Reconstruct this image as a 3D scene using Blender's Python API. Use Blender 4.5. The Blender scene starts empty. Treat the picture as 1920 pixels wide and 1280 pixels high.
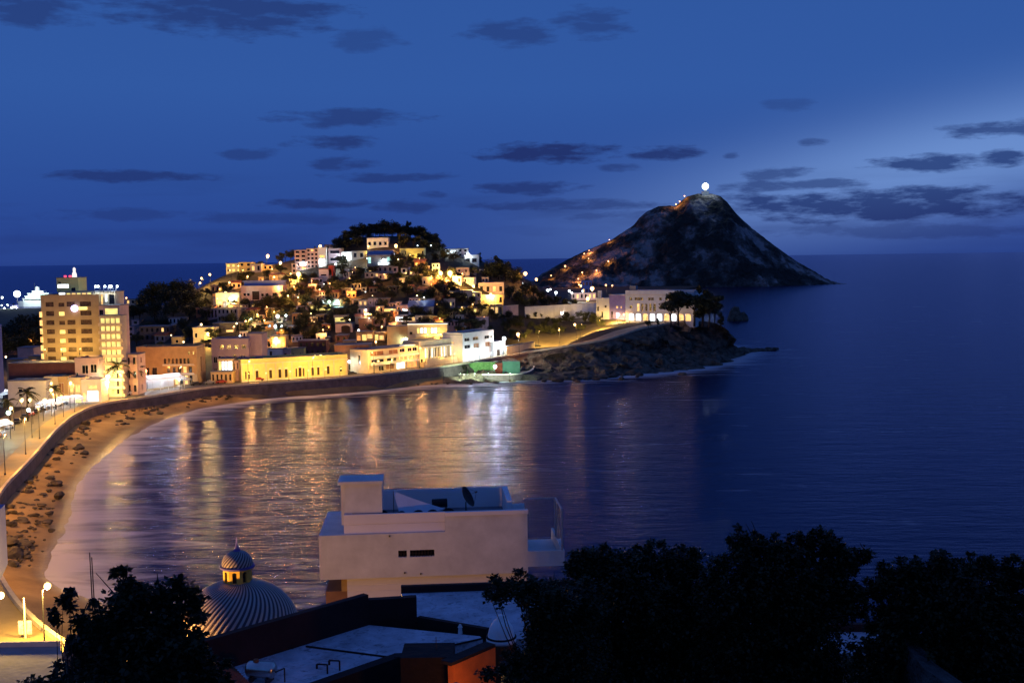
import bpy, math, random
import numpy as np
from mathutils import Vector, Matrix, noise as mnoise
rnd = random.Random(7)
SC = bpy.context.scene
C = SC.collection
R = math.radians

# ------------------------------------------------------------------ camera
F_PX = 2100.0
CAM = Vector((0, 0, 52))
PITCH = math.atan(155 / F_PX)
ROLL = math.atan(0.0137)
FWD = Vector((0, math.cos(PITCH), -math.sin(PITCH)))
U0 = Vector((0, math.sin(PITCH), math.cos(PITCH)))
R0 = Vector((1, 0, 0))
UPV = U0 * math.cos(ROLL) + R0 * math.sin(ROLL)
RGT = R0 * math.cos(ROLL) - U0 * math.sin(ROLL)
cd = bpy.data.cameras.new('camera')
cd.sensor_fit = 'HORIZONTAL'
cd.sensor_width = 36
cd.lens = 36 * F_PX / 1920
cd.clip_start = 0.5
cd.clip_end = 300000
cam = bpy.data.objects.new('camera', cd)
C.objects.link(cam)
m = Matrix((RGT, UPV, -FWD)).transposed().to_4x4()
m.translation = CAM
cam.matrix_world = m
SC.camera = cam


def ray(px, py):
    return FWD + RGT * ((px - 960) / F_PX) + UPV * ((640 - py) / F_PX)


def at(px, py, Y=None, z=None):
    d = ray(px, py)
    t = (Y - CAM.y) / d.y if Y is not None else (z - CAM.z) / d.z
    return CAM + d * t


def fdepth(p):
    return (Vector(p) - CAM).dot(FWD)


# ------------------------------------------------------------------ materials
MATS = {}


def new_mat(name):
    mt = bpy.data.materials.new(name)
    mt.use_nodes = True
    nt = mt.node_tree
    return mt, nt, nt.nodes['Principled BSDF']


def mat(name, col, rough=0.85, var=0.18, scale=0.6, bump=0.0, bscale=None, metallic=0.0, spec=0.3, tint=None, speck=0.0, sscale=3.0):
    """plain procedural surface: base colour mottled by two sizes of noise, optional bump"""
    if name in MATS:
        return MATS[name]
    mt, nt, bs = new_mat(name)
    N, L = nt.nodes, nt.links
    tc = N.new('ShaderNodeTexCoord')
    n1 = N.new('ShaderNodeTexNoise')
    n1.inputs['Scale'].default_value = scale
    n1.inputs['Detail'].default_value = 6
    n1.inputs['Roughness'].default_value = 0.65
    L.new(tc.outputs['Object'], n1.inputs['Vector'])
    rp = N.new('ShaderNodeValToRGB')
    c = Vector(col)
    lo = c * (1 - var * 2)
    hi = Vector(tint) if tint else c * (1 + var)
    rp.color_ramp.elements[0].position = 0.3
    rp.color_ramp.elements[1].position = 0.72
    rp.color_ramp.elements[0].color = (max(lo.x, 0), max(lo.y, 0), max(lo.z, 0), 1)
    rp.color_ramp.elements[1].color = (min(hi.x, 1), min(hi.y, 1), min(hi.z, 1), 1)
    L.new(n1.outputs['Fac'], rp.inputs['Fac'])
    L.new(rp.outputs['Color'], bs.inputs['Base Color'])
    if speck:
        n3 = N.new('ShaderNodeTexNoise')
        n3.inputs['Scale'].default_value = sscale
        n3.inputs['Detail'].default_value = 8
        n3.inputs['Roughness'].default_value = .7
        n3.inputs['Distortion'].default_value = 1.5
        L.new(tc.outputs['Object'], n3.inputs['Vector'])
        m3 = N.new('ShaderNodeMapRange')
        m3.inputs[1].default_value = .36
        m3.inputs[2].default_value = .47
        m3.inputs[3].default_value = 1 - speck
        m3.inputs[4].default_value = 1
        L.new(n3.outputs['Fac'], m3.inputs[0])
        v3 = N.new('ShaderNodeVectorMath')
        v3.operation = 'SCALE'
        L.new(rp.outputs['Color'], v3.inputs[0])
        L.new(m3.outputs[0], v3.inputs['Scale'])
        L.new(v3.outputs[0], bs.inputs['Base Color'])
    bs.inputs['Roughness'].default_value = rough
    bs.inputs['Metallic'].default_value = metallic
    bs.inputs['Specular IOR Level'].default_value = spec
    if bump:
        n2 = N.new('ShaderNodeTexNoise')
        n2.inputs['Scale'].default_value = bscale or scale * 4
        n2.inputs['Detail'].default_value = 5
        L.new(tc.outputs['Object'], n2.inputs['Vector'])
        b = N.new('ShaderNodeBump')
        b.inputs['Strength'].default_value = bump
        b.inputs['Distance'].default_value = 0.3
        L.new(n2.outputs['Fac'], b.inputs['Height'])
        L.new(b.outputs['Normal'], bs.inputs['Normal'])
    MATS[name] = mt
    return mt


def glow(name, col, strength, var=0.35, scale=0.7):
    """a thing that gives off light: lamps and lit rooms (uneven light behind the pane)"""
    if name in MATS:
        return MATS[name]
    mt, nt, bs = new_mat(name)
    N, L = nt.nodes, nt.links
    bs.inputs['Base Color'].default_value = (col[0] * .4, col[1] * .4, col[2] * .4, 1)
    bs.inputs['Emission Color'].default_value = (*col, 1)
    bs.inputs['Emission Strength'].default_value = strength
    if var:
        tc = N.new('ShaderNodeTexCoord')
        n1 = N.new('ShaderNodeTexNoise')
        n1.inputs['Scale'].default_value = scale
        n1.inputs['Detail'].default_value = 3
        L.new(tc.outputs['Object'], n1.inputs['Vector'])
        mr = N.new('ShaderNodeMapRange')
        mr.inputs[1].default_value = 0.3
        mr.inputs[2].default_value = 0.7
        mr.inputs[3].default_value = strength * (1 - var)
        mr.inputs[4].default_value = strength * (1 + var)
        L.new(n1.outputs['Fac'], mr.inputs[0])
        L.new(mr.outputs[0], bs.inputs['Emission Strength'])
    MATS[name] = mt
    return mt


# wall paints
WHITE = mat('white_paint', (.72, .70, .67), var=.08, scale=.35, bump=.1)
CREAM = mat('cream_paint', (.66, .56, .38), var=.1, scale=.35, bump=.1)
YELLOW = mat('yellow_paint', (.66, .62, .24), var=.1, scale=.3, bump=.1)
OCHRE = mat('ochre_paint', (.52, .36, .18), var=.12, scale=.35, bump=.1)
PINK = mat('pink_paint', (.58, .42, .38), var=.1, scale=.35, bump=.1)
MAUVE = mat('mauve_paint', (.42, .33, .36), var=.1, scale=.35, bump=.1)
MAROON = mat('maroon_paint', (.16, .07, .06), var=.15, scale=.35, bump=.1)
BRICK = mat('terracotta_render', (.38, .18, .09), var=.18, scale=.45, bump=.2)
RED = mat('red_paint', (.42, .06, .04), var=.12, scale=.4)
GREY = mat('grey_render', (.30, .29, .28), var=.15, scale=.4, bump=.15)
PURPLE = mat('violet_paint', (.20, .16, .42), var=.1, scale=.4)
BLUEW = mat('blue_paint', (.25, .32, .62), var=.06, scale=.3)
TAN = mat('tan_paint', (.44, .33, .19), var=.1, scale=.3, bump=.1)
DARKW = mat('dark_render', (.12, .10, .10), var=.2, scale=.4, bump=.2)  # one dark tone for house walls
# roofs, woods, metals
ROOF = mat('roof_screed', (.20, .20, .22), var=.25, scale=.25, bump=.2)
BROOF = mat('blue_metal_roof', (.18, .22, .36), rough=.5, var=.12, scale=.3)
TILE = mat('clay_tiles', (.28, .09, .05), var=.2, scale=1.2, bump=.6, bscale=6)
METAL = mat('dark_metal', (.06, .06, .065), rough=.5, var=.15, scale=2, metallic=.6)
STEEL = mat('bright_steel', (.62, .60, .56), rough=.28, var=.15, scale=2, metallic=1.0)
TRIM = mat('pale_trim', (.70, .64, .52), var=.08, scale=.6)
TARDARK = mat('tarred_wall', (.018, .012, .012), var=.25, scale=.6, bump=.2)
DWOOD = mat('dark_wood', (.05, .03, .02), var=.2, scale=2)
GLASS = mat('dark_glass', (.015, .017, .022), rough=.12, var=.3, scale=.8, spec=.6)
# lit rooms
LW = glow('warm_lit_room', (1, .60, .20), 1.3)
LY = glow('yellow_lit_room', (1, .80, .24), 1.15)
LG = glow('white_lit_room', (.86, .97, 1.0), 2.2)
LO = glow('orange_lit_room', (1, .42, .12), 1.0)
LT = glow('teal_lit_room', (.5, .95, .85), 1.1)

# ------------------------------------------------------------------ mesh builder


class MB:
    def __init__(self):
        self.v = []
        self.f = []

    def add(self, vs, fs):
        b = len(self.v)
        self.v += [tuple(p) for p in vs]
        self.f += [tuple(b + i for i in f) for f in fs]

    def quad(self, a, b, c, d):
        self.add((a, b, c, d), ((0, 1, 2, 3),))

    def box(self, x0, x1, y0, y1, z0, z1):
        self.add(((x0, y0, z0), (x1, y0, z0), (x1, y1, z0), (x0, y1, z0), (x0, y0, z1), (x1, y0, z1), (x1, y1, z1), (x0, y1, z1)),
                 ((0, 3, 2, 1), (4, 5, 6, 7), (0, 1, 5, 4), (1, 2, 6, 5), (2, 3, 7, 6), (3, 0, 4, 7)))

    def prism(self, poly, z0, z1):
        n = len(poly)
        self.add([(p[0], p[1], z0) for p in poly] + [(p[0], p[1], z1) for p in poly],
                 [tuple(range(n - 1, -1, -1)), tuple(range(n, 2 * n))] + [(i, (i + 1) % n, n + (i + 1) % n, n + i) for i in range(n)])

    def tube(self, p0, p1, r0, r1=None, n=8):
        r1 = r0 if r1 is None else r1
        p0, p1 = Vector(p0), Vector(p1)
        d = (p1 - p0).normalized()
        a = d.orthogonal().normalized()
        b = d.cross(a)
        vs = []
        for p, r in ((p0, r0), (p1, r1)):
            for i in range(n):
                t = 2 * math.pi * i / n
                vs.append(p + a * (math.cos(t) * r) + b * (math.sin(t) * r))
        fs = [(i, (i + 1) % n, n + (i + 1) % n, n + i) for i in range(n)]
        fs += [tuple(range(n - 1, -1, -1)), tuple(range(n, 2 * n))]
        self.add(vs, fs)

    def lathe(self, prof, n=16, c=(0, 0, 0)):
        """prof: (radius, z) from bottom to top"""
        vs = []
        for r, z in prof:
            for i in range(n):
                t = 2 * math.pi * i / n
                vs.append((c[0] + r * math.cos(t), c[1] + r * math.sin(t), c[2] + z))
        fs = []
        for k in range(len(prof) - 1):
            for i in range(n):
                fs.append((k * n + i, k * n + (i + 1) % n, (k + 1) * n + (i + 1) % n, (k + 1) * n + i))
        fs.append(tuple(range(n - 1, -1, -1)))
        fs.append(tuple((len(prof) - 1) * n + i for i in range(n)))
        self.add(vs, fs)

    def ball(self, c, r, n=10, k=6, sz=1.0):
        prof = [(max(r * math.sin(math.pi * i / k), r * .02), -r * sz * math.cos(math.pi * i / k)) for i in range(k + 1)]
        self.lathe(prof, n, c)

    def wall(self, T, u0, u1, v0, v1, ops, rec):
        """a wall with real openings; T(u, v, d) -> xyz, d = depth into the wall"""
        us = sorted({u0, u1, *[o[0] for o in ops], *[o[1] for o in ops]})
        vs = sorted({v0, v1, *[o[2] for o in ops], *[o[3] for o in ops]})
        for i in range(len(us) - 1):
            for j in range(len(vs) - 1):
                cu, cv = (us[i] + us[i + 1]) / 2, (vs[j] + vs[j + 1]) / 2
                if any(o[0] < cu < o[1] and o[2] < cv < o[3] for o in ops):
                    continue
                self.quad(T(us[i], vs[j], 0), T(us[i + 1], vs[j], 0), T(us[i + 1], vs[j + 1], 0), T(us[i], vs[j + 1], 0))
        for a, b, c, d in ops:
            for (p, q) in (((a, c), (b, c)), ((b, c), (b, d)), ((b, d), (a, d)), ((a, d), (a, c))):
                self.quad(T(*p, 0), T(*p, rec), T(*q, rec), T(*q, 0))

    def mesh(self, name, m, smooth=False):
        me = bpy.data.meshes.new(name)
        me.from_pydata(self.v, [], self.f)
        me.materials.append(m)
        if smooth:
            me.polygons.foreach_set('use_smooth', [True] * len(me.polygons))
        me.update()
        return me

    def build(self, name, m, parent=None, smooth=False, loc=None):
        o = bpy.data.objects.new(name, self.mesh(name, m, smooth))
        C.objects.link(o)
        if parent:
            o.parent = parent
        if loc is not None:
            o.location = loc
        return o


def tag(o, label=None, cat=None, group=None, kind=None):
    for k, v in (('label', label), ('category', cat), ('group', group), ('kind', kind)):
        if v:
            o[k] = v
    return o


def thing(name, label, cat, loc=(0, 0, 0), rz=0.0, group=None):
    o = bpy.data.objects.new(name, None)
    o.empty_display_size = 1
    C.objects.link(o)
    o.location = loc
    o.rotation_euler = (0, 0, rz)
    return tag(o, label, cat, group)


def copy_tree(o, parent=None):
    c = o.copy()
    C.objects.link(c)
    if parent:
        c.parent = parent
    for ch in o.children:
        copy_tree(ch, c)
    return c


def recentre(o):
    """move a mesh's origin to its base centre without moving the mesh"""
    vs = o.data.vertices
    xs = [v.co.x for v in vs]; ys = [v.co.y for v in vs]; zs = [v.co.z for v in vs]
    c = Vector(((min(xs) + max(xs)) / 2, (min(ys) + max(ys)) / 2, min(zs)))
    o.data.transform(Matrix.Translation(-c))
    o.location = o.location + c
    return o


# ------------------------------------------------------------------ terrain function
TP = []


def tp(px, py, Y):
    TP.append(tuple(at(px, py, Y=Y)))


for a in ((470, 692, 468), (600, 692, 476), (300, 712, 440), (400, 705, 450),
          (720, 681, 492), (720, 624, 525), (720, 570, 560), (720, 502, 600), (720, 445, 640),
          (640, 500, 610), (640, 570, 560), (640, 640, 515), (660, 447, 650), (790, 447, 648),
          (560, 505, 620), (560, 600, 545), (560, 680, 488),
          (440, 508, 640), (440, 570, 570), (440, 630, 520), (500, 505, 632), (380, 535, 640),
          (340, 560, 640), (340, 640, 530), (230, 590, 650), (230, 655, 540),
          (850, 474, 650), (850, 520, 600), (850, 580, 555), (850, 640, 522), (850, 673, 506),
          (900, 490, 660), (950, 505, 680), (950, 560, 610), (950, 600, 580), (950, 645, 545),
          (1000, 530, 690), (1050, 562, 680), (1050, 592, 632), (1050, 620, 592), (1050, 640, 556),
          (1110, 596, 615), (1150, 598, 592), (1150, 618, 540), (1240, 601, 574), (1200, 608, 560), (1290, 600, 580), (1140, 633, 524), (1240, 598, 620)):
    tp(*a)
for X in (-640, -500, -400, -300, -220, -160):
    for Y in (200, 300, 380, 460):
        TP.append((X, Y, 5.0))
for X in (-640, -500, -400, -320):
    TP.append((X, 600, 6.0)); TP.append((X, 760, 5.0))
for X, Y in ((-250, 760), (-160, 800), (-60, 800), (40, 780), (90, 730), (-140, 360), (-125, 300), (-130, 420), (-100, 425), (-60, 452)):
    TP.append((X, Y, 5.0 if Y > 500 else 5.2))
# the near hillside below the viewpoint
for X, Y, z in ((-120, 120, 6), (-90, 120, 6), (-60, 100, 10), (-75, 140, 6), (-30, 100, 10), (0, 125, 2), (40, 130, 1), (80, 130, 1), (130, 130, 1), (0, 95, 18), (40, 95, 18),
                (90, 90, 20), (-40, 60, 27), (0, 60, 30), (40, 60, 30), (80, 50, 34), (-20, 30, 37), (20, 30, 37), (60, 25, 38), (-50, 30, 34), (-90, 60, 20), (-120, 60, 12),
                (0, 0, 47), (-40, 0, 44), (40, 0, 46), (90, 0, 46), (-100, 0, 30), (-200, 120, 6), (-200, 0, 12), (0, -40, 48), (90, -40, 48), (-120, -40, 40)):
    TP.append((X, Y, z))
TP = np.array(TP, float)
_P = TP[:, :2]
_D = np.sqrt(((_P[:, None] - _P[None]) ** 2).sum(-1) + 36.0)
_W = np.linalg.solve(_D - np.eye(len(_P)) * 0.5, TP[:, 2] - 12.0)


def ground_arr(X, Y):
    X = np.asarray(X, float); Y = np.asarray(Y, float)
    d = np.sqrt((X[..., None] - _P[:, 0]) ** 2 + (Y[..., None] - _P[:, 1]) ** 2 + 36.0)
    return np.maximum(d @ _W + 12.0, 3.0)


def ground(x, y):
    return float(ground_arr(np.array([x]), np.array([y]))[0])


def hit(px, py, off=0.0, y0=300.0, y1=900.0):
    """where the sight line through a spot of the photograph meets the ground raised by off"""
    d = ray(px, py)
    Ys = np.arange(y0, y1, 1.0)
    t = Ys / d.y
    z = 52 + d.z * t
    g = ground_arr(d.x * t, Ys) + off
    k = np.nonzero(z <= g)[0]
    if len(k) == 0:
        return None
    Y = Ys[k[0]]
    p = at(px, py, Y=Y)
    return Vector((p.x, p.y, p.z - off))

# ------------------------------------------------------------------ sky
SKY_AZ = {}


def sky():
    w = bpy.data.worlds.new('World')
    SC.world = w
    w.use_nodes = True
    nt = w.node_tree
    N, L = nt.nodes, nt.links
    bg = N['Background']
    tc = N.new('ShaderNodeTexCoord')
    sep = N.new('ShaderNodeSeparateXYZ')
    L.new(tc.outputs['Generated'], sep.inputs[0])

    def mth(op, a, b=None, c=None, clamp=False):
        n = N.new('ShaderNodeMath')
        n.operation = op
        n.use_clamp = clamp
        for i, x in enumerate((a, b, c)):
            if x is None:
                continue
            if isinstance(x, (int, float)):
                n.inputs[i].default_value = x
            else:
                L.new(x, n.inputs[i])
        return n.outputs[0]

    az = mth('ARCTAN2', sep.outputs['X'], sep.outputs['Y'])
    el = mth('ARCSINE', sep.outputs['Z'])
    # dusk gradient by elevation
    rp = N.new('ShaderNodeValToRGB')
    els = rp.color_ramp.elements
    stops = ((0.0, (.006, .014, .10)), (0.303, (.014, .036, .19)), (0.311, (.022, .056, .262)), (0.33, (.022, .062, .285)), (0.36, (.024, .076, .315)),
             (0.42, (.029, .098, .36)), (0.50, (.027, .093, .345)), (0.60, (.021, .076, .31)), (1.0, (.027, .070, .29)))
    els[0].position, els[0].color = stops[0][0], (*stops[0][1], 1)
    els[1].position, els[1].color = stops[-1][0], (*stops[-1][1], 1)
    for p, c in stops[1:-1]:
        e = els.new(p)
        e.color = (*c, 1)
    L.new(mth('MULTIPLY_ADD', el, 0.75, 0.31, clamp=True), rp.inputs['Fac'])
    # streaky distortion shared by the clouds
    mp = N.new('ShaderNodeCombineXYZ')
    L.new(mth('MULTIPLY', az, 26.0), mp.inputs[0])
    L.new(mth('MULTIPLY', el, 105.0), mp.inputs[1])
    nz = N.new('ShaderNodeTexNoise')
    nz.inputs['Scale'].default_value = 1.0
    nz.inputs['Detail'].default_value = 7
    nz.inputs['Roughness'].default_value = 0.62
    L.new(mp.outputs[0], nz.inputs['Vector'])
    dis = mth('SUBTRACT', nz.outputs['Fac'], 0.5)
    mp2 = N.new('ShaderNodeCombineXYZ')
    L.new(mth('MULTIPLY', az, 4.0), mp2.inputs[0])
    L.new(mth('MULTIPLY', el, 34.0), mp2.inputs[1])
    nb = N.new('ShaderNodeTexNoise')
    nb.inputs['Scale'].default_value = 1.0
    nb.inputs['Detail'].default_value = 6
    L.new(mp2.outputs[0], nb.inputs['Vector'])

    # each cloud of the evening: where it stands in the sky and how wide and tall it is
    clouds = ((240, 330, 150, 13, .75), (660, 222, 140, 19, .7), (625, 268, 85, 14, .8), (460, 288, 55, 12, .55), (645, 305, 70, 14, .65),
              (730, 333, 130, 10, .65), (1030, 286, 135, 21, 1.0), (1250, 288, 72, 16, .9), (1165, 314, 45, 9, .6), (1000, 353, 110, 14, .75),
              (815, 365, 28, 7, .6), (590, 382, 110, 10, .7), (1040, 385, 200, 12, .6), (770, 388, 80, 14, .6), (1740, 306, 110, 16, .95), (1880, 298, 45, 17, .95),
              (1870, 243, 95, 16, .85), (1525, 265, 28, 8, .6), (1460, 326, 70, 13, .7), (1480, 348, 150, 12, .75), (1640, 385, 330, 34, .95),
              (430, 25, 220, 42, .75), (960, 66, 90, 26, .6), (1110, 42, 75, 30, .55), (60, 15, 110, 32, .7), (690, 75, 70, 24, .45),
              (1370, 291, 18, 7, .6), (1480, 196, 50, 12, .35), (230, 402, 150, 12, .4), (520, 410, 160, 12, .4), (1160, 405, 110, 10, .45), (1700, 430, 260, 18, .45))
    total = None
    for px, py, wx, wy, s in clouds:
        d = ray(px, py).normalized()
        a0, e0 = math.atan2(d.x, d.y), math.asin(d.z)
        kx, ky = F_PX / (wx * 1.05), F_PX / (wy * 1.05)
        u = mth('MULTIPLY', mth('SUBTRACT', az, a0), kx)
        v = mth('MULTIPLY', mth('SUBTRACT', el, e0), ky)
        u2 = mth('MULTIPLY', u, u)
        v2 = mth('MULTIPLY', v, v)
        r2 = mth('ADD', u2, v2)
        f = mth('ADD', mth('SUBTRACT', 0.95, r2), mth('MULTIPLY', dis, 3.8))
        f = mth('MULTIPLY', f, 1.25, clamp=True)
        f = mth('MULTIPLY', f, s)
        total = f if total is None else mth('MAXIMUM', total, f)
    # thin bands of cloud low over the sea
    low = mth('MULTIPLY', mth('SUBTRACT', nb.outputs['Fac'], 0.50), 6.0, clamp=True)
    lowm = mth('SUBTRACT', 1.0, mth('MULTIPLY', mth('ABSOLUTE', mth('SUBTRACT', el, 0.035)), 22.0), clamp=True)
    total = mth('MAXIMUM', total, mth('MULTIPLY', mth('MULTIPLY', low, lowm), 0.55))
    # afterglow low in the west, to the right of the lighthouse hill
    d = ray(1790, 300).normalized()
    a0, e0 = math.atan2(d.x, d.y), math.asin(d.z)
    u = mth('MULTIPLY', mth('SUBTRACT', az, a0), 1.0 / 0.26)
    vv = mth('SUBTRACT', el, mth('MULTIPLY_ADD', mth('SUBTRACT', az, a0), 0.16, e0))
    v = mth('MULTIPLY', vv, 1.0 / 0.043)
    g = mth('EXPONENT', mth('MULTIPLY', mth('ADD', mth('MULTIPLY', u, u), mth('MULTIPLY', v, v)), -1.0))
    gl = N.new('ShaderNodeVectorMath')
    gl.operation = 'SCALE'
    gl.inputs[0].default_value = (.115, .185, .28)
    L.new(g, gl.inputs['Scale'])
    add = N.new('ShaderNodeVectorMath')
    add.operation = 'ADD'
    L.new(rp.outputs['Color'], add.inputs[0])
    L.new(gl.outputs[0], add.inputs[1])
    # faint physical sky with the sun just set
    ns = N.new('ShaderNodeTexSky')
    ns.sky_type = 'NISHITA'
    ns.sun_disc = False
    ns.sun_elevation = R(-3)
    ns.sun_rotation = R(75)
    sc_ = N.new('ShaderNodeVectorMath')
    sc_.operation = 'SCALE'
    sc_.inputs['Scale'].default_value = 0.02
    L.new(ns.outputs['Color'], sc_.inputs[0])
    add2 = N.new('ShaderNodeVectorMath')
    add2.operation = 'ADD'
    L.new(add.outputs[0], add2.inputs[0])
    L.new(sc_.outputs[0], add2.inputs[1])
    dark = N.new('ShaderNodeVectorMath')
    dark.operation = 'MULTIPLY'
    dark.inputs[1].default_value = (.62, .40, .46)
    L.new(rp.outputs['Color'], dark.inputs[0])
    gl2 = N.new('ShaderNodeVectorMath')
    gl2.operation = 'MULTIPLY_ADD'
    L.new(gl.outputs[0], gl2.inputs[0])
    gl2.inputs[1].default_value = (.10, .16, .24)
    L.new(dark.outputs[0], gl2.inputs[2])
    mx = N.new('ShaderNodeMix')
    mx.data_type = 'RGBA'
    L.new(total, mx.inputs['Factor'])
    L.new(add2.outputs[0], mx.inputs['A'])
    L.new(gl2.outputs[0], mx.inputs['B'])
    L.new(mx.outputs['Result'], bg.inputs['Color'])
    bg.inputs['Strength'].default_value = 1.0


sky()
sd = bpy.data.lights.new('sun', 'SUN')
sd.energy = 0.02
sd.angle = R(40)
sd.color = (.75, .72, 1.0)
so = bpy.data.objects.new('sun', sd)
C.objects.link(so)
so.rotation_euler = (R(62), 0, R(-120))

# ------------------------------------------------------------------ shore lines
W = [(-20, 104, 6), (-44, 122, 6), (-66, 147, 6), (-88, 185, 5.6)] + [tuple(at(px, py, z=z)) for px, py, z in (
    (0, 930, 5.4), (60, 862, 5.4), (110, 805, 5.4), (150, 775, 5.4), (200, 758, 5.4), (300, 743, 5.4), (385, 729, 5.4), (470, 722, 5.4), (560, 716, 5.4),
    (650, 709, 5.6), (720, 702, 6), (780, 695, 6), (830, 689, 6.2))]
S = [(-14, 122, 0), (-38, 142, 0), (-58, 165, 0)] + [tuple(at(px, py, z=0)) for px, py in (
    (92, 1085), (128, 985), (150, 905), (190, 862), (235, 825), (290, 795), (360, 770), (430, 757), (520, 745), (590, 741), (660, 736), (720, 730), (780, 724), (830, 720))]
RD = [tuple(at(px, py, z=z)) for px, py, z in ((830, 689, 6.2), (870, 683, 6.5), (950, 669, 7.2), (1000, 660, 8.2), (1070, 649, 11), (1140, 637, 13.4), (1200, 618, 17), (1250, 608, 18.6), (1290, 602, 19.2))]
CT = RD[1:] + [tuple(at(1320, 602.5, z=18.8)), tuple(at(1345, 607, z=17.5)), tuple(at(1366, 620, z=14)), (111, 590, 13.5), (107, 625, 14), (96, 660, 15), (86, 690, 15)]
CS = [tuple(at(px, py, z=0)) for px, py in ((870, 722), (930, 716), (1000, 711), (1080, 712), (1150, 706), (1230, 700), (1300, 692), (1345, 684), (1385, 672), (1400, 660))] + [
    (124, 615, 0), (119, 650, 0), (110, 685, 0), (98, 705, 0)]


def resample(pl, step):
    """smooth (Catmull-Rom) polyline with points every step metres; returns points and fractional index"""
    P = [Vector(p) for p in pl]
    out, idx = [], []
    for i in range(len(P) - 1):
        p0, p1, p2, p3 = P[max(i - 1, 0)], P[i], P[i + 1], P[min(i + 2, len(P) - 1)]
        n = max(2, int((p2 - p1).length / step))
        for k in range(n):
            t = k / n
            out.append(0.5 * ((2 * p1) + (p2 - p0) * t + (2 * p0 - 5 * p1 + 4 * p2 - p3) * t * t + (3 * p1 - p0 - 3 * p2 + p3) * t ** 3))
            idx.append(i + t)
    out.append(P[-1])
    idx.append(len(P) - 1)
    return out, idx


def by_index(pl, idx):
    P = [Vector(p) for p in pl]
    out = []
    for s in idx:
        i = min(int(s), len(P) - 2)
        t = s - i
        p0, p1, p2, p3 = P[max(i - 1, 0)], P[i], P[i + 1], P[min(i + 2, len(P) - 1)]
        out.append(0.5 * ((2 * p1) + (p2 - p0) * t + (2 * p0 - 5 * p1 + 4 * p2 - p3) * t * t + (3 * p1 - p0 - 3 * p2 + p3) * t ** 3))
    return out


def inland(pl):
    """unit horizontal normals to the left of travel"""
    ns = []
    for i in range(len(pl)):
        a, b = pl[max(i - 1, 0)], pl[min(i + 1, len(pl) - 1)]
        d = Vector((b[0] - a[0], b[1] - a[1], 0)).normalized()
        ns.append(Vector((-d.y, d.x, 0)))
    return ns


def loft(rows):
    mb = MB()
    n = len(rows[0])
    for r in rows:
        mb.v += [tuple(p) for p in r]
    for j in range(len(rows) - 1):
        for i in range(n - 1):
            mb.f.append((j * n + i, j * n + i + 1, (j + 1) * n + i + 1, (j + 1) * n + i))
    return mb


Wp, Wi = resample(W, 3.0)
Sp = by_index(S, Wi)
Wn = inland(Wp)
Rp, Ri = resample(RD, 3.0)
Rn = inland(Rp)

# ---- beach
def beach():
    rows = []
    for k in range(17):
        t = k / 14
        row = []
        for w, s in zip(Wp, Sp):
            b = Vector((w.x, w.y, 0))
            p = b.lerp(Vector((s.x, s.y, 0)), t)
            z = 2.6 * (1 - t) ** 1.15 if t < 1 else -(t - 1) * 4
            z += 0.16 * mnoise.noise(p * 0.16) + 0.1 * mnoise.noise(p * 0.5)
            p.z = z if t < 1 else z - .02
            row.append(p)
        rows.append(row)
    o = loft(rows).build('beach', None, smooth=True)
    return tag(o, kind='structure')


mt, nt, bs = new_mat('sand')
N_, L_ = nt.nodes, nt.links
ge = N_.new('ShaderNodeNewGeometry')
sp_ = N_.new('ShaderNodeSeparateXYZ')
L_.new(ge.outputs['Position'], sp_.inputs[0])
nz = N_.new('ShaderNodeTexNoise')
nz.inputs['Scale'].default_value = .12
nz.inputs['Detail'].default_value = 8
L_.new(ge.outputs['Position'], nz.inputs['Vector'])
rp = N_.new('ShaderNodeValToRGB')
rp.color_ramp.elements[0].position = .3
rp.color_ramp.elements[1].position = .7
rp.color_ramp.elements[0].color = (.21, .125, .045, 1)
rp.color_ramp.elements[1].color = (.42, .27, .10, 1)
L_.new(nz.outputs['Fac'], rp.inputs['Fac'])
# wet sand near the waterline: a darker, glossier strip that lies where the sea has been
mr = N_.new('ShaderNodeMapRange')
mr.inputs[1].default_value = .15
mr.inputs[2].default_value = .8
mr.inputs[3].default_value = .62
mr.inputs[4].default_value = 1.0
L_.new(sp_.outputs['Z'], mr.inputs[0])
mu = N_.new('ShaderNodeVectorMath')
mu.operation = 'SCALE'
L_.new(rp.outputs['Color'], mu.inputs[0])
L_.new(mr.outputs[0], mu.inputs['Scale'])
L_.new(mu.outputs[0], bs.inputs['Base Color'])
mr2 = N_.new('ShaderNodeMapRange')
mr2.inputs[1].default_value = .1
mr2.inputs[2].default_value = .7
mr2.inputs[3].default_value = .38
mr2.inputs[4].default_value = .95
L_.new(sp_.outputs['Z'], mr2.inputs[0])
L_.new(mr2.outputs[0], bs.inputs['Roughness'])
nb = N_.new('ShaderNodeTexNoise')
nb.inputs['Scale'].default_value = 1.3
nb.inputs['Detail'].default_value = 6
L_.new(ge.outputs['Position'], nb.inputs['Vector'])
bp = N_.new('ShaderNodeBump')
bp.inputs['Strength'].default_value = .5
bp.inputs['Distance'].default_value = .25
L_.new(nb.outputs['Fac'], bp.inputs['Height'])
L_.new(bp.outputs['Normal'], bs.inputs['Normal'])
SAND = mt
b_ = beach()
b_.data.materials.clear()
b_.data.materials.append(SAND)

# ---- sea wall along the promenade: one long wall with a parapet
SEAWALL = mat('sea_wall_stone', (.16, .12, .11), var=.25, scale=.3, bump=.3)
PARAPET = mat('parapet_plaster', (.62, .52, .34), var=.12, scale=.5)
PAVE = mat('promenade_paving', (.21, .155, .07), rough=.7, var=.12, scale=.25, bump=.05)
ASPH = mat('asphalt', (.11, .10, .09), rough=.6, var=.2, scale=.2, bump=.08)
root = thing('sea_wall', 'long dark curved sea wall between the beach and the lit promenade', 'sea wall', tuple(Wp[len(Wp) // 2]))
inv = -root.location


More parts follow.
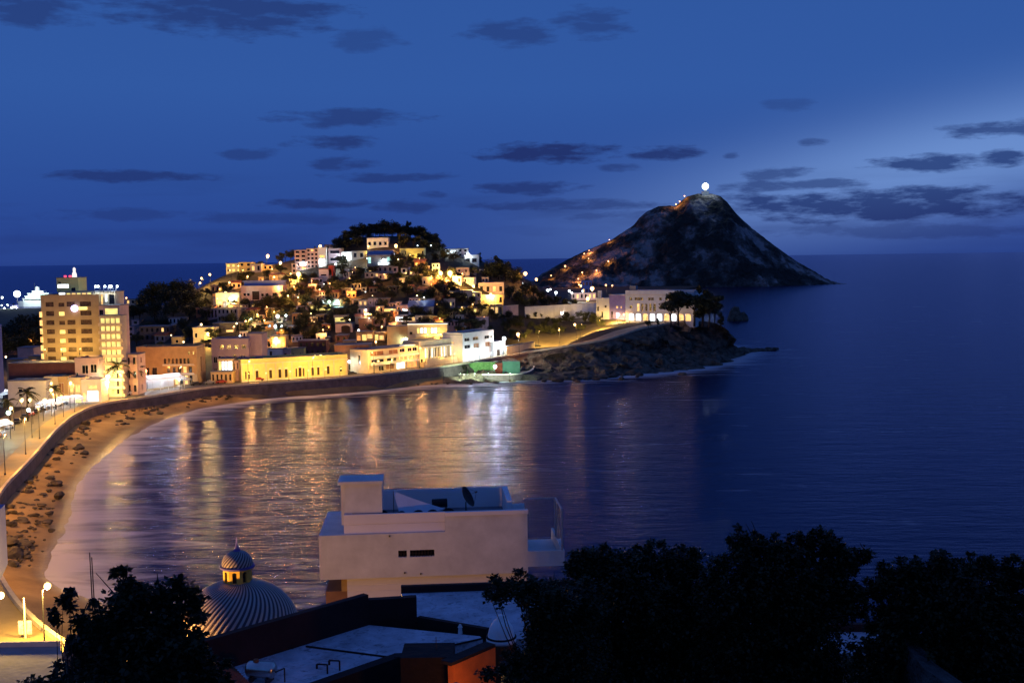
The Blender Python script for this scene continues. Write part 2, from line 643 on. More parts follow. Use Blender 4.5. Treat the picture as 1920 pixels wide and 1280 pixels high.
def rowz(pl, nrm, off, dz=None, z=None):
    return [Vector((p.x + n.x * off, p.y + n.y * off, (p.z + dz) if z is None else z)) + inv for p, n in zip(pl, nrm)]


loft([rowz(Wp, Wn, -.35, z=.6), rowz(Wp, Wn, -.1, dz=0), rowz(Wp, Wn, .5, dz=0), rowz(Wp, Wn, .6, dz=-2)]).build('retaining_face', SEAWALL, root)
loft([rowz(Wp, Wn, -.15, dz=.01), rowz(Wp, Wn, -.15, dz=.75), rowz(Wp, Wn, .45, dz=.75), rowz(Wp, Wn, .45, dz=.01)]).build('parapet', PARAPET, root)
inv = Vector()
tag(loft([rowz(Wp, Wn, .4, dz=.12), rowz(Wp, Wn, 6.0, dz=.12), rowz(Wp, Wn, 6.05, dz=-.02)]).build('promenade', PAVE), kind='structure')
tag(loft([rowz(Wp, Wn, 6.0, dz=-.01), rowz(Wp, Wn, 15.5, dz=-.01)]).build('road', ASPH), kind='structure')
tag(loft([rowz(Wp, Wn, 15.4, dz=-.05), rowz(Wp, Wn, 15.45, dz=.13), rowz(Wp, Wn, 22, dz=.13), rowz(Wp, Wn, 22.2, dz=-.6)]).build('pavement', PAVE), kind='structure')
EARTH = mat('earth_and_scrub', (.055, .042, .026), var=.35, scale=.06, bump=.8, bscale=.5, tint=(.085, .062, .038))
# the road climbing to the headland
inv = Vector()
ROADY = mat('road_concrete', (.34, .28, .18), rough=.7, var=.16, scale=.3)
tag(loft([rowz(Rp, Rn, .2, dz=.05), rowz(Rp, Rn, 11, dz=.05), rowz(Rp, Rn, 11.1, dz=-1.5)]).build('road', ROADY), kind='structure')
tag(loft([rowz(Rp, Rn, 10.9, dz=.03), rowz(Rp, Rn, 13, dz=.25), rowz(Rp, Rn, 18, dz=.2), rowz(Rp, Rn, 26, dz=-1.2)]).build('ground', EARTH), kind='structure')
root = thing('retaining_wall', 'stone retaining wall under the road climbing to the headland', 'wall', tuple(Rp[len(Rp) // 2]))
inv = -root.location
loft([rowz(Rp, Rn, -.5, dz=-4.2), rowz(Rp, Rn, -.3, dz=0), rowz(Rp, Rn, .3, dz=0), rowz(Rp, Rn, .4, dz=-2)]).build('retaining_face', SEAWALL, root)
loft([rowz(Rp, Rn, -.2, dz=.01), rowz(Rp, Rn, -.2, dz=.8), rowz(Rp, Rn, .25, dz=.8), rowz(Rp, Rn, .25, dz=.01)]).build('parapet', PARAPET, root)
inv = Vector()

# ---- ground of the town and the hill
land = [(p.x + n.x * 13, p.y + n.y * 13) for p, n in zip(Wp, Wn)] + [(p.x + n.x * 6, p.y + n.y * 6) for p, n in zip(Rp, Rn)] + \
       [(97, 574), (104, 590), (102, 622), (92, 656), (82, 686), (90, 730), (100, 800), (-640, 800), (-640, -40), (90, -40), (130, 60), (128, 104), (60, 112), (0, 104)]


def inside(poly, x, y):
    c = False
    j = len(poly) - 1
    for i in range(len(poly)):
        xi, yi = poly[i]
        xj, yj = poly[j]
        if (yi > y) != (yj > y) and x < (xj - xi) * (y - yi) / (yj - yi) + xi:
            c = not c
        j = i
    return c


def terrain():
    xs = np.arange(-640, 141, 5.0)
    ys = np.arange(-40, 801, 5.0)
    XX, YY = np.meshgrid(xs, ys)
    Z = np.zeros_like(XX)
    for k in range(len(ys)):
        Z[k] = ground_arr(XX[k], YY[k])
    nx = len(xs)
    vid = {}
    mb = MB()
    wall = np.array([(p.x, p.y) for p in Wp])
    rdp = np.array([tuple(p) for p in Rp])
    for j in range(len(ys)):
        for i in range(nx):
            x, y = xs[i], ys[j]
            if inside(land, x, y):
                z = Z[j, i]
                dm = np.sqrt(((wall - (x, y)) ** 2).sum(1)).min()
                if dm < 27 and y > 120:
                    z = min(z, 5.0) - .25
                else:
                    z += .5 * mnoise.noise(Vector((x * .05, y * .05, 0))) if z > 8 else 0
                    if y > 130:
                        z -= .1
                dr = np.sqrt(((rdp[:, :2] - (x, y)) ** 2).sum(1))
                kr = int(dr.argmin())
                if dr[kr] < 44:
                    t_ = max(0.0, (dr[kr] - 24) / 20)
                    z = min(z, (rdp[kr, 2] - .6) * (1 - t_) + z * t_)
                vid[(i, j)] = len(mb.v)
                mb.v.append((x, y, z))
    for j in range(len(ys) - 1):
        for i in range(nx - 1):
            q = [(i, j), (i + 1, j), (i + 1, j + 1), (i, j + 1)]
            if all(k in vid for k in q):
                mb.f.append(tuple(vid[k] for k in q))
    return mb


tag(terrain().build('ground', EARTH, smooth=True), kind='structure')
mb = MB()
# low land behind the hill that joins the town to the lighthouse hill, and the harbour flats
mb.prism([(-1500, 790), (102, 790), (150, 1100), (200, 1500), (330, 1900), (150, 2120), (-160, 2000), (-260, 1500), (-420, 1300), (-900, 1250), (-1500, 1300)], -2, 3.0)
tag(mb.build('far_shore_land', EARTH), kind='structure')

# ---- rocky headland slope
ROCK = mat('dark_rock', (.042, .034, .026), var=.48, scale=.30, bump=1.0, bscale=.9, tint=(.20, .155, .105))


def cliff():
    cp, ci = resample(CT, 1.4)
    cs = by_index(CS, ci)
    prof = [(0, 1), (.03, .93), (.07, .80), (.12, .62), (.17, .47), (.23, .37), (.30, .29), (.38, .23),  (.47, .17), (.56, .135), (.65, .11), (.74, .085), (.83, .06), (.91, .035), (1, .0), (1.1, -.15)]
    fine = []
    for (u0, v0), (u1, v1) in zip(prof[:-1], prof[1:]):
        for j in range(3):
            fine.append((u0 + (u1 - u0) * j / 3, v0 + (v1 - v0) * j / 3))
    prof = fine + [prof[-1]]
    rows = []
    for u, v in prof:
        row = []
        for k, (a, b) in enumerate(zip(cp, cs)):
            p = Vector((a.x, a.y, 0)).lerp(Vector((b.x, b.y, 0)), u)
            z = a.z * v if v > 0 else v * 6
            p.z = z
            if u > 0:
                am = 1.0 if u < 1 else .3
                q = Vector((p.x * .09, p.y * .09, z * .12))
                p += Vector((mnoise.noise(q) + .5 * mnoise.noise(q * 2.7), mnoise.noise(q + Vector((9, 3, 1))) + .5 * mnoise.noise(q * 2.9), 0)) * 5.5 * min(1, u * 14)
                hz = abs(mnoise.noise(q * 1.6 + Vector((3, 7, 9)))) * 4.6 + mnoise.noise(q * 4) * 1.3 + abs(mnoise.noise(q * 9)) * 1.2 + abs(mnoise.noise(q * 18)) * .7
                p.z += hz * am * min(1, u * 4) * (1 if u < .8 else max(.25, (1.1 - u) * 3)) - (.5 if u > .2 else 0)
            row.append(p)
        rows.append(row)
    return loft(rows)


tag(cliff().build('rocky_slope', ROCK), kind='structure')
# beach continuing below the green wall
pts = [Vector(at(px, py, z=0)) for px, py in ((830, 720), (900, 717), (1000, 713), (1080, 714))]
top = [Vector(at(px, py, z=2.4)) for px, py in ((830, 706), (900, 703), (985, 702), (1050, 696))]
mb = loft([resample(top, 3)[0], by_index([p.lerp(q, .5) - Vector((0, 0, .3)) for p, q in zip(top, pts)], resample(top, 3)[1]), by_index([p - Vector((0, 0, .1)) for p in pts], resample(top, 3)[1])])
tag(mb.build('rocky_foreshore', ROCK), kind='structure')

# ---- lighthouse hill
SIL = [(992, 540), (1008, 526), (1017, 513), (1062, 488), (1096, 471), (1144, 451), (1164, 438), (1190, 421), (1197, 410), (1213, 396), (1236, 386), (1267, 386), (1289, 368), (1308, 363), (1332, 363), (1350, 367),
       (1362, 377), (1383, 403), (1409, 428), (1445, 455), (1484, 484), (1518, 505), (1554, 529)]
YC = 2050.0
SILW = [at(px, py, Y=YC) for px, py in SIL]


def sil_z(x):
    xs = [p.x for p in SILW]
    zs = [p.z for p in SILW]
    return float(np.interp(x, xs, zs, left=-5, right=-5))


def crest_h(x, y):
    s = sil_z(x)
    t = (YC - y) / (190.0 if y < YC else -420.0)
    # the far right of the hill is a spur whose foot lies further back
    px = 960 + F_PX * x / YC
    if y < YC:
        front = 60 + 125 * min(1, max(0, (1575 - px) / 180.0))
        t = (YC - y) / front
    if t >= 1.12:
        return -4.0
    g = 1 - max(t, 0) ** 1.25
    h = s * g
    q = Vector((x * .018, y * .018, 0))
    w = min(1, t * 3)
    h += min(w, t * 1.6) * s * .20 * (mnoise.noise(q) + .6 * mnoise.noise(q * 2.7) + .35 * mnoise.noise(q * 7)) * (1 - .4 * t)
    h += (3.2 * mnoise.noise(q * 6) + 2.4 * mnoise.noise(q * 11) + 2.0 * abs(mnoise.noise(q * 19))) * (.25 + .75 * w)
    return h if t < 1 else min(h, .5)


def crest_hill():
    xs = np.arange(SILW[0].x - 10, SILW[-1].x + 12, 4.0)
    ys = np.concatenate([np.arange(1850, 2062, 4.5), np.arange(2066, 2440, 25)])
    mb = MB()
    n = len(xs)
    for y in ys:
        for x in xs:
            mb.v.append((x, y, crest_h(x, y)))
    for j in range(len(ys) - 1):
        for i in range(n - 1):
            mb.f.append((j * n + i, j * n + i + 1, (j + 1) * n + i + 1, (j + 1) * n + i))
    return mb


mt, nt, bs = new_mat('hill_rock_and_scrub')
N_, L_ = nt.nodes, nt.links
ge = N_.new('ShaderNodeNewGeometry')
n1 = N_.new('ShaderNodeTexNoise')
n1.inputs['Scale'].default_value = .022
n1.inputs['Detail'].default_value = 9
n1.inputs['Roughness'].default_value = .62
L_.new(ge.outputs['Position'], n1.inputs['Vector'])
rp = N_.new('ShaderNodeValToRGB')
rp.color_ramp.elements[0].position = .46
rp.color_ramp.elements[0].color = (.045, .043, .036, 1)
rp.color_ramp.elements[1].position = .61
rp.color_ramp.elements[1].color = (.36, .30, .27, 1)
e = rp.color_ramp.elements.new(.54)
e.color = (.13, .11, .095, 1)
L_.new(n1.outputs['Fac'], rp.inputs['Fac'])
L_.new(rp.outputs['Color'], bs.inputs['Base Color'])
bs.inputs['Roughness'].default_value = .95
bs.inputs['Specular IOR Level'].default_value = .1
n2 = N_.new('ShaderNodeTexNoise')
n2.inputs['Scale'].default_value = .09
n2.inputs['Detail'].default_value = 8
L_.new(ge.outputs['Position'], n2.inputs['Vector'])
bp = N_.new('ShaderNodeBump')
bp.inputs['Strength'].default_value = 1
bp.inputs['Distance'].default_value = 16
L_.new(n2.outputs['Fac'], bp.inputs['Height'])
L_.new(bp.outputs['Normal'], bs.inputs['Normal'])
HILLM = mt
tag(crest_hill().build('hill', HILLM, smooth=False), kind='structure')

# ---- sea
def sea():
    fx = list(np.arange(-120, 200.1, 4.0))
    fy = list(np.arange(110, 720.1, 4.0))
    lo = [-120000, -30000, -8000, -2500, -900, -400, -200]
    hi = [280, 420, 700, 1400, 3000, 8000, 30000, 120000]
    xs = np.array(lo + fx + hi)
    ys = np.array([-3000, -200, 60] + fy + [760, 850, 1000, 1300, 1800, 2600, 4500, 9000, 20000, 60000, 150000])
    shore = np.array([(p.x, p.y) for p in Sp])
    cl, ci = resample(CS, 3)
    cl = np.array([(p.x, p.y) for p in cl])
    mb = MB()
    foam = []
    for y in ys:
        for x in xs:
            mb.v.append((x, y, 0))
            f = 0.0
            if -130 < x < 205 and 100 < y < 760:
                d1 = np.sqrt(((shore - (x, y)) ** 2).sum(1)).min()
                d2 = np.sqrt(((cl - (x, y)) ** 2).sum(1)).min()
                f = max(.95 * math.exp(-d1 / 9) + .24 * math.exp(-d1 / 60) * (1.15 if y < 330 else 1 - (y - 330) / 400), .1 + 1.25 * math.exp(-d2 / 8) if d2 < 40 else 0)
            foam.append(min(f, 1))
    n = len(xs)
    for j in range(len(ys) - 1):
        for i in range(n - 1):
            mb.f.append((j * n + i, j * n + i + 1, (j + 1) * n + i + 1, (j + 1) * n + i))
    mt, nt, bs = new_mat('sea_water')
    N, L = nt.nodes, nt.links
    out = N['Material Output']
    ge = N.new('ShaderNodeNewGeometry')
    at_ = N.new('ShaderNodeAttribute')
    at_.attribute_name = 'foam'
    N.remove(bs)
    gls = N.new('ShaderNodeBsdfGlossy')
    gls.inputs['Color'].default_value = (.42, .42, .61, 1)
    gls.inputs['Roughness'].default_value = .15
    dif = N.new('ShaderNodeBsdfDiffuse')
    dif.inputs['Color'].default_value = (.004, .010, .045, 1)
    fre = N.new('ShaderNodeFresnel')
    fre.inputs['IOR'].default_value = 1.34
    wat = N.new('ShaderNodeMixShader')
    L.new(fre.outputs[0], wat.inputs[0])
    L.new(dif.outputs[0], wat.inputs[1])
    L.new(gls.outputs[0], wat.inputs[2])
    # waves: long swell lines running in to the bay plus chop
    mp = N.new('ShaderNodeMapping')
    mp.inputs['Rotation'].default_value = (0, 0, R(18))
    mp.inputs['Scale'].default_value = (.35, 1, 1)
    L.new(ge.outputs['Position'], mp.inputs['Vector'])
    w1 = N.new('ShaderNodeTexNoise')
    w1.inputs['Scale'].default_value = .16
    w1.inputs['Detail'].default_value = 4
    w1.inputs['Roughness'].default_value = .55
    L.new(mp.outputs[0], w1.inputs['Vector'])
    w2 = N.new('ShaderNodeTexNoise')
    w2.inputs['Scale'].default_value = .55
    w2.inputs['Detail'].default_value = 5
    w2.inputs['Roughness'].default_value = .6
    L.new(mp.outputs[0], w2.inputs['Vector'])
    b1 = N.new('ShaderNodeBump')
    b1.inputs['Strength'].default_value = 1
    b1.inputs['Distance'].default_value = .42
    L.new(w1.outputs['Fac'], b1.inputs['Height'])
    b2 = N.new('ShaderNodeBump')
    b2.inputs['Strength'].default_value = 1
    b2.inputs['Distance'].default_value = .28
    L.new(w2.outputs['Fac'], b2.inputs['Height'])
    L.new(b1.outputs['Normal'], b2.inputs['Normal'])
    L.new(b2.outputs['Normal'], gls.inputs['Normal'])
    L.new(b2.outputs['Normal'], fre.inputs['Normal'])
    # foam: milky broken water near the sand and the rocks
    fb = N.new('ShaderNodeBsdfDiffuse')
    fb.inputs['Color'].default_value = (.62, .60, .60, 1)
    f1 = N.new('ShaderNodeTexNoise')
    f1.inputs['Scale'].default_value = .16
    f1.inputs['Detail'].default_value = 8
    f1.inputs['Roughness'].default_value = .65
    f1.inputs['Distortion'].default_value = .6
    mp3 = N.new('ShaderNodeMapping')
    mp3.inputs['Rotation'].default_value = (0, 0, R(14))
    mp3.inputs['Scale'].default_value = (.22, 1, 1)
    L.new(ge.outputs['Position'], mp3.inputs['Vector'])
    L.new(mp3.outputs[0], f1.inputs['Vector'])
    fm = N.new('ShaderNodeMath')
    fm.operation = 'MULTIPLY_ADD'
    L.new(at_.outputs['Fac'], fm.inputs[0])
    fm.inputs[1].default_value = 1.15
    f2 = N.new('ShaderNodeMath')
    f2.operation = 'MULTIPLY_ADD'
    L.new(f1.outputs['Fac'], f2.inputs[0])
    f2.inputs[1].default_value = 2.6
    f2.inputs[2].default_value = -1.62
    L.new(f2.outputs[0], fm.inputs[2])
    f3 = N.new('ShaderNodeMath')
    f3.operation = 'MULTIPLY'
    f3.use_clamp = True
    L.new(fm.outputs[0], f3.inputs[0])
    f3.inputs[1].default_value = 1.1
    f4 = N.new('ShaderNodeMath')
    f4.operation = 'MINIMUM'
    L.new(f3.outputs[0], f4.inputs[0])
    f4.inputs[1].default_value = .85
    mx = N.new('ShaderNodeMixShader')
    L.new(f4.outputs[0], mx.inputs[0])
    L.new(wat.outputs[0], mx.inputs[1])
    L.new(fb.outputs[0], mx.inputs[2])
    L.new(mx.outputs[0], out.inputs['Surface'])
    o = mb.build('sea', mt)
    a = o.data.attributes.new('foam', 'FLOAT', 'POINT')
    a.data.foreach_set('value', foam)
    return tag(o, kind='structure')


sea()

# ------------------------------------------------------------------ builders


def house(name, label, l, r, yt, yb=None, Y=None, z=None, c2=None, cat='house', depth=10, yaw=0.0, wall=WHITE, rows=1, cols=2, lit=.3, litm=LW,
          roof='flat', roofm=None, win=(.45, .5), v0=.12, ops=None, side=1, group=None, found=3.0, frame=False, base_off=0.0):
    roofm = roofm or ROOF
    mid = (l + r) / 2
    if c2:
        a, b = at(l, c2[0], z=z), at(r, c2[1], z=z)
        P = (a + b) / 2
        w = (b - a).length
        yaw = math.atan2(b.y - a.y, b.x - a.x)
    else:
        if Y is not None:
            P = at(mid, 600, Y=Y)
            P = Vector((P.x, Y, ground(P.x, Y) if z is None else z))
        else:
            P = hit(mid, yb)
            if P is None:
                P = at(mid, yb, Y=660)
        s = fdepth(P) / F_PX
        w = max((r - l) * s - depth * abs(math.sin(R(yaw))) * .6, (r - l) * s * .5) / math.cos(R(yaw))
        yaw = R(yaw)
    h = at(mid, yt, Y=P.y).z - P.z
    root = thing(name, label, cat, tuple(P), yaw, group)
    hw = w / 2
    F = lambda u, v, d: (u, d, v)
    RS = lambda u, v, d: (hw - d, u, v)
    LS = lambda u, v, d: (-hw + d, u, v)
    o_f = []
    if ops is None:
        for i in range(rows):
            fh = h / rows
            for j in range(cols):
                cw = w / cols
                u = -hw + (j + .5) * cw
                a, b = u - cw * win[0] / 2, u + cw * win[0] / 2
                c = i * fh + fh * (v0 + (1 - win[1]) * .35)
                o_f.append((a, b, c, c + fh * win[1], litm if rnd.random() < lit else GLASS))
    else:
        for u0, u1, q0, q1, mm in ops:
            o_f.append((-hw + u0 * w, -hw + u1 * w, q0 * h, q1 * h, mm))
    o_s = []
    if side:
        ns = max(1, int(depth / 6)) if side > 1 else 1
        nr = max(rows, 1)
        for i in range(nr):
            for j in range(ns):
                u = depth * (j + .5) / ns
                c = i * h / nr + h / nr * .35
                o_s.append((u - .6, u + .6, c, c + h / nr * .4, litm if rnd.random() < lit * .5 else GLASS))
    mb = MB()
    mb.wall(F, -hw, hw, -found, h, [o[:4] for o in o_f], .3)
    mb.wall(RS, 0, depth, -found, h, [o[:4] for o in o_s], .25)
    mb.wall(LS, 0, depth, -found, h, [o[:4] for o in o_s], .25)
    mb.quad((-hw, depth, -found), (hw, depth, -found), (hw, depth, h), (-hw, depth, h))
    mb.build('wall', wall, root)
    for oo, T, rec in ((o_f, F, .3), (o_s, RS, .25), (o_s, LS, .25)):
        for a, b, c, d, mm in oo:
            m2 = MB()
            p, q = T(a - .03, c - .03, rec - .02), T(b + .03, d + .03, rec + .08)
            m2.box(min(p[0], q[0]), max(p[0], q[0]), min(p[1], q[1]), max(p[1], q[1]), p[2], q[2])
            wobj = m2.build('window', mm, root)
            if frame and T is F:
                m3 = MB()
                t = .09
                m3.box(a - .12, b + .12, -.05, .04, d, d + .14)
                m3.box(a - .12, b + .12, -.08, .04, c - .12, c)
                m3.box(a - t, a, -.04, .04, c, d)
                m3.box(b, b + t, -.04, .04, c, d)
                if b - a > 1.2:
                    m3.box((a + b) / 2 - .04, (a + b) / 2 + .04, rec - .12, rec - .03, c, d)
                m3.build('frame', TRIM, wobj)
    if roof == 'gable':
        m2 = MB()
        e, rh = .5, min(w, depth) * .22
        y0, y1, ym = -e, depth + e, depth / 2
        for (ya, yb_) in ((y0, ym), (y1, ym)):
            m2.add([(-hw - e, ya, h - .1), (hw + e, ya, h - .1), (hw + e, yb_, h + rh), (-hw - e, yb_, h + rh),
                    (-hw - e, ya, h + .1), (hw + e, ya, h + .1), (hw + e, yb_, h + rh + .2), (-hw - e, yb_, h + rh + .2)],
                   [(0, 1, 2, 3), (4, 5, 6, 7), (0, 1, 5, 4), (0, 3, 7, 4), (1, 2, 6, 5)])
        for x in (-hw, hw):
            m2.add([(x, 0, h - .1), (x, depth, h - .1), (x, ym, h + rh)], [(0, 1, 2)])
        m2.build('roof', TILE if roofm is ROOF else roofm, root)
    else:
        m2 = MB()
        e = .25 if roof == 'flat' else .0
        m2.box(-hw - e, hw + e, -e, depth + e, h, h + .22)
        m2.build('roof', roofm, root)
        if roof == 'parapet':
            m2 = MB()
            t = .25
            z0, z1 = h + .22, h + .95
            m2.box(-hw - .06, hw + .06, -.06, t, z0 - .4, z1)
            m2.box(-hw - .06, hw + .06, depth - t, depth, z0, z1)
            m2.box(-hw - .06, -hw + t, t, depth - t, z0, z1)
            m2.box(hw - t, hw + .06, t, depth - t, z0, z1)
            m2.build('parapet', wall, root)
    root['_h'] = h
    root['_px'] = mid
    root['_py'] = yb if yb else yt + 15
    root['_w'] = w
    return root


def part_boxes(root, name, m, boxes):
    """one part made of several boxes given in the thing's own metres"""
    mb = MB()
    for b in boxes:
        mb.box(*b)
    return mb.build(name, m, root)


# ---- lamps
LAMP_GAIN = 3.0
WARM = (1.0, .46, .10)
ORNG = (1.0, .36, .07)
YELL = (1.0, .60, .13)
COOL = (.80, .93, 1.0)
GRNW = (.70, 1.0, .78)
BULB = {}


def bulb_mat(col):
    k = tuple(col)
    if k not in BULB:
        c = tuple(.15 + .85 * x for x in col)
        BULB[k] = glow('lamp_globe_glass_%d' % len(BULB), c, 4.5, var=0)
    return BULB[k]


LPOLE, LARM = {}, {}
_bm = MB(); _bm.ball((0, 0, 0), 1, 12, 8)
_bulbs = {}


def lamp(px, py, col=WARM, power=1500, h=7.0, r=.45, label=None, group=None, Y=None, wallm=False, name='street_lamp', aim=None, loc=None):
    if loc is not None:
        g = Vector(loc)
    elif Y is not None:
        p = at(px, py, Y=Y)
        g = Vector((p.x, p.y, p.z - h))
    else:
        g = hit(px, py, off=h)
        if g is None:
            p = at(px, py, Y=668)
            g = Vector((p.x, p.y, p.z - h))
    root = thing(name, label, 'lamp', tuple(g), rnd.uniform(0, 6.28), group)
    key = round(h * 2)
    if key not in LPOLE:
        mb = MB()
        mb.tube((0, 0, -.6), (0, 0, h + .05), .10, .06, 8)
        mb.lathe([(.2, 0), (.2, .25), (.12, .4)], 10)
        LPOLE[key] = mb.mesh('pole', METAL)
        mb = MB()
        mb.tube((0, 0, h), (.55, 0, h + .62), .05, .04, 6)
        mb.box(.3, .95, -.16, .16, h + .62, h + .74)
        LARM[key] = mb.mesh('lamp_arm', METAL)
    for nm, me in (('pole', LPOLE[key]), ('lamp_arm', LARM[key])):
        o = bpy.data.objects.new(nm, me)
        C.objects.link(o)
        o.parent = root
    bm = bulb_mat(col)
    if bm.name not in _bulbs:
        _bulbs[bm.name] = _bm.mesh('lamp_globe', bm, True)
    o = bpy.data.objects.new('lamp_globe', _bulbs[bm.name])
    C.objects.link(o)
    o.parent = root
    o.location = (.62, 0, h + .55 - r * .2)
    o.scale = (r, r, r)
    if power:
        ld = bpy.data.lights.new('lamp_light', 'SPOT' if aim else 'POINT')
        ld.energy = power * LAMP_GAIN
        ld.color = col
        ld.shadow_soft_size = .25
        lo = bpy.data.objects.new('lamp_light', ld)
        C.objects.link(lo)
        lo.parent = root
        if aim:
            ld.spot_size = R(aim[3])
            ld.spot_blend = .5
            lo.rotation_mode = 'QUATERNION'
            lo.rotation_quaternion = Matrix.Rotation(-root.rotation_euler.z, 3, 'Z').to_quaternion() @ Vector(aim[:3]).to_track_quat('-Z', 'Y')
        lo.location = (.62, 0, h + .55 - r * 1.2 - .3)
    return root




# ---- trees
LEAF = mat('dark_leaves', (.045, .052, .020), rough=.7, var=.45, scale=.5, tint=(.085, .09, .035))
LEAFN = mat('near_leaves', (.016, .021, .009), rough=.6, var=.4, scale=1.5, tint=(.045, .05, .02), spec=.25)
BARK = mat('bark', (.03, .022, .018), var=.3, scale=3, bump=.4)


def leaf_cloud(mb, rg, lobes, n, size, shell=.55, flat=1.0):
    """leaf clumps through the volume of some ellipsoids; lobes: (centre, (rx, ry, rz))"""
    vol = [l[1][0] * l[1][1] * l[1][2] for l in lobes]
    tot = sum(v ** (2 / 3) for v in vol)
    for (c, rr), v in zip(lobes, vol):
        k = max(8, int(n * v ** (2 / 3) / tot))
        for _ in range(k):
            d = Vector((rg.gauss(0, 1), rg.gauss(0, 1), rg.gauss(0, 1))).normalized()
            q = rg.random() ** .45
            q *= 1 + .22 * mnoise.noise(d * 2.3 + Vector(c) * .7)
            p = Vector((c[0] + d.x * rr[0] * q, c[1] + d.y * rr[1] * q, c[2] + d.z * rr[2] * q))
            a = Vector((rg.gauss(0, 1), rg.gauss(0, 1), rg.gauss(0, .6))).normalized()
            b = a.cross(Vector((rg.gauss(0, 1), rg.gauss(0, 1), rg.gauss(0, 1)))).normalized()
            s = size * rg.uniform(.6, 1.35)
            a, b = a * s, b * s * .6
            mb.add((p - a, p - b * .9 + a * .1, p + a, p + b + a * .05), ((0, 1, 2, 3),))


def tree_mesh(seed, kind):
    rg = random.Random(seed)
    mb = MB()
    lobes = []
    if kind == 'round':
        for i in range(12):
            a = rg.uniform(0, 6.28)
            q = rg.uniform(.12, .36)
            lobes.append(((math.cos(a) * q, math.sin(a) * q, rg.uniform(.28, .82)), (rg.uniform(.17, .27), rg.uniform(.17, .27), rg.uniform(.13, .2))))
        lobes.append(((0, 0, .58), (.34, .34, .36)))
    elif kind == 'tall':
        for i in range(9):
            a = rg.uniform(0, 6.28)
            t = i / 8
            lobes.append(((math.cos(a) * .1, math.sin(a) * .1, .25 + .68 * t), (.16 - .08 * t, .16 - .08 * t, .12)))
    else:
        for i in range(11):
            a = rg.uniform(0, 6.28)
            q = rg.uniform(.1, .5)
            lobes.append(((math.cos(a) * q, math.sin(a) * q, rg.uniform(.55, .88)), (rg.uniform(.14, .24), rg.uniform(.14, .24), rg.uniform(.07, .12))))
    leaf_cloud(mb, rg, lobes, 1500, .042)
    tr = MB()
    tr.tube((0, 0, -.12), (.01, 0, .42), .035, .022, 7)
    for c, rr in lobes[:7]:
        tr.tube((.01, 0, rg.uniform(.25, .42)), c, .016, .004, 5)
    return mb.mesh('crown', LEAF), tr.mesh('trunk', BARK)


TREES = {k: [tree_mesh(s, k) for s in range(3)] for k in ('round', 'tall', 'spread')}


def tree(p, h, kind, label, group, name='tree'):
    cr, tr = rnd.choice(TREES[kind])
    root = thing(name, label, 'tree', tuple(p), rnd.uniform(0, 6.28), group)
    for nm, me in (('crown', cr), ('trunk', tr)):
        o = bpy.data.objects.new(nm, me)
        C.objects.link(o)
        o.parent = root
        o.scale = (h * (1.0 if kind != 'tall' else 1.1), h * (1.0 if kind != 'tall' else 1.1), h)
    return root


def palm_mesh(seed):
    rg = random.Random(seed)
    tr = MB()
    pts = [Vector((.25 * (t ** 2) * .4, 0, t)) for t in (0, .25, .5, .75, 1)]
    for i in range(4):
        tr.tube(pts[i] - Vector((0, 0, .02)), pts[i + 1], .035 - .004 * i, .031 - .004 * i, 8)
    cr = MB()
    top = pts[-1]
    for i in range(24):
        a = rg.uniform(0, 6.28)
        e = rg.uniform(-.7, 1.1)
        L = rg.uniform(.3, .42)
        prev = None
        for k in range(9):
            t = k / 8
            r = L * t * math.cos(e * (1 - .3 * t))
            z = L * t * math.sin(e) - .30 * t * t * L * 1.6
            p = top + Vector((math.cos(a) * r, math.sin(a) * r, z))
            if prev is not None:
                d = (p - prev).normalized()
                sd_ = d.cross(Vector((0, 0, 1))).normalized()
                wd = .075 * math.sin(math.pi * min(1, t * .9 + .12))
                for s in (-1, 1):
                    q = sd_ * (s * wd) + d * .03 - Vector((0, 0, .035))
                    cr.add((prev, p, p + q, prev + (p - prev) * .55 + q), ((0, 1, 2, 3),))
            prev = p
    return cr.mesh('crown', LEAF), tr.mesh('trunk', BARK)


PALMS = [palm_mesh(s) for s in (3, 5)]


def palm(p, h, label, group=None):
    cr, tr = rnd.choice(PALMS)
    root = thing('palm_tree', label, 'palm tree', tuple(p), rnd.uniform(0, 6.28), group)
    for nm, me in (('crown', cr), ('trunk', tr)):
        o = bpy.data.objects.new(nm, me)
        C.objects.link(o)
        o.parent = root
        o.scale = (h, h, h)
    return root


# ---- boulders
def boulder_mesh(seed):
    mb = MB()
    mb.ball((0, 0, 0), 1, 10, 7)
    off = Vector((seed * 3.1, seed * 1.7, seed))
    mb.v = [tuple(Vector(v) * (1 + .38 * mnoise.noise(Vector(v) * 1.1 + off) + .15 * mnoise.noise(Vector(v) * 3 + off)) * (1 if v[2] > 0 else .8)) for v in mb.v]
    return mb.mesh('boulder', ROCK)


BOULD = [boulder_mesh(i) for i in range(6)]


def boulder(p, s, label, group, name='boulder'):
    o = bpy.data.objects.new(name, rnd.choice(BOULD))
    C.objects.link(o)
    o.location = p
    o.scale = (s * rnd.uniform(.8, 1.5), s * rnd.uniform(.8, 1.3), s * rnd.uniform(.45, .8))
    o.rotation_euler = (0, 0, rnd.uniform(0, 6.28))
    return tag(o, label, 'rock', group)


# ---- parked cars
CARP = {k: mat('car_paint_' + k, c, rough=.3, var=.05, spec=.5) for k, c in (('dark', (.03, .03, .035)), ('red', (.25, .03, .02)), ('white', (.6, .6, .58)), ('grey', (.2, .2, .21)))}
RUBBER = mat('tyre_rubber', (.02, .02, .02), var=.1)
HEADL = glow('headlight_glass', (1, .95, .8), 4, var=0)
TAILL = glow('tail_light_glass', (1, .1, .05), 1.2, var=0)


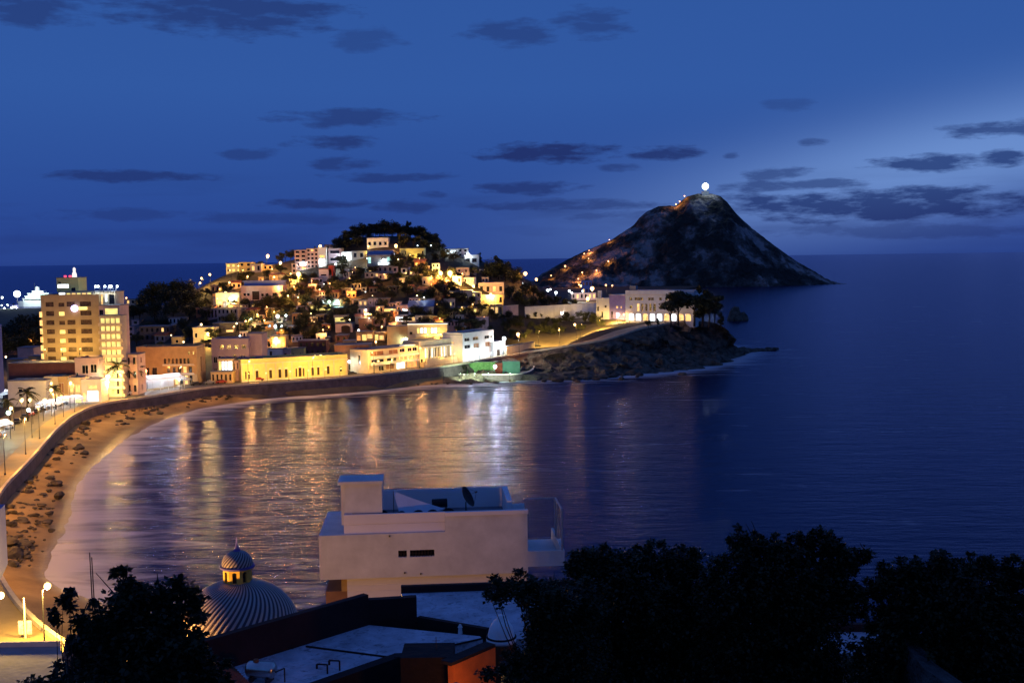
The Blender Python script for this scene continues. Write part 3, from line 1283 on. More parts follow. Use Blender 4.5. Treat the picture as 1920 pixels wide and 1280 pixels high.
def car_proto():
    out = {}
    prof = [(-2.1, .35), (-2.15, .75), (-1.95, .95), (-1.25, 1.0), (-.75, 1.42), (.65, 1.45), (1.25, 1.02), (2.0, .88), (2.15, .7), (2.1, .35)]
    mb = MB()
    n = len(prof)
    vs = []
    for y, k in ((-.85, 1), (.85, 1)):
        for x, z in prof:
            t = .80 if z > 1.1 else 1
            vs.append((x, y * t, z))
    mb.add(vs, [tuple(range(n)), tuple(range(2 * n - 1, n - 1, -1))] + [(i, n + i, n + (i + 1) % n, (i + 1) % n) for i in range(n)])
    out['body'] = mb
    mb = MB()
    for s in (-1, 1):
        y = s * .80
        mb.add([(-.95, y, 1.05), (.95, y, 1.05), (.55, s * .715, 1.38), (-.7, s * .715, 1.38)], [(0, 1, 2, 3)])
    out['side_glass'] = mb
    mb = MB()
    mb.add([(-1.24, -.72, 1.04), (-1.24, .72, 1.04), (-.80, .62, 1.40), (-.80, -.62, 1.40)], [(0, 1, 2, 3)])
    out['windscreen'] = mb
    wl = MB()
    wl.tube((0, -.11, 0), (0, .11, 0), .33, .33, 14)
    return out, wl


_cp, _wl = car_proto()
_cm = {}


def car(p, rz, paint, label, group, lights=False):
    root = thing('parked_car', label, 'car', tuple(p), rz, group)
    if paint not in _cm:
        _cm[paint] = _cp['body'].mesh('body', CARP[paint])
    if 'g' not in _cm:
        _cm['g'] = _cp['side_glass'].mesh('side_window', GLASS)
        _cm['w'] = _cp['windscreen'].mesh('windscreen', GLASS)
        _cm['t'] = _wl.mesh('wheel', RUBBER)
        hb = MB(); hb.box(-.04, .04, -.2, .2, -.08, .08)
        _cm['h'] = hb.mesh('headlight', HEADL)
    for nm, me, lc in [('body', _cm[paint], (0, 0, 0)), ('side_window', _cm['g'], (0, 0, .006)), ('windscreen', _cm['w'], (-.02, 0, .02))] + \
            [('wheel', _cm['t'], (x, y, .33)) for x in (-1.3, 1.3) for y in (-.8, .8)] + ([('headlight', _cm['h'], (-2.16, y, .68)) for y in (-.6, .6)] if lights else []):
        o = bpy.data.objects.new(nm, me)
        C.objects.link(o)
        o.parent = root
        o.location = lc
    return root

# ------------------------------------------------------------------ far shore: lighthouse hill, harbour
def hit_hill(px, py, off=0.0):
    for Y in np.arange(1852, 2062, 1.5):
        p = at(px, py, Y=float(Y))
        if p.z <= crest_h(p.x, p.y) + off:
            return Vector((p.x, p.y, p.z - off))
    p = at(px, py, Y=2048)
    return Vector((p.x, p.y, p.z - off))


# lighthouse on the summit
lp = hit_hill(1323, 366)
g = Vector((lp.x, lp.y, crest_h(lp.x, lp.y)))
lh = thing('lighthouse', 'white lighthouse with a brilliant lamp on the summit of the rocky hill', 'lighthouse', (g.x, 2046, sil_z(g.x) - 1))
mb = MB(); mb.box(-6, 6, -4, 4, -3, 4.2); mb.box(-6.4, 6.4, -4.4, 4.4, 4.2, 4.6)
mb.build('base_house', WHITE, lh)
mb = MB(); mb.lathe([(2.6, 4.6), (2.2, 9.5), (3.0, 9.6), (3.0, 10.1)], 14)
mb.build('tower', WHITE, lh)
mb = MB(); mb.ball((0, -1.0, 13.6), 6.2, 20, 14)
mb.build('lantern_glass', glow('lighthouse_lantern', (.80, .97, 1.0), 3, var=0), lh, True)
mb = MB(); mb.lathe([(2.4, 19.6), (1.6, 20.6), (.1, 21.8)], 12)
mb.build('lantern_roof', METAL, lh)
ld = bpy.data.lights.new('lantern_light', 'POINT')
ld.energy = 25000; ld.color = (.7, .95, 1.0); ld.shadow_soft_size = 2
lo = bpy.data.objects.new('lantern_light', ld); C.objects.link(lo); lo.parent = lh; lo.location = (0, -9, 21)

for px, py, s in ((1086, 534, 1), (1033, 517, .9), (1060, 499, 1.2), (1103, 485, .7), (1096, 476, .9), (1105, 470, .7), (1140, 490, 1), (1119, 507, .9), (1091, 511, 1), (1085, 523, .9), (1142, 450, .6),
                  (1267, 383, .8), (1275, 378, .9), (1283, 368, .9)):
    g = hit_hill(px, py, 7.0)
    top = py < 400
    lamp(px, py, ORNG, 4200 * s if not top else 2200, 7, 1.25 * s, loc=tuple(g),
         label='warm lamp on the path close below the lighthouse' if top else 'orange lamp on the winding path up the left flank of the lighthouse hill',
         group='lamps just below the lighthouse' if top else 'lamps along the lighthouse hill path')
# buildings at the foot of the lighthouse hill
house('boathouse', 'bluish block house at the foot of the lighthouse hill', 1092, 1110, 526, Y=1500, z=3, cat='building', depth=20, wall=BLUEW, rows=2, cols=3, lit=.2, side=0)
house('shed', 'long low pale shed at the foot of the lighthouse hill', 1072, 1118, 549, Y=1300, z=3, cat='building', depth=18, wall=PINK, rows=1, cols=6, lit=.2, side=0)
for px, py, c, r in ((1027, 545, COOL, 1.6), (1042, 549, COOL, 1.5), (1067, 546, COOL, 1.3), (1093, 546, COOL, .8), (1111, 541, WARM, 2.2), (1090, 536, YELL, 1.0), (1137, 535, ORNG, 1.0), (1147, 536, ORNG, .9), (1031, 543, COOL, .9), (1072, 549, COOL, .9)):
    lamp(px, py, c, 5000, 9, r, Y=1250, label='bright white harbour light at the foot of the lighthouse hill' if c is COOL else 'warm lamp on the low land before the lighthouse hill',
         group='white harbour lights' if c is COOL else 'warm lamps before the lighthouse hill')

# harbour far left
p = at(32, 551, Y=1500)
fm = thing('floodlight_mast', 'tall harbour mast with a glaring white floodlight at far left', 'floodlight', (p.x, p.y, 3))
mb = MB(); mb.tube((0, 0, -1), (0, 0, p.z - 4), .5, .3, 8); mb.build('mast', METAL, fm)
mb = MB(); mb.ball((0, 0, p.z - 3), 4.4, 18, 12); mb.build('lamp_globe', glow('floodlight_glass', (.88, .90, 1.0), 6, var=0), fm, True)
ld = bpy.data.lights.new('floodlight', 'POINT'); ld.energy = 60000; ld.color = (.85, .9, 1); ld.shadow_soft_size = 2
lo = bpy.data.objects.new('floodlight', ld); C.objects.link(lo); lo.parent = fm; lo.location = (0, -9, p.z - 3)
for px, py, c, r in ((5, 558, COOL, 1.8), (23, 578, COOL, 2.2), (8, 579, COOL, 1.8), (15, 572, GRNW, 1.5), (18, 584, YELL, 1.2), (3, 573, COOL, 1.3)):
    lamp(px, py, c, 2500, 9, r * .7, Y=1300, label='small white quay light at far left' if c is COOL else 'small greenish quay light at far left', group='quay lights')
# the white ship at the quay
p = at(43, 577, Y=1420); q = at(96, 577, Y=1420)
L_ = (q - p).length
SHIPW = mat('ship_white', (.78, .80, .80), var=.06, scale=.1)
sh = thing('ferry', 'white floodlit passenger ship moored behind the hotel tower', 'ship', ((p.x + q.x) / 2, 1420, 0))
mb = MB(); mb.prism([(-L_ / 2 - 6, 0), (-L_ / 2 + 4, -7), (L_ / 2, -8), (L_ / 2, 8), (-L_ / 2 + 4, 7)], -1, 7); mb.build('hull', SHIPW, sh)
for k, (a, b, z0, z1) in enumerate(((-.40, .5, 7, 10), (-.33, .5, 10.6, 13.2), (-.24, .5, 13.8, 16.4), (-.1, .3, 17, 20))):
    mb = MB(); mb.box(L_ * a, L_ * b, -6.5 + k * .6, 6.5 - k * .6, z0, z1 + .01); mb.build('deck_house', SHIPW, sh)
    mb = MB(); mb.box(L_ * a + 1, L_ * b - 1, -6.6 + k * .6, -6.52 + k * .6, z0 + .9, z0 + 2.0); mb.build('window_band', LT if k else GLASS, sh)
    if k < 3:
        mb = MB(); mb.box(L_ * a - 1, L_ * b, -7.2 + k * .6, 7.2 - k * .6, z1 + .02, z1 + .58); mb.build('deck', SHIPW, sh)
mb = MB(); mb.lathe([(2.6, 20.01), (2.2, 25)], 12, (L_ * .05, 0, 0)); mb.build('funnel', SHIPW, sh)
mb = MB(); mb.tube((-L_ * .06, 0, 20), (-L_ * .06, 0, 30), .3, .15); mb.build('mast', METAL, sh)
for x, e in ((-.3, 1), (.05, 1), (.3, .8)):
    ld = bpy.data.lights.new('deck_light', 'POINT'); ld.energy = 16000 * e; ld.color = (.85, 1, .92); ld.shadow_soft_size = .5
    lo = bpy.data.objects.new('deck_light', ld); C.objects.link(lo); lo.parent = sh; lo.location = (L_ * x, -22, 20)

# sea stack off the headland
st = MB(); st.lathe([(7, -2), (6.6, 1), (5.4, 4), (4.2, 7.5), (2.2, 10.6), (.5, 12)], 14)
st.lathe([(4.5, -2), (4.2, 2), (3.0, 5.2), (.8, 7)], 12, (6.2, 1, 0))
st.v = [tuple(Vector(v) + mnoise.noise_vector(Vector(v) * .35) * 1.5 + mnoise.noise_vector(Vector(v) * 1.1) * .5) for v in st.v]
p = at(1379, 601, z=0)
tag(st.build('sea_stack', ROCK, loc=(p.x, p.y, 0)), 'dark rock standing in the sea just off the headland', 'rock')
# low reef at the tip
for k in range(20):
    t = k / 19
    q = at(1372 + 82 * t, 660 - 4 * t + rnd.uniform(-2, 2), z=0)
    boulder((q.x, q.y, .1), rnd.uniform(1.8, 3.0) * (1.25 - .65 * t), 'dark rock of the low reef running out to sea from the headland', 'rocks of the reef', name='reef_rock')

# ------------------------------------------------------------------ the headland
house('chapel_tower', 'white gabled end block with a small bell gable beside the violet house', 1118, 1143, 562, c2=(596, 597), z=19.6, cat='building', depth=14, wall=WHITE,
      ops=((.05, .2, .38, .62, GLASS), (.62, .78, .58, .70, GLASS), (.38, .5, 0.02, .36, GLASS)), side=0, roof='parapet')
r_ = bpy.data.objects['chapel_tower']
part_boxes(r_, 'bell_gable', WHITE, ((-3.6, -2.9, 0, 1, 10.6, 14.0), (-2.2, -1.5, 0, 1, 10.6, 14.0), (-3.6, -1.5, 0, 1, 14.0, 14.8)))
house('violet_house', 'violet painted block between the white chapel end and the arcaded building', 1142.5, 1172.5, 553, c2=(597, 598), z=19.6, cat='building', depth=14, wall=PURPLE,
      ops=((.42, .55, .44, .53, LW), (.70, .78, .44, .53, LW), (.10, .22, .02, .3, GLASS), (.42, .54, .02, .26, LG)), side=0, roof='flat', roofm=TRIM)


def arch_opening(mb, x0, x1, zs, y, n=10):
    pass


ar = [(.06 + k * .062, .10 + k * .062, .72, .82, GLASS) for k in (0, 1.2, 1.9, 2.6, 4.4, 5.1, 7.0, 8.4, 9.6, 11, 12.3)]
ar += [(.06, .10, .44, .54, GLASS), (.50, .54, .44, .54, GLASS), (.62, .66, .44, .54, GLASS), (.75, .79, .44, .54, GLASS), (.88, .92, .44, .54, GLASS)]
ar += [(.17 + k * .060, .205 + k * .060, .34, .60, LW if k == 0 else GLASS) for k in range(5)]
ar += [(.05 + k * .103, .125 + k * .103, .01, .20, LG if k in (0, 1, 3, 4, 6) else LW) for k in range(9)]
ab = house('arcaded_building', 'white three storey building with bright ground floor arches on the headland', 1173, 1302, 548, c2=(601, 602.5), z=19.3, cat='building', depth=16, wall=WHITE, ops=ar, side=1, roof='parapet', frame=False)
W_, H_ = ab['_w'], ab['_h']
for k in range(9):
    xc = -W_ / 2 + (.0875 + k * .103) * W_
    rr = .0375 * W_
    mb = MB()
    pts = [(xc + rr * math.cos(t), .20 * H_ + rr * .62 * math.sin(t)) for t in [math.pi * i / 10 for i in range(11)]]
    vs = [(x, -.05, z) for x, z in pts]
    mb.add(vs, [tuple(range(len(vs)))])
    # arch head: a lit half round over each opening with a moulded rim
    mb2 = MB()
    for i in range(10):
        (xa, za), (xb, zb) = pts[i], pts[i + 1]
        f = 1.22
        mb2.add([(xa, -.12, za), (xb, -.12, zb), (xc + (xb - xc) * f, -.12, .2 * H_ + (zb - .2 * H_) * f), (xc + (xa - xc) * f, -.12, .2 * H_ + (za - .2 * H_) * f)], [(0, 1, 2, 3)])
    a = mb.build('arch_window', LG if k in (0, 1, 3, 4, 6) else LW, ab)
    mb2.build('arch_rim', TRIM, a)
part_boxes(ab, 'cornice', TRIM, ((-W_ / 2 - .2, W_ / 2 + .2, -.35, -.07, H_ * .90, H_ * .935),))
part_boxes(ab, 'string_course', TRIM, ((-W_ / 2 - .1, W_ / 2 + .1, -.22, -.06, H_ * .295, H_ * .32),))
part_boxes(ab, 'roof_box', GREY, ((-W_ / 2 + .5, -W_ / 2 + 4, 5, 8, H_ + .23, H_ + 3.2),))
# perimeter wall and its houses, left of the chapel end
a, b = at(985, 592, Y=628), at(1119, 592, Y=636)
for nm, lb, x0, x1, yt, yb, ww in (('boundary_wall', 'long white lit boundary wall above the dark slope', 985, 1118, 571, 594, WHITE), ('plaster_wall', 'short mauve lit wall at the left end of the slope top', 938, 972, 573, 591, PINK)):
    Pa, Pb = hit(x0, yb), hit(x1, yb)
    Pa = Pa or at(x0, yb, Y=630); Pb = Pb or at(x1, yb, Y=620)
    rt = thing(nm, lb, 'wall', tuple((Pa + Pb) / 2), math.atan2(Pb.y - Pa.y, Pb.x - Pa.x))
    L2 = (Pb - Pa).length / 2
    hh = (yb - yt) * fdepth(Pa) / F_PX
    part_boxes(rt, 'panel', ww, [(-L2, L2, 0, .4, -4, hh)])
    part_boxes(rt, 'coping', TRIM, [(-L2 - .1, L2 + .1, -.1, .5, hh, hh + .2)])
    part_boxes(rt, 'pier', ww, [(-L2 + k * 4.4, -L2 + k * 4.4 + .5, -.14, -.002, -4, hh) for k in range(1, int(L2 * 2 / 4.4))])
house('colonnade_house', 'low house with pale lit columns left of the mauve wall', 919, 943, 572, yb=591, depth=8, wall=OCHRE, ops=((.08, .3, .05, .8, LW), (.42, .6, .05, .8, LW), (.7, .92, .05, .8, GLASS)), side=0)

# ------------------------------------------------------------------ houses of the hill
def H(l, r, yt, yb, label, name='house', **k):
    return house(name, label, l, r, yt, yb=yb, **k)


G1 = dict(depth=9)
H(424, 452, 494, 511, 'olive lit flat roofed house at the left end of the ridge', wall=CREAM, rows=2, cols=3, lit=.35, depth=10, litm=LY)
H(448, 472, 492, 510, 'tan two storey house with a broad blank side, next along the ridge', wall=OCHRE, rows=2, cols=2, lit=.1)
H(470, 490, 495, 512, 'mauve house on the ridge right of the tan one', wall=MAUVE, rows=1, cols=2, lit=.2)
H(484, 511, 497, 507, 'low ochre ridge house under the glaring yellow street lamp', wall=OCHRE, rows=1, cols=3, lit=.3)
ap = H(553, 575, 469, 507, 'apartment block with stacked balconies, left wing below the summit trees', name='apartment_block', cat='apartment block', wall=PINK, rows=5, cols=2, lit=.1, win=(.62, .5), depth=12)
w_, h_ = ap['_w'], ap['_h']
for k in range(5):
    part_boxes(ap, 'balcony', PINK, [(-w_ / 2 + .2, w_ / 2 - .2, -1.1, -.03, h_ * k / 5 + .1, h_ * k / 5 + h_ / 5 * .28)])
ap = H(575.5, 597, 466, 503, 'apartment block of dark square windows, right wing below the summit trees', name='apartment_block', cat='apartment block', wall=PINK, rows=5, cols=3, lit=.08, win=(.6, .5), depth=12)
H(547, 556, 494, 513, 'narrow pink annex at the foot of the apartment blocks', wall=PINK, rows=2, cols=1, lit=.1, depth=7)
H(597, 612, 464, 502, 'tall floodlit stair tower beside the apartment blocks', name='stair_tower', cat='tower', wall=WHITE, ops=((.1, .5, .05, .4, LG), (.2, .8, .5, .62, LY), (.55, .85, .1, .45, LG)), depth=6, side=0)
H(608, 620, 459, 478, 'pale box house at the left edge of the summit trees', wall=PINK, rows=2, cols=1, lit=0, depth=8)
H(616, 640, 466, 493, 'mauve house with long dark windows below the summit trees', wall=MAUVE, rows=2, cols=1, lit=0, win=(.7, .4), depth=9)
H(640, 660, 472, 489, 'house with a white floodlit front near the summit', wall=WHITE, ops=((.1, .8, .1, .7, LG),), depth=8, side=0)
H(660, 684, 471, 487, 'grey house between the floodlit front and the terrace', wall=GREY, rows=1, cols=2, lit=.2, depth=9)
sm = H(688, 728, 449, 465, 'white villa just below the trees of the summit', name='villa', wall=WHITE, rows=1, cols=4, lit=0, win=(.5, .4), depth=10, roof='parapet')
H(717, 728, 446, 463, 'small stair hut at the right end of the summit villa', wall=WHITE, rows=1, cols=1, lit=0, depth=5, win=(.3, .3))
H(686, 738, 470, 477, 'long low terrace wall glowing yellow under the summit villa', name='terrace_wall', cat='wall', wall=CREAM, ops=(), depth=3, side=0)
H(689, 736, 478, 498, 'house with a blue white floodlit front and sloping grey roof', wall=GREY, ops=((.03, .14, .25, .8, LT), (.42, .97, .08, .32, LG), (.8, .97, .4, .8, LT)), depth=10, side=0, roof='gable', roofm=BROOF)
H(690, 736, 499, 512, 'grey lower storey under the floodlit house', wall=GREY, rows=1, cols=5, lit=.1, depth=6, side=0)
H(750, 796, 466, 482, 'long golden floodlit house beside the summit trees', wall=YELLOW, ops=((.2, .24, .3, .7, GLASS), (.9, .95, .3, .7, GLASS)), depth=8, side=0)
H(598, 622, 505, 527, 'white house with a red gable side and one long window', wall=WHITE, ops=((.15, .6, .45, .58, GLASS),), depth=9, roof='flat', roofm=RED, side=0)
H(616.5, 625, 498, 526, 'red stair block attached at the right of the white house', wall=RED, ops=((.2, .6, .2, .35, GLASS),), depth=8, side=0)
H(666, 684, 504, 511, 'low pale wall house above the dark ravine', wall=PINK, rows=1, cols=3, lit=.1, depth=6, side=0)
H(684, 711, 511, 521, 'cream house with a warm lamp lit wall, mid slope', wall=CREAM, rows=1, cols=3, lit=.35, depth=8, side=0)
H(709, 728, 513, 526, 'pink house with an arched porch, mid slope', wall=PINK, rows=1, cols=2, lit=.3, depth=8, side=0)
H(735, 746, 500, 512, 'small mauve house with one window, mid slope left of centre', wall=MAUVE, rows=1, cols=1, lit=0, depth=7)
H(752, 763, 503, 513, 'small curved white porch house, mid slope', wall=WHITE, rows=1, cols=1, lit=0, win=(.5, .6), depth=7)
H(767, 784, 505, 516, 'low bluish gabled house, mid slope', wall=MAUVE, rows=1, cols=2, lit=0, depth=8, roof='gable', roofm=BROOF)
H(783, 804, 499, 516, 'pink house with tall posts left of the bright lamps', wall=PINK, rows=1, cols=3, lit=0, win=(.5, .6), depth=8)
H(810, 824, 494, 511, 'tall white box house left of the bright yellow lamp', wall=WHITE, rows=2, cols=2, lit=.1, depth=8)
H(836, 857, 467, 480, 'white terrace house with a row of bright lights on the right shoulder', wall=WHITE, ops=((.05, .3, .3, .8, LG), (.4, .62, .3, .8, LG), (.7, .95, .3, .8, LG)), depth=8, side=0)
H(858, 878, 466, 482, 'slim stepped white house on the right shoulder skyline', wall=WHITE, rows=2, cols=2, lit=.1, depth=7)
H(870, 898, 481, 493, 'white house with two dark arches on the right shoulder', wall=WHITE, ops=((.1, .4, .1, .7, GLASS), (.55, .85, .1, .7, GLASS)), depth=9, roof='parapet')
H(855, 880, 502, 514, 'pale violet house right of the bright yellow lamps', wall=MAUVE, rows=1, cols=2, lit=0, win=(.3, .35), depth=9)
H(880, 893, 506, 514, 'low grey house right of the pale violet one', wall=GREY, rows=1, cols=1, lit=0, depth=7)
H(899, 912, 505, 513, 'low white roofed house under the tall dark trees', wall=WHITE, rows=1, cols=2, lit=0, depth=7)
H(903, 916, 520, 532, 'small pink house under the tall dark trees', wall=PINK, rows=1, cols=2, lit=.2, depth=7)
H(843, 885, 545, 559, 'golden house with tall lit columns right of the ravine', wall=CREAM, ops=((.02, .22, .05, .8, LW), (.48, .75, .1, .5, LY)), depth=9, side=0)
part = bpy.data.objects
H(884, 902, 548, 572, 'narrow house lit bright by a wall lamp below the columns house', wall=CREAM, rows=2, cols=2, lit=.6, litm=LY, depth=8)
H(897, 945, 533, 552, 'wide salmon house with long roof terrace', wall=PINK, rows=1, cols=4, lit=.3, depth=12, roof='parapet')
H(903, 944, 553, 573, 'salmon lower storey with a lit courtyard', wall=OCHRE, rows=1, cols=4, lit=.5, litm=LW, depth=7, side=0)
H(858, 876, 576, 586, 'small house with a yellow lit porch right of the blue shed', wall=CREAM, ops=((.1, .9, .15, .85, LY),), depth=6, side=0)
H(885, 896, 577, 588, 'tiny house with one bright yellow window below the salmon house', wall=OCHRE, ops=((.2, .75, .15, .8, LY),), depth=6, side=0)
H(688, 702, 531, 540, 'little white gabled house standing alone in the dark ravine', wall=WHITE, rows=1, cols=1, lit=0, depth=6, roof='gable', roofm=WHITE)
H(677, 687, 539, 547, 'little grey house beside the lone white gable', wall=GREY, rows=1, cols=1, lit=0, depth=6)
mn = H(452, 530, 536, 562, 'pink arcaded mansion with a blue roof terrace under the ridge', name='mansion', wall=PINK,
       ops=((.06, .12, .3, .48, GLASS), (.15, .21, .3, .48, GLASS), (.27, .44, 0, .62, DWOOD), (.49, .55, .25, .45, GLASS), (.60, .66, .25, .45, GLASS), (.76, .86, .25, .5, GLASS), (.9, .97, .1, .5, LW)), depth=12, side=1, roofm=BROOF)
w_, h_ = mn['_w'], mn['_h']
part_boxes(mn, 'roof_terrace', BLUEW, [(-w_ / 2 + 1, w_ / 2, 3, 3.4, h_ + .23, h_ + 2.2), (-w_ / 2 + 1, w_ / 2, 8.6, 9, h_ + .23, h_ + 2.2)])
part_boxes(mn, 'terrace_slab', BLUEW, [(-w_ / 2 + .4, w_ / 2 + .3, 2.4, 9.4, h_ + 2.21, h_ + 2.6)])
H(405, 449, 549, 573, 'glaring yellow lit house front under the lamps left of the mansion', wall=CREAM, ops=((.05, .3, .1, .45, LY), (.42, .58, .08, .8, LY), (.62, .78, .25, .55, LG), (.82, .95, .3, .6, LY)), depth=7, side=0)
H(396, 412, 535, 549, 'small ochre house left above the glaring front', wall=OCHRE, rows=1, cols=2, lit=.2, depth=7)
H(368, 392, 577, 593, 'dim brown house with two lit doors left of the glaring front', wall=BRICK, rows=1, cols=3, lit=.1, depth=8)
H(383, 408, 579, 600, 'dim mauve house with pale posts below the glaring front', wall=MAUVE, rows=1, cols=4, lit=0, win=(.5, .65), depth=8)
H(408, 446, 578, 604, 'dim long grey house under the glaring front', wall=GREY, rows=2, cols=5, lit=.05, depth=10)
H(310, 351, 596, 608, 'pale row house with small dark doors left of the hill', wall=WHITE, rows=1, cols=6, lit=0, win=(.5, .6), depth=8)
H(247, 261, 600, 610, 'little pale hut right of the hotel tower', wall=PINK, rows=1, cols=1, lit=.2, depth=7)
H(239, 252, 612, 632, 'narrow pink stepped house close right of the hotel tower', wall=PINK, rows=2, cols=1, lit=.1, depth=8)
H(236, 262, 561, 572, 'pale flat house with a lamp far behind the hotel tower', wall=CREAM, rows=1, cols=3, lit=.3, depth=8)
H(582, 618, 571, 583, 'yellow green lit terrace bar in the middle of the hill', wall=YELLOW, ops=((.03, .40, .15, .75, LY), (.45, .97, .15, .75, LY)), depth=7, side=0)
H(602, 644, 561, 574, 'teal lit terrace house above the yellow green bar', wall=GREY, ops=((.55, .95, .1, .75, LT),), depth=9, side=0)
H(592, 600, 555, 570, 'slim ochre stair tower left of the teal lit terrace', name='stair_tower', cat='tower', wall=OCHRE, rows=1, cols=1, lit=0, depth=4)
H(624, 646, 577, 589, 'blue roofed dark house below the teal lit terrace', wall=DARKW, rows=1, cols=2, lit=0, depth=9, roofm=BROOF)
H(556, 576, 574, 591, 'open front house with two pale posts, centre of the hill', wall=PINK, ops=((.14, .84, .02, .95, GLASS),), depth=7, side=0)
H(548, 564, 588, 610, 'orange rendered house below the open front house', wall=BRICK, rows=1, cols=2, lit=.1, depth=8)
H(565, 590, 597, 612, 'terracotta house with one bright slit window', wall=BRICK, ops=((.75, .84, .3, .9, LW), (.2, .4, .3, .6, GLASS)), depth=8)
H(660, 673, 562, 574, 'L shaped pale porch house, centre right', wall=PINK, ops=((.25, .95, .25, .95, GLASS),), depth=7, side=0)
H(672, 689, 563, 575, 'small cream house with lit windows, centre right', wall=CREAM, rows=1, cols=2, lit=1, depth=7)
H(690, 709, 560, 575, 'lilac block house, centre right', wall=MAUVE, rows=1, cols=2, lit=0, win=(.2, .3), depth=8)
H(720, 742, 568, 577, 'long pink house with pale posts, centre right', wall=PINK, rows=1, cols=4, lit=0, depth=7)
H(742, 752, 566, 583, 'tall pink chimney like house, centre right', wall=PINK, rows=2, cols=1, lit=0, depth=6)
H(752, 767, 572, 584, 'salmon house with a bright sill left of the blue shed', wall=PINK, ops=((.3, .8, .1, .35, LG),), depth=8, side=0)
H(766, 812, 575, 590, 'long shed with a blue metal roof right of centre', name='shed', cat='shed', wall=BROOF, ops=(), depth=14, side=0, roof='gable', roofm=BROOF)
H(704, 719, 574, 588, 'orange lit small house under the lilac block', wall=OCHRE, rows=1, cols=2, lit=.6, depth=7)
H(720, 742, 578, 585, 'low house with a yellow strip of light', wall=CREAM, ops=((.03, .97, .2, .85, LY),), depth=6, side=0)
H(626, 650, 591, 605, 'house with a bright cream porch, lower centre', wall=CREAM, ops=((.1, .85, .15, .7, LY),), depth=8, side=0)
ah = H(629, 661, 607, 623, 'pale pink house with a round dark archway', wall=PINK, ops=((.34, .86, 0, .62, DWOOD),), depth=9, side=0)
w_, h_ = ah['_w'], ah['_h']
mb = MB()
mb.add([(-w_ / 2 + .60 * w_ + .26 * w_ * math.cos(t), -.04, .62 * h_ + .2 * h_ * math.sin(t)) for t in [math.pi * i / 12 for i in range(13)]], [tuple(range(13))])
mb.build('arch_head', DWOOD, ah)
H(673, 698, 597, 622, 'terracotta block right of the round archway', wall=BRICK, rows=1, cols=1, lit=0, win=(.15, .15), depth=10, side=0)
H(699, 722, 597, 612, 'grey blue house right of the terracotta block', wall=MAUVE, rows=1, cols=2, lit=.1, depth=9)
H(741, 792, 592, 606, 'long white house with bright square windows above the cream restaurant', wall=WHITE, ops=((.02, .19, .3, .85, LG), (.22, .38, .3, .85, LG), (.46, .52, .3, .85, LG), (.62, .72, .35, .8, LW), (.85, .95, .3, .8, GLASS)), depth=9, side=0)
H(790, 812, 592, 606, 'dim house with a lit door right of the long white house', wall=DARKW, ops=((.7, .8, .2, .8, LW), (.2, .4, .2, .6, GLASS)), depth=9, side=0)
H(668, 700, 622, 640, 'golden lit market house with dark arches', wall=OCHRE, ops=((.05, .25, .1, .6, LO), (.35, .6, .1, .7, LY), (.65, .95, .3, .75, LW)), depth=8, side=0)
H(701, 722, 624, 640, 'golden lit house next right of the market house', wall=OCHRE, ops=((.1, .4, .1, .8, LY), (.5, .9, .2, .7, LW)), depth=8, side=0)
H(488, 510, 636, 656, 'orange rendered house behind the white block', wall=BRICK, rows=1, cols=2, lit=.2, depth=8)
H(508, 536, 630, 657, 'house flooded yellow by the lamp at its door', wall=OCHRE, ops=((.1, .3, .1, .4, LY), (.4, .6, .15, .5, LO), (.7, .9, .3, .55, LY)), depth=7, side=0)
H(560, 612, 639, 668, 'long maroon house behind the yellow hall', wall=MAROON, rows=2, cols=5, lit=.05, depth=10)
H(500, 530, 654, 676, 'low white house behind the left of the yellow hall', wall=WHITE, ops=((.2, .35, .1, .8, GLASS),), depth=8, side=0)
H(527, 544, 655, 676, 'low pink house behind the yellow hall', wall=PINK, rows=1, cols=1, lit=0, depth=8, win=(.3, .3))
H(543, 570, 653, 674, 'low yellow lit house behind the yellow hall', wall=YELLOW, rows=1, cols=2, lit=0, win=(.15, .2), depth=8, side=0)
H(362, 402, 614, 640, 'house flooded yellow under the lamp left of the grey block', wall=CREAM, ops=((.1, .2, .3, .6, GLASS), (.55, .75, .1, .5, LW)), depth=9)
H(322, 342, 632, 648, 'orange roof box house above the brown apartments', wall=OCHRE, rows=1, cols=1, lit=0, win=(.2, .3), depth=6)
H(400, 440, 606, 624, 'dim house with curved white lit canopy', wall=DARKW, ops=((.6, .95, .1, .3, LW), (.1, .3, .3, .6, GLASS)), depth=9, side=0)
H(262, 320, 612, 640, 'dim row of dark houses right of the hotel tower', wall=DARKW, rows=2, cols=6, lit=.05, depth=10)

# small lamp lit houses, packed between the named ones
taken = [(px, py) for px, py in [(o.get('_px', 0), o.get('_py', 0)) for o in bpy.data.objects if o.get('category')]]
r5 = random.Random(21)
LITS = []
tries = 0
while len(LITS) < 66 and tries < 9000:
    tries += 1
    px = r5.uniform(395, 905)
    lo_ = np.interp(px, [395, 440, 540, 640, 800, 905], [560, 530, 520, 505, 500, 525])
    py = r5.uniform(lo_, 640)
    if all(abs(px - a) > 14 or abs(py - b) > 8.5 for a, b in taken + LITS):
        LITS.append((px, py))
for k, (px, py) in enumerate(LITS):
    wpx = r5.uniform(13, 25)
    H(px - wpx / 2, px + wpx / 2, py - r5.uniform(8, 13), py + 2, 'small flat roofed house with warm lamp light on its wall, packed among the hillside houses', group='small lit houses of the hillside', wall=r5.choice([PINK, CREAM, WHITE, OCHRE, BRICK, MAUVE]),
      rows=r5.choice([1, 1, 2]), cols=r5.choice([1, 2, 3]), lit=.22, litm=r5.choice([LW, LY, LO]), depth=8, yaw=r5.uniform(-20, 20), roof=r5.choice(['flat', 'flat', 'flat', 'gable', 'parapet']), side=0)

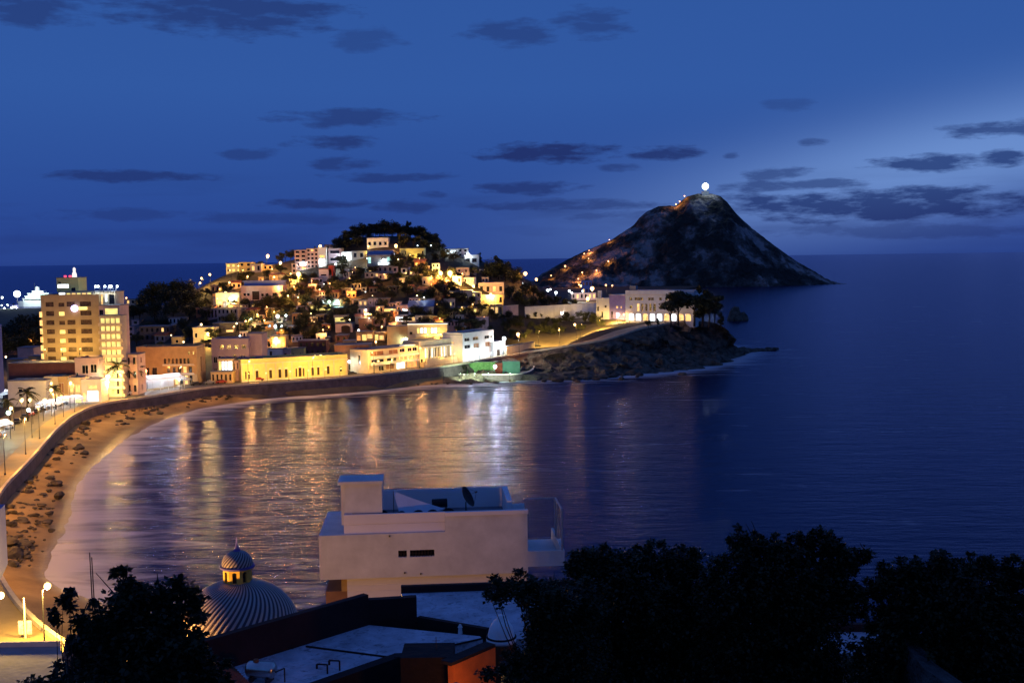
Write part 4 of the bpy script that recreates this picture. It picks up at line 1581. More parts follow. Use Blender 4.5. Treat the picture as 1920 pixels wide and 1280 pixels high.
# unlit houses nobody can tell apart
dk = [(470, 590), (486, 604), (505, 590), (530, 600), (545, 620), (600, 600), (612, 618), (455, 615), (640, 640), (650, 552), (735, 545), (770, 545), (800, 555), (815, 600), (825, 575), (842, 565), (860, 600),
      (700, 548), (640, 530), (580, 548), (560, 540), (660, 515), (300, 640), (285, 622), (760, 525), (800, 530), (830, 545), (590, 625), (615, 640), (480, 575)]
for k, (px, py) in enumerate(dk):
    wpx = rnd.uniform(14, 24)
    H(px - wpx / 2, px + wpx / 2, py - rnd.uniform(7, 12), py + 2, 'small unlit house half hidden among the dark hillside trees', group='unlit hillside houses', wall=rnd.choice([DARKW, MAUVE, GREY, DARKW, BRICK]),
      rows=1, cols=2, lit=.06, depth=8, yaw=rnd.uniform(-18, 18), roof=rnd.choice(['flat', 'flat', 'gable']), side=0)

# ------------------------------------------------------------------ front row along the bay
# hotel tower, tan block
CURT = mat('curtained_window', (.12, .075, .05), rough=.3, var=.4, scale=1.2)
ho = []
for i, (a, b) in enumerate(((.08, .22), (.30, .40), (.44, .58), (.67, .86))):
    for k in range(10):
        v1 = .965 - k * .092
        if i == 2 and k in (1,):
            continue
        mm = CURT
        if i == 1 and k >= 1:
            mm = LY if k in (1, 3, 4, 5, 6) else CURT
        if i == 2 and k == 8:
            mm = LY
        ho.append((a, b, v1 - .06, v1 - .012 if i != 1 else v1 - .02, mm))
ht = house('hotel_tower', 'tall tan hotel tower with a lit round sign, lit side balconies and rooftop bar', 78, 187, 557, Y=402, z=5, cat='hotel', depth=18, wall=TAN, ops=ho, side=0, frame=False, roof='parapet')
w_, h_ = ht['_w'], ht['_h']
for k in range(9):
    mm = LY
    part_boxes(ht, 'stair_light', LW, [(-w_ / 2 - .5, -w_ / 2 + .35, -.35, -.02, h_ * (.80 - k * .085), h_ * (.80 - k * .085) + 2.0)])
# wing with the lit balconies
tw = house('hotel_wing', 'rounded hotel wing of yellow lit balconies at the right of the tan tower', 186, 226, 592, Y=392, z=5, cat='hotel', depth=6, wall=CREAM,
           ops=[(.06 + j * .235, .25 + j * .235, .045 + k * .0955, .045 + k * .0955 + .066, LY) for k in range(10) for j in range(4)], side=0)
w2, h2 = tw['_w'], tw['_h']
for k in range(10):
    z = h2 * (.03 + k * .0955)
    part_boxes(tw, 'balcony', CREAM, [(-w2 / 2, w2 / 2 + 1.0, -1.3, -.02, z - .3, z - .05), (-w2 / 2, w2 / 2 + .9, -1.3, -1.15, z, z + .75)])
bw = house('rooftop_suite', 'recessed top storey of the hotel wing with one lit room', 186, 224, 573, Y=398, z=5, cat='hotel', depth=10, wall=PINK, ops=((.02, .22, .875, .955, GLASS), (.3, .92, .885, .97, LY)), side=0)
# roof storeys
def on_roof(name, label, l, r, yt, yb, Y, **k):
    p = at((l + r) / 2, yb, Y=Y)
    return house(name, label, l, r, yt, Y=Y, z=p.z, found=0.0, **k)


on_roof('roof_bar', 'long glazed rooftop bar on top of the hotel tower', 111, 176, 547, 558.5, 408, cat='roof storey', depth=9, wall=CREAM, ops=[(.02, .2, .2, .9, LG)] + [(.24 + k * .15, .35 + k * .15, .2, .8, LW if k % 2 else LY) for k in range(5)], side=0)
on_roof('roof_pavilion', 'pale columned roof pavilion on the hotel wing under a string of white lamps', 177, 218, 547, 573, 404, cat='roof storey', depth=9, wall=CREAM, ops=((.1, .42, .1, .8, LW), (.52, .62, .3, .8, LG), (.7, .95, .1, .8, GLASS)), side=0)
rb = on_roof('plant_room', 'bright floodlit box on the very top of the hotel with a white beacon', 109, 150, 521, 547, 412, cat='roof storey', depth=8, wall=YELLOW, ops=((.03, .55, .28, .55, LG), (.05, .2, .62, .72, GLASS), (.66, .85, .02, .3, GLASS)), side=0)
mb = MB(); mb.lathe([(.9, 0), (.75, 1.6), (.5, 1.7), (.5, 3.2), (.15, 3.6)], 10, (w_ * .09, 2, rb['_h'] + .22)); mb.build('beacon', glow('beacon_white', (1, .92, .85), 1.1, var=0), rb)
mb = MB(); mb.box(-1.6, -.9, 1, 1.6, rb['_h'] + .23, rb['_h'] + .9); mb.box(.2, .9, 1, 1.6, rb['_h'] + .23, rb['_h'] + .9); mb.build('red_light', glow('red_obstruction_light', (1, .06, .12), 2.5, var=0), rb)
# round emblem sign and its lettering bar
hs = thing('hotel_sign', 'glowing violet white round hotel emblem with a yellow strip beside it on the tan facade', 'sign', tuple(at(148, 578, Y=401.5)))
mb = MB(); mb.tube((-1.6, -.35, 0), (-1.6, .3, 0), 1.15, 1.15, 24); mb.build('emblem_disc', glow('emblem_violet', (.62, .55, 1.0), 5, var=0), hs)
mb = MB(); mb.tube((-1.6, -.42, 0), (-1.6, -.36, 0), .8, .8, 20); mb.build('emblem_centre', glow('emblem_white', (.9, .9, 1), 6, var=0), hs)
mb = MB(); mb.box(-.1, 2.9, -.2, .3, -.55, .55); mb.build('strip', glow('sign_yellow', (1, .8, .25), 1.3, var=.2), hs)
for k in range(7):
    q = at((177, 187, 194, 202, 207, 212, 217)[k], 535, Y=403)
    b_ = at(177, 547, Y=403)
    lamp(0, 0, COOL, 120, q.z - b_.z - .7, .42, loc=(q.x, 403, b_.z - .05), label='small white lamp in the row on the hotel wing roof', group='string of lamps on the hotel roof')

Yf = {}
house('maroon_hall', 'large hall with a long blank maroon side wall left of the hotel', 12, 137, 681, Y=388, z=5, cat='building', depth=10, wall=MAROON, ops=(), side=0)
house('pink_apartments', 'pink apartment front with dark upper windows at the foot of the hotel', 137, 181, 676, Y=386, z=5, cat='apartment block', depth=12, wall=PINK,
      ops=[(.05, .12, .55, .70, GLASS), (.3, .55, .68, .88, GLASS), (.66, .92, .70, .9, GLASS), (.35, .5, .4, .58, GLASS), (.6, .72, .42, .6, GLASS), (.78, .93, .42, .58, LW), (.1, .3, .1, .35, LW), (.4, .62, .1, .32, LG), (.7, .92, .08, .3, LG)], side=0, roof='parapet', frame=True)
house('white_low_house', 'low white floodlit house with two small vents, left of the shopfronts', 9, 79, 714, Y=372, z=5, cat='house', depth=8, wall=WHITE, ops=((.28, .38, .55, .68, GLASS), (.28, .38, .40, .50, GLASS), (.5, .55, .1, .4, GLASS)), side=0)
for nm, lb, l, r, yt, wl, op in (
    ('shop', 'orange lit shopfront with two tall doors beside the white low house', 78, 104, 711, CREAM, ((.1, .2, .5, .8, LO), (.3, .4, .5, .8, LO), (.08, .45, .05, .38, LY), (.55, .9, .05, .4, LW))),
    ('shop', 'shopfront with a wide brown doorway, second from the white low house', 104, 122, 711, OCHRE, ((.1, .55, .45, .85, BRICK), (.1, .4, .04, .38, LY), (.5, .9, .04, .38, LO))),
    ('shop', 'glaring yellow white shopfront in the middle of the lit row', 122, 147, 713, CREAM, ((.15, .4, .5, .8, LW), (.55, .9, .5, .8, LW), (.05, .4, .04, .4, LO), (.5, .95, .04, .36, LY))),
    ('shop', 'white lit shopfront just left of the hotel wing', 147, 184, 716, WHITE, ((.3, .85, .12, .6, LG), (.05, .2, .1, .5, LW), (.35, .8, .68, .85, LW)))):
    house(nm, lb, l, r, yt, Y=377, z=5, cat='shop', depth=7, wall=wl, ops=op, side=0, roof='parapet', frame=True)
house('pink_house', 'pink house with dark upper window right of the hotel', 232, 254, 665, Y=398, z=5, depth=9, wall=PINK, rows=3, cols=2, lit=.2, side=1)
bo = [(.45 + k * .065, .49 + k * .065, .60, .74, GLASS) for k in range(7)] + [(.50 + k * .09, .555 + k * .09, .36, .52, LW if k == 3 else GLASS) for k in range(5)] + \
     [(.86, .89, .84, .92, GLASS), (.93, .96, .84, .92, GLASS)] + [(.55 + k * .08, .60 + k * .08, .05, .28, LW if k % 2 else GLASS) for k in range(5)] + [(.1, .2, .3, .5, GLASS), (.25, .33, .3, .5, GLASS)]
br = house('brown_apartments', 'long ochre apartment building with two rows of balconies behind the white marquee', 254, 366, 654, Y=428, z=5, cat='apartment block', depth=12, wall=OCHRE, ops=bo, side=1, roof='parapet')
w_, h_ = br['_w'], br['_h']
part_boxes(br, 'balcony', TRIM, [(-w_ * .06, w_ * .46, -1.2, -.03, h_ * .55, h_ * .57), (-w_ * .06, w_ * .46, -1.2, -1.05, h_ * .57, h_ * .60)])
part_boxes(br, 'balcony', TRIM, [(-.0, w_ * .46, -1.2, -.03, h_ * .31, h_ * .33), (-.0, w_ * .46, -1.2, -1.05, h_ * .33, h_ * .36)])
gb = house('grey_block', 'three storey mauve block with dark window bands left of the white gable wall', 395, 464, 639, Y=446, z=5, cat='apartment block', depth=12, wall=MAUVE,
           ops=[(.22 + k * .2, .33 + k * .2, .80, .90, GLASS) for k in range(4)] + [(.18, .24, .55, .62, GLASS), (.28, .32, .55, .62, GLASS), (.58, .66, .57, .65, GLASS), (.78, .81, .57, .64, GLASS), (.86, .89, .57, .64, GLASS)] + [(.05, .14, .1, .3, GLASS), (.05, .14, .45, .6, GLASS)], side=1, roof='parapet', frame=True)
house('white_gable_block', 'tall blank pale wall of the block beside the grey apartments', 463, 490, 626, Y=450, z=5, cat='building', depth=10, wall=MAUVE, ops=(), side=0)
house('glass_shop', 'two storey shop with a glaring glass corner below the grey block', 406, 434, 673, Y=438, z=5, cat='shop', depth=7, wall=CREAM, ops=((.05, .2, .35, .9, LY), (.25, .42, .35, .9, LG), (.47, .62, .35, .9, LG), (.67, .95, .45, .9, LG), (.05, .3, .04, .25, LY), (.4, .9, .04, .25, LO)), side=0)
house('slit_window_house', 'plain tan house with three tall slit windows left of the yellow hall', 433, 455, 676, Y=439, z=5, depth=8, wall=PINK, ops=((.1, .2, .6, .9, GLASS), (.36, .46, .6, .9, GLASS), (.64, .74, .6, .9, GLASS)), side=0)
house('small_plaza_house', 'low orange lit kiosk row under the glass shop', 392, 432, 697, Y=433, z=5, cat='kiosk', depth=5, wall=OCHRE, rows=1, cols=5, lit=.3, litm=LO, side=0)

# long yellow hall
yo = []
for u in (.035, .065):
    yo.append((u, u + .012, .12, .50, DWOOD))
for u, a, b, q in ((.13, .026, .10, .52), (.255, .026, .10, .52), (.34, .026, .10, .52), (.40, .026, .10, .52), (.50, .014, .10, .52), (.528, .028, .10, .55), (.568, .014, .10, .52), (.65, .024, .12, .52), (.705, .024, .12, .52), (.80, .026, .14, .55)):
    yo.append((u, u + a, b, q, DWOOD))
yo.append((.925, .945, .24, .48, GLASS))
yh = house('yellow_hall', 'long single storey yellow hall glowing under floodlights, with tall arched doors', 453, 652, 673, c2=(716, 704), z=5.4, cat='hall', depth=12, wall=YELLOW, ops=yo, side=1, roof='parapet')
w_, h_ = yh['_w'], yh['_h']
part_boxes(yh, 'cornice', TRIM, [(-w_ / 2 - .2, w_ / 2 + .2, -.3, -.07, h_ * .86, h_ * .90)])
part_boxes(yh, 'plinth', TRIM, [(-w_ / 2 - .1, w_ / 2 + .1, -.2, -.02, -1, h_ * .06)])
for u in (0, .105, .22, .31, .375, .46, .62, .76, .86, .985):
    part_boxes(yh, 'pilaster', CREAM, [(-w_ / 2 + u * w_, -w_ / 2 + u * w_ + .5, -.16, -.02, h_ * .07, h_ * .855)])
for u, a, b, q, _m in yo[2:12]:
    xa, xb, zt = -w_ / 2 + u * w_, -w_ / 2 + a * w_, q * h_
    mb = MB()
    xc, rr = (xa + xb) / 2, (xb - xa) / 2
    for i in range(8):
        t0, t1 = math.pi * i / 8, math.pi * (i + 1) / 8
        mb.add([(xc + rr * math.cos(t0), -.06, zt + rr * math.sin(t0)), (xc + rr * math.cos(t1), -.06, zt + rr * math.sin(t1)), (xc + 1.35 * rr * math.cos(t1), -.09, zt + 1.35 * rr * math.sin(t1)), (xc + 1.35 * rr * math.cos(t0), -.09, zt + 1.35 * rr * math.sin(t0))], [(0, 1, 2, 3)])
    mb.add([(xc + rr * math.cos(math.pi * i / 8), -.03, zt + rr * math.sin(math.pi * i / 8)) for i in range(9)], [tuple(range(9))])
    mb.build('door_arch', TRIM, yh)
# terracotta block and the balcony apartments
house('terracotta_block', 'terracotta apartment block with small windows beside the yellow hall', 626, 690, 647, Y=466, z=5.5, cat='apartment block', depth=12, wall=BRICK,
      ops=[(.1, .17, .60, .74, GLASS), (.24, .33, .50, .66, GLASS), (.66, .72, .82, .90, GLASS), (.66, .72, .60, .68, GLASS), (.88, .95, .48, .62, GLASS), (.2, .3, .2, .4, GLASS), (.4, .5, .1, .3, GLASS)], side=1, frame=True)
house('roof_house', 'small pale roof house with dark windows on the terracotta block', 642, 664, 639, Y=474, z=5.5, depth=6, wall=OCHRE, ops=((.2, .35, .80, .92, GLASS), (.55, .7, .80, .92, GLASS)), side=0)
ba_ops = [(.04, .30, .74, .92, BRICK), (.40, .58, .74, .92, BRICK), (.62, .72, .78, .93, GLASS), (.78, .86, .78, .93, GLASS), (.88, .97, .78, .93, GLASS),
          (.06, .30, .44, .56, GLASS), (.36, .55, .44, .56, GLASS), (.60, .64, .46, .58, LW), (.68, .72, .46, .58, LW), (.77, .81, .46, .58, LY), (.86, .9, .46, .58, LW),
          (.2, .3, .06, .26, GLASS), (.34, .50, .08, .30, BRICK), (.55, .72, .06, .32, LG), (.76, .97, .06, .34, LO)]
ba = house('balcony_apartments', 'cream three storey apartments with long white balconies on the shore road', 691, 785, 652, c2=(700, 689), z=6, cat='apartment block', depth=11, wall=CREAM, ops=ba_ops, side=1, roof='flat', frame=True)
w_, h_ = ba['_w'], ba['_h']
for q in (.60, .33):
    part_boxes(ba, 'balcony', WHITE, [(-w_ / 2 + .3, w_ * .08, -1.3, -.06, h_ * q, h_ * q + .25), (-w_ / 2 + .3, w_ * .08, -1.3, -1.15, h_ * q + .25, h_ * q + 1.1)])
    part_boxes(ba, 'balcony', WHITE, [(w_ * .1, w_ / 2 - .2, -1.1, -.06, h_ * q, h_ * q + .22), (w_ * .1, w_ / 2 - .2, -1.1, -1.0, h_ * q + .22, h_ * q + .9)])
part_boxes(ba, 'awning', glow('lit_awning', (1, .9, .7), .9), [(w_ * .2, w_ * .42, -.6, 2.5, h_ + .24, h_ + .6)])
# cream restaurant: wide glazed ground floor, tan upper block behind
cr = house('cream_restaurant', 'cream restaurant with bright white columns and tall windows on the shore road', 786, 864, 640, c2=(687, 678), z=6.2, cat='restaurant', depth=10, wall=CREAM,
           ops=[(.13 + k * .075, .175 + k * .075, .34, .74, LG if k in (0, 2, 5, 6, 8) else GLASS) for k in range(10)] + [(.04, .09, .1, .3, GLASS), (.92, .97, .3, .7, GLASS)], side=1, roof='parapet')
w_, h_ = cr['_w'], cr['_h']
for k in range(10):
    u = -w_ / 2 + (.118 + k * .075) * w_
    part_boxes(cr, 'column', WHITE, [(u - .14, u + .14, -.7, -.35, h_ * .28, h_ * .80)])
part_boxes(cr, 'terrace', CREAM, [(-w_ / 2 + 1.5, w_ / 2 - .5, -3.2, -.04, -1, h_ * .18), (-w_ / 2 + 1.5, w_ / 2 - .5, -3.2, -3.0, h_ * .18 + .01, h_ * .30)])
part_boxes(cr, 'canopy', WHITE, [(-w_ / 2 + 1.5, w_ / 2 - .5, -1.2, -.07, h_ * .81, h_ * .84)])
mb = MB()
for k in range(9):
    mb.box(-w_ / 2 - .8 + k * .35, -w_ / 2 - .45 + k * .35, -4.2, -1.0, -1, .35 * (9 - k) * .6)
mb.build('stairs', CREAM, cr)
cu = house('cream_upper_house', 'upper cream house with bright window strip and glowing eaves, above the restaurant', 764, 838, 608, Y=506, z=6.5, cat='house', depth=12, wall=CREAM,
           ops=[(.24 + k * .088, .30 + k * .088, .76, .90, LG if k % 3 else LY) for k in range(7)] + [(.05, .12, .72, .80, GLASS)] + [(.40 + k * .105, .47 + k * .105, .42, .50, GLASS) for k in range(5)], side=0)
w_, h_ = cu['_w'], cu['_h']
part_boxes(cu, 'lit_eaves', glow('eaves_strip_light', (1, .93, .75), 1.6, var=.1), [(-w_ / 2, w_ / 2 + .3, -.75, -.28, h_ + .02, h_ + .32)])
part_boxes(cu, 'balcony', TRIM, [(-w_ / 2 + w_ * .2, w_ / 2 - .2, -1.4, -.03, h_ * .66, h_ * .68), (-w_ / 2 + w_ * .2, w_ / 2 - .2, -1.4, -1.25, h_ * .68, h_ * .74)])
part_boxes(cu, 'lower_balcony', TRIM, [(-w_ / 2 + w_ * .3, w_ / 2, -1.4, -.03, h_ * .37, h_ * .40)])
house('tan_blank_house', 'large blank tan wall joined to the left of the cream upper house', 725, 765, 612, Y=510, z=6.5, depth=10, wall=OCHRE, ops=(), side=0)
wb = house('white_seafront_building', 'white building with a glaring floodlit blank ground floor at the end of the front row', 868, 926, 625, c2=(680, 671), z=6.4, cat='building', depth=11, wall=WHITE,
           ops=[(.06, .22, .77, .88, GLASS), (.32, .50, .77, .88, GLASS), (.70, .86, .77, .88, GLASS), (.9, .95, .77, .88, GLASS), (.06, .24, .50, .62, GLASS), (.34, .52, .48, .64, BRICK), (.72, .88, .48, .64, BRICK)], side=1, roof='parapet', frame=True)
house('white_annex', 'small white annex with a brown door under the corner floodlight', 926, 948, 640, c2=(671, 667), z=6.6, cat='building', depth=8, wall=WHITE, ops=((.25, .55, .06, .5, DWOOD), (.1, .6, .75, .92, LT)), side=0)
house('golden_wall', 'low golden lit wall right of the white annex', 950, 1003, 645, c2=(665, 655), z=7.6, cat='wall', depth=1.2, wall=CREAM, ops=(), side=0, found=1.5)
house('tan_link_house', 'yellow lit narrow link house between restaurant and white building', 856, 869, 634, Y=504, z=6.5, depth=8, wall=YELLOW, ops=((.3, .7, .05, .35, GLASS), (.2, .5, .7, .85, GLASS)), side=0)

# green lit wall and plaza below the road
a, b = at(838, 700, z=2.6), at(975, 698, z=2.6)
gw = thing('green_wall', 'green floodlit sloping wall under the shore road with a rust red door', 'wall', tuple((a + b) / 2), math.atan2(b.y - a.y, b.x - a.x))
L2 = (b - a).length / 2
GREENP = mat('green_lit_wall', (.16, .42, .10), var=.3, scale=.5, bump=.2, tint=(.25, .5, .16))  # the green light on the wall is put into this colour
TEALP = mat('teal_green_paint', (.12, .30, .20), var=.15, scale=.4)
mb = MB(); n = 14
for k in range(n):
    x0, x1 = -L2 + 2 * L2 * .68 * k / n, -L2 + 2 * L2 * .68 * (k + 1) / n
    h0, h1 = 2.0 + 2.6 * min(1, (k) / 8), 2.0 + 2.6 * min(1, (k + 1) / 8)
    mb.quad((x0, 0, -1), (x1, 0, -1), (x1, 1.1, h1), (x0, 1.1, h0))
    mb.quad((x0, 1.1, h0), (x1, 1.1, h1), (x1, 4, h1), (x0, 4, h0))
mb.build('sloping_face', GREENP, gw)
part_boxes(gw, 'panel', TEALP, [(-L2 + 2 * L2 * .76, L2, .3, 3.5, -1, 4.8)])
part_boxes(gw, 'door', mat('rust_door', (.30, .07, .04), var=.2, scale=.8), [(-L2 + 2 * L2 * .66, -L2 + 2 * L2 * .76, -.25, 1.5, -1, 4.2)])
q = at(930, 700, z=2.6)
pc = at(940, 697, z=2.5)
pz = thing('round_plaza', 'rounded terrace with a curved cream parapet under the shore road', 'terrace', (pc.x, pc.y, 2.0))
outer = [at(px, py, z=2.8) - Vector((pc.x, pc.y, 2.0)) for px, py in ((860, 702), (900, 702.5), (940, 702.5), (970, 701.5), (988, 698.5), (998, 693), (1001, 687), (996, 680), (985, 674), (970, 669.5))]
outer, _ = resample(outer, 1.2)
nn = inland(outer)
flat = lambda off, z: [Vector((p.x + k.x * off, p.y + k.y * off, z)) for p, k in zip(outer, nn)]
loft([flat(-.3, -3), flat(-.3, .75), flat(.3, .75), flat(.3, .0)]).build('low_wall', SEAWALL, pz)
loft([flat(-.36, .76), flat(-.36, 1.15), flat(.36, 1.15), flat(.36, .76)]).build('coping', TRIM, pz)
mb = MB(); pts = flat(.2, .05); mb.add([tuple(p) for p in pts], [tuple(range(len(pts)))]); mb.build('paving', mat('plaza_paving', (.16, .17, .13), var=.2, scale=.5), pz)
out2 = [p for p in flat(2.2, .05)][int(len(outer) * .55):]
n2_ = nn[int(len(outer) * .55):]
loft([[p - Vector((0, 0, .02)) for p in out2], [Vector((p.x, p.y, 1.0)) for p in out2], [Vector((p.x + k.x * .5, p.y + k.y * .5, 1.0)) for p, k in zip(out2, n2_)], [Vector((p.x + k.x * .5, p.y + k.y * .5, -.0)) for p, k in zip(out2, n2_)]]).build('inner_curved_wall', TRIM, pz)

# marquees on the promenade, lit from inside
TENT = bpy.data.materials.new('tent_canvas')
TENT.use_nodes = True
nt = TENT.node_tree
N_, L_ = nt.nodes, nt.links
df = N_.new('ShaderNodeBsdfDiffuse'); df.inputs[0].default_value = (.8, .8, .8, 1)
tr_ = N_.new('ShaderNodeBsdfTranslucent'); tr_.inputs[0].default_value = (.8, .82, .85, 1)
mx = N_.new('ShaderNodeMixShader'); mx.inputs[0].default_value = .55
L_.new(df.outputs[0], mx.inputs[1]); L_.new(tr_.outputs[0], mx.inputs[2]); L_.new(mx.outputs[0], N_['Material Output'].inputs['Surface'])
TENT_P = 700


def marquee(p, w, d, rz, label, power=1.0, h=2.9, ph=1.6):
    t = thing('marquee', label, 'marquee', tuple(p), rz, 'white marquees on the promenade')
    mb = MB()
    n = 8
    ridge = d / 2
    for k in range(n):
        x0, x1 = -w / 2 + w * k / n, -w / 2 + w * (k + 1) / n
        s0, s1 = .25 * math.sin(math.pi * ((k) % 2)), .0
        mb.quad((x0, 0, h), (x1, 0, h), (x1, ridge, h + ph), (x0, ridge, h + ph))
        mb.quad((x0, ridge, h + ph), (x1, ridge, h + ph), (x1, d, h), (x0, d, h))
        mb.quad((x0, -.05, h), (x1, -.05, h), (x1, -.05, h - .5), (x0, -.05, h - .5))
    mb.add([(-w / 2, 0, h), (-w / 2, d, h), (-w / 2, ridge, h + ph)], [(0, 1, 2)])
    mb.add([(w / 2, 0, h), (w / 2, d, h), (w / 2, ridge, h + ph)], [(0, 1, 2)])
    mb.build('canopy', TENT, t)
    mb = MB()
    mb.quad((-w / 2, d, -.5), (w / 2, d, -.5), (w / 2, d, h), (-w / 2, d, h))
    mb.build('rear_cloth', TENT, t)
    m2 = MB(); m2.tube((0, 0, -.6), (0, 0, h), .06, .06, 6)
    me = m2.mesh('post', WHITE)
    for x in (-w / 2, -w / 6, w / 6, w / 2):
        o = bpy.data.objects.new('post', me); C.objects.link(o); o.parent = t; o.location = (x, .02, 0)
    for k in range(2):
        m2 = MB(); m2.ball((0, 0, 0), .18, 8, 6)
        o = m2.build('lamp_globe', bulb_mat(COOL), t); o.location = (-w / 4 + k * w / 2, ridge, h + .4)
        ld = bpy.data.lights.new('tent_light', 'POINT'); ld.energy = TENT_P * power; ld.color = (.80, .90, 1); ld.shadow_soft_size = .3
        lo = bpy.data.objects.new('tent_light', ld); C.objects.link(lo); lo.parent = t; lo.location = (-w / 4 + k * w / 2, ridge, h - .3)
    return t


def wall_pt(i, off, z=5.25):
    p, n = Wp[i], Wn[i]
    return Vector((p.x + n.x * off, p.y + n.y * off, z))


def pave_at(px, py, z=5.25):
    p = at(px, py, z=z)
    return p


for l, r, y, lb, pw in ((272, 316, 735, 'left half of the great blue white marquee right of the palms', 1.1), (316, 346, 731, 'right half of the great blue white marquee right of the palms', 1.0), (346, 366, 724, 'small white marquee tapering at the right end of the great one', .5)):
    a, b = at(l, y, z=5.25), at(r, y - 3, z=5.25)
    marquee((a + b) / 2, (b - a).length, 8, math.atan2(b.y - a.y, b.x - a.x), lb, pw, 4.2 if pw > .6 else 2.6, 1.5)
for l, r, y, lb, pw in ((0, 28, 752, 'white marquee at the left picture edge before the low white house', .7), (88, 118, 771, 'low white marquee on the promenade below the shopfronts', .6), (118, 158, 763, 'long low white marquee joining the shopfronts to the hotel', .7), (158, 190, 755, 'white marquee at the foot of the hotel wing', .8), (0, 26, 812, 'nearest white marquee, cut by the left picture edge', .6)):
    a, b = at(l, y, z=5.25), at(r, y - 5, z=5.25)
    marquee((a + b) / 2, (b - a).length, 5, math.atan2(b.y - a.y, b.x - a.x), lb, pw, 2.4, .9)

# town boxes behind, far left
house('pink_box_house', 'plain pink box house behind the maroon hall', 30, 60, 652, Y=440, z=5, depth=8, wall=PINK, ops=(), side=0)
house('dim_box_house', 'dim violet box house with a white lamp left of the hotel', 59, 77, 655, Y=450, z=5, depth=8, wall=MAUVE, ops=(), side=0)
house('orange_yard_house', 'low orange lit yard house under the pink box house', 9, 40, 674, Y=428, z=5, depth=6, wall=OCHRE, ops=((.1, .4, .5, .9, LO),), side=0)
house('orange_terrace_house', 'low orange lit terrace house touching the hotel tower', 50, 79, 668, Y=425, z=5, depth=6, wall=OCHRE, ops=((.2, .5, .6, .9, LO),), side=0)

# ------------------------------------------------------------------ street lamps
HILLG = dict(label='warm street lamp glowing among the houses of the hillside', group='street lamps of the hillside')
for px, py, c, pw, r in ((373, 532, YELL, 900, .6), (380, 523, YELL, 900, .6), (394, 516, YELL, 1200, .7), (428, 531, ORNG, 900, .6), (463, 520, WARM, 800, .5), (510, 506, COOL, 150, .35), (512, 521, WARM, 900, .6), (445, 500, YELL, 200, .45), (433, 508, YELL, 300, .4),
                         (541, 556, WARM, 500, .5), (620, 533, WARM, 200, .4), (688, 583, COOL, 400, .6), (657, 601, COOL, 120, .4), (705, 642, WARM, 700, .55), (715, 614, WARM, 350, .45), (692, 463, YELL, 700, .6), (782, 462, COOL, 100, .35), (810, 462, COOL, 100, .4),
                         (657, 484, COOL, 300, .5), (887, 538, YELL, 4000, .8), (920, 553, YELL, 3000, .75), (979, 532, COOL, 80, .35), (784, 556, COOL, 120, .4), (797, 559, COOL, 80, .35), (884, 572, WARM, 150, .4), (343, 643, COOL, 200, .5), (323, 630, COOL, 120, .35),
                         (375, 610, COOL, 350, .6), (392, 627, YELL, 3000, .75), (443, 608, COOL, 200, .5), (437, 614, WARM, 200, .45), (450, 632, COOL, 250, .5), (235, 560, WARM, 700, .55), (68, 657, COOL, 400, .5), (60, 637, ORNG, 700, .7), (12, 671, COOL, 400, .5), (21, 680, WARM, 600, .5), (56, 678, WARM, 500, .45),
                         (692, 598, COOL, 60, .3), (745, 488, COOL, 120, .4), (668, 503, WARM, 60, .3), (660, 512, COOL, 60, .25), (722, 516, WARM, 200, .4), (606, 534, COOL, 60, .3), (866, 578, WARM, 120, .35), (700, 556, COOL, 60, .25), (683, 549, COOL, 60, .3), (590, 605, WARM, 80, .3), (712, 578, WARM, 120, .35), (757, 582, COOL, 150, .4)):
    lamp(px, py, c if (c is not COOL or rnd.random() < .5) else (1.0, .66, .30), pw * (1.9 if c is not COOL else .7), 6.0, r * .85, **HILLG)
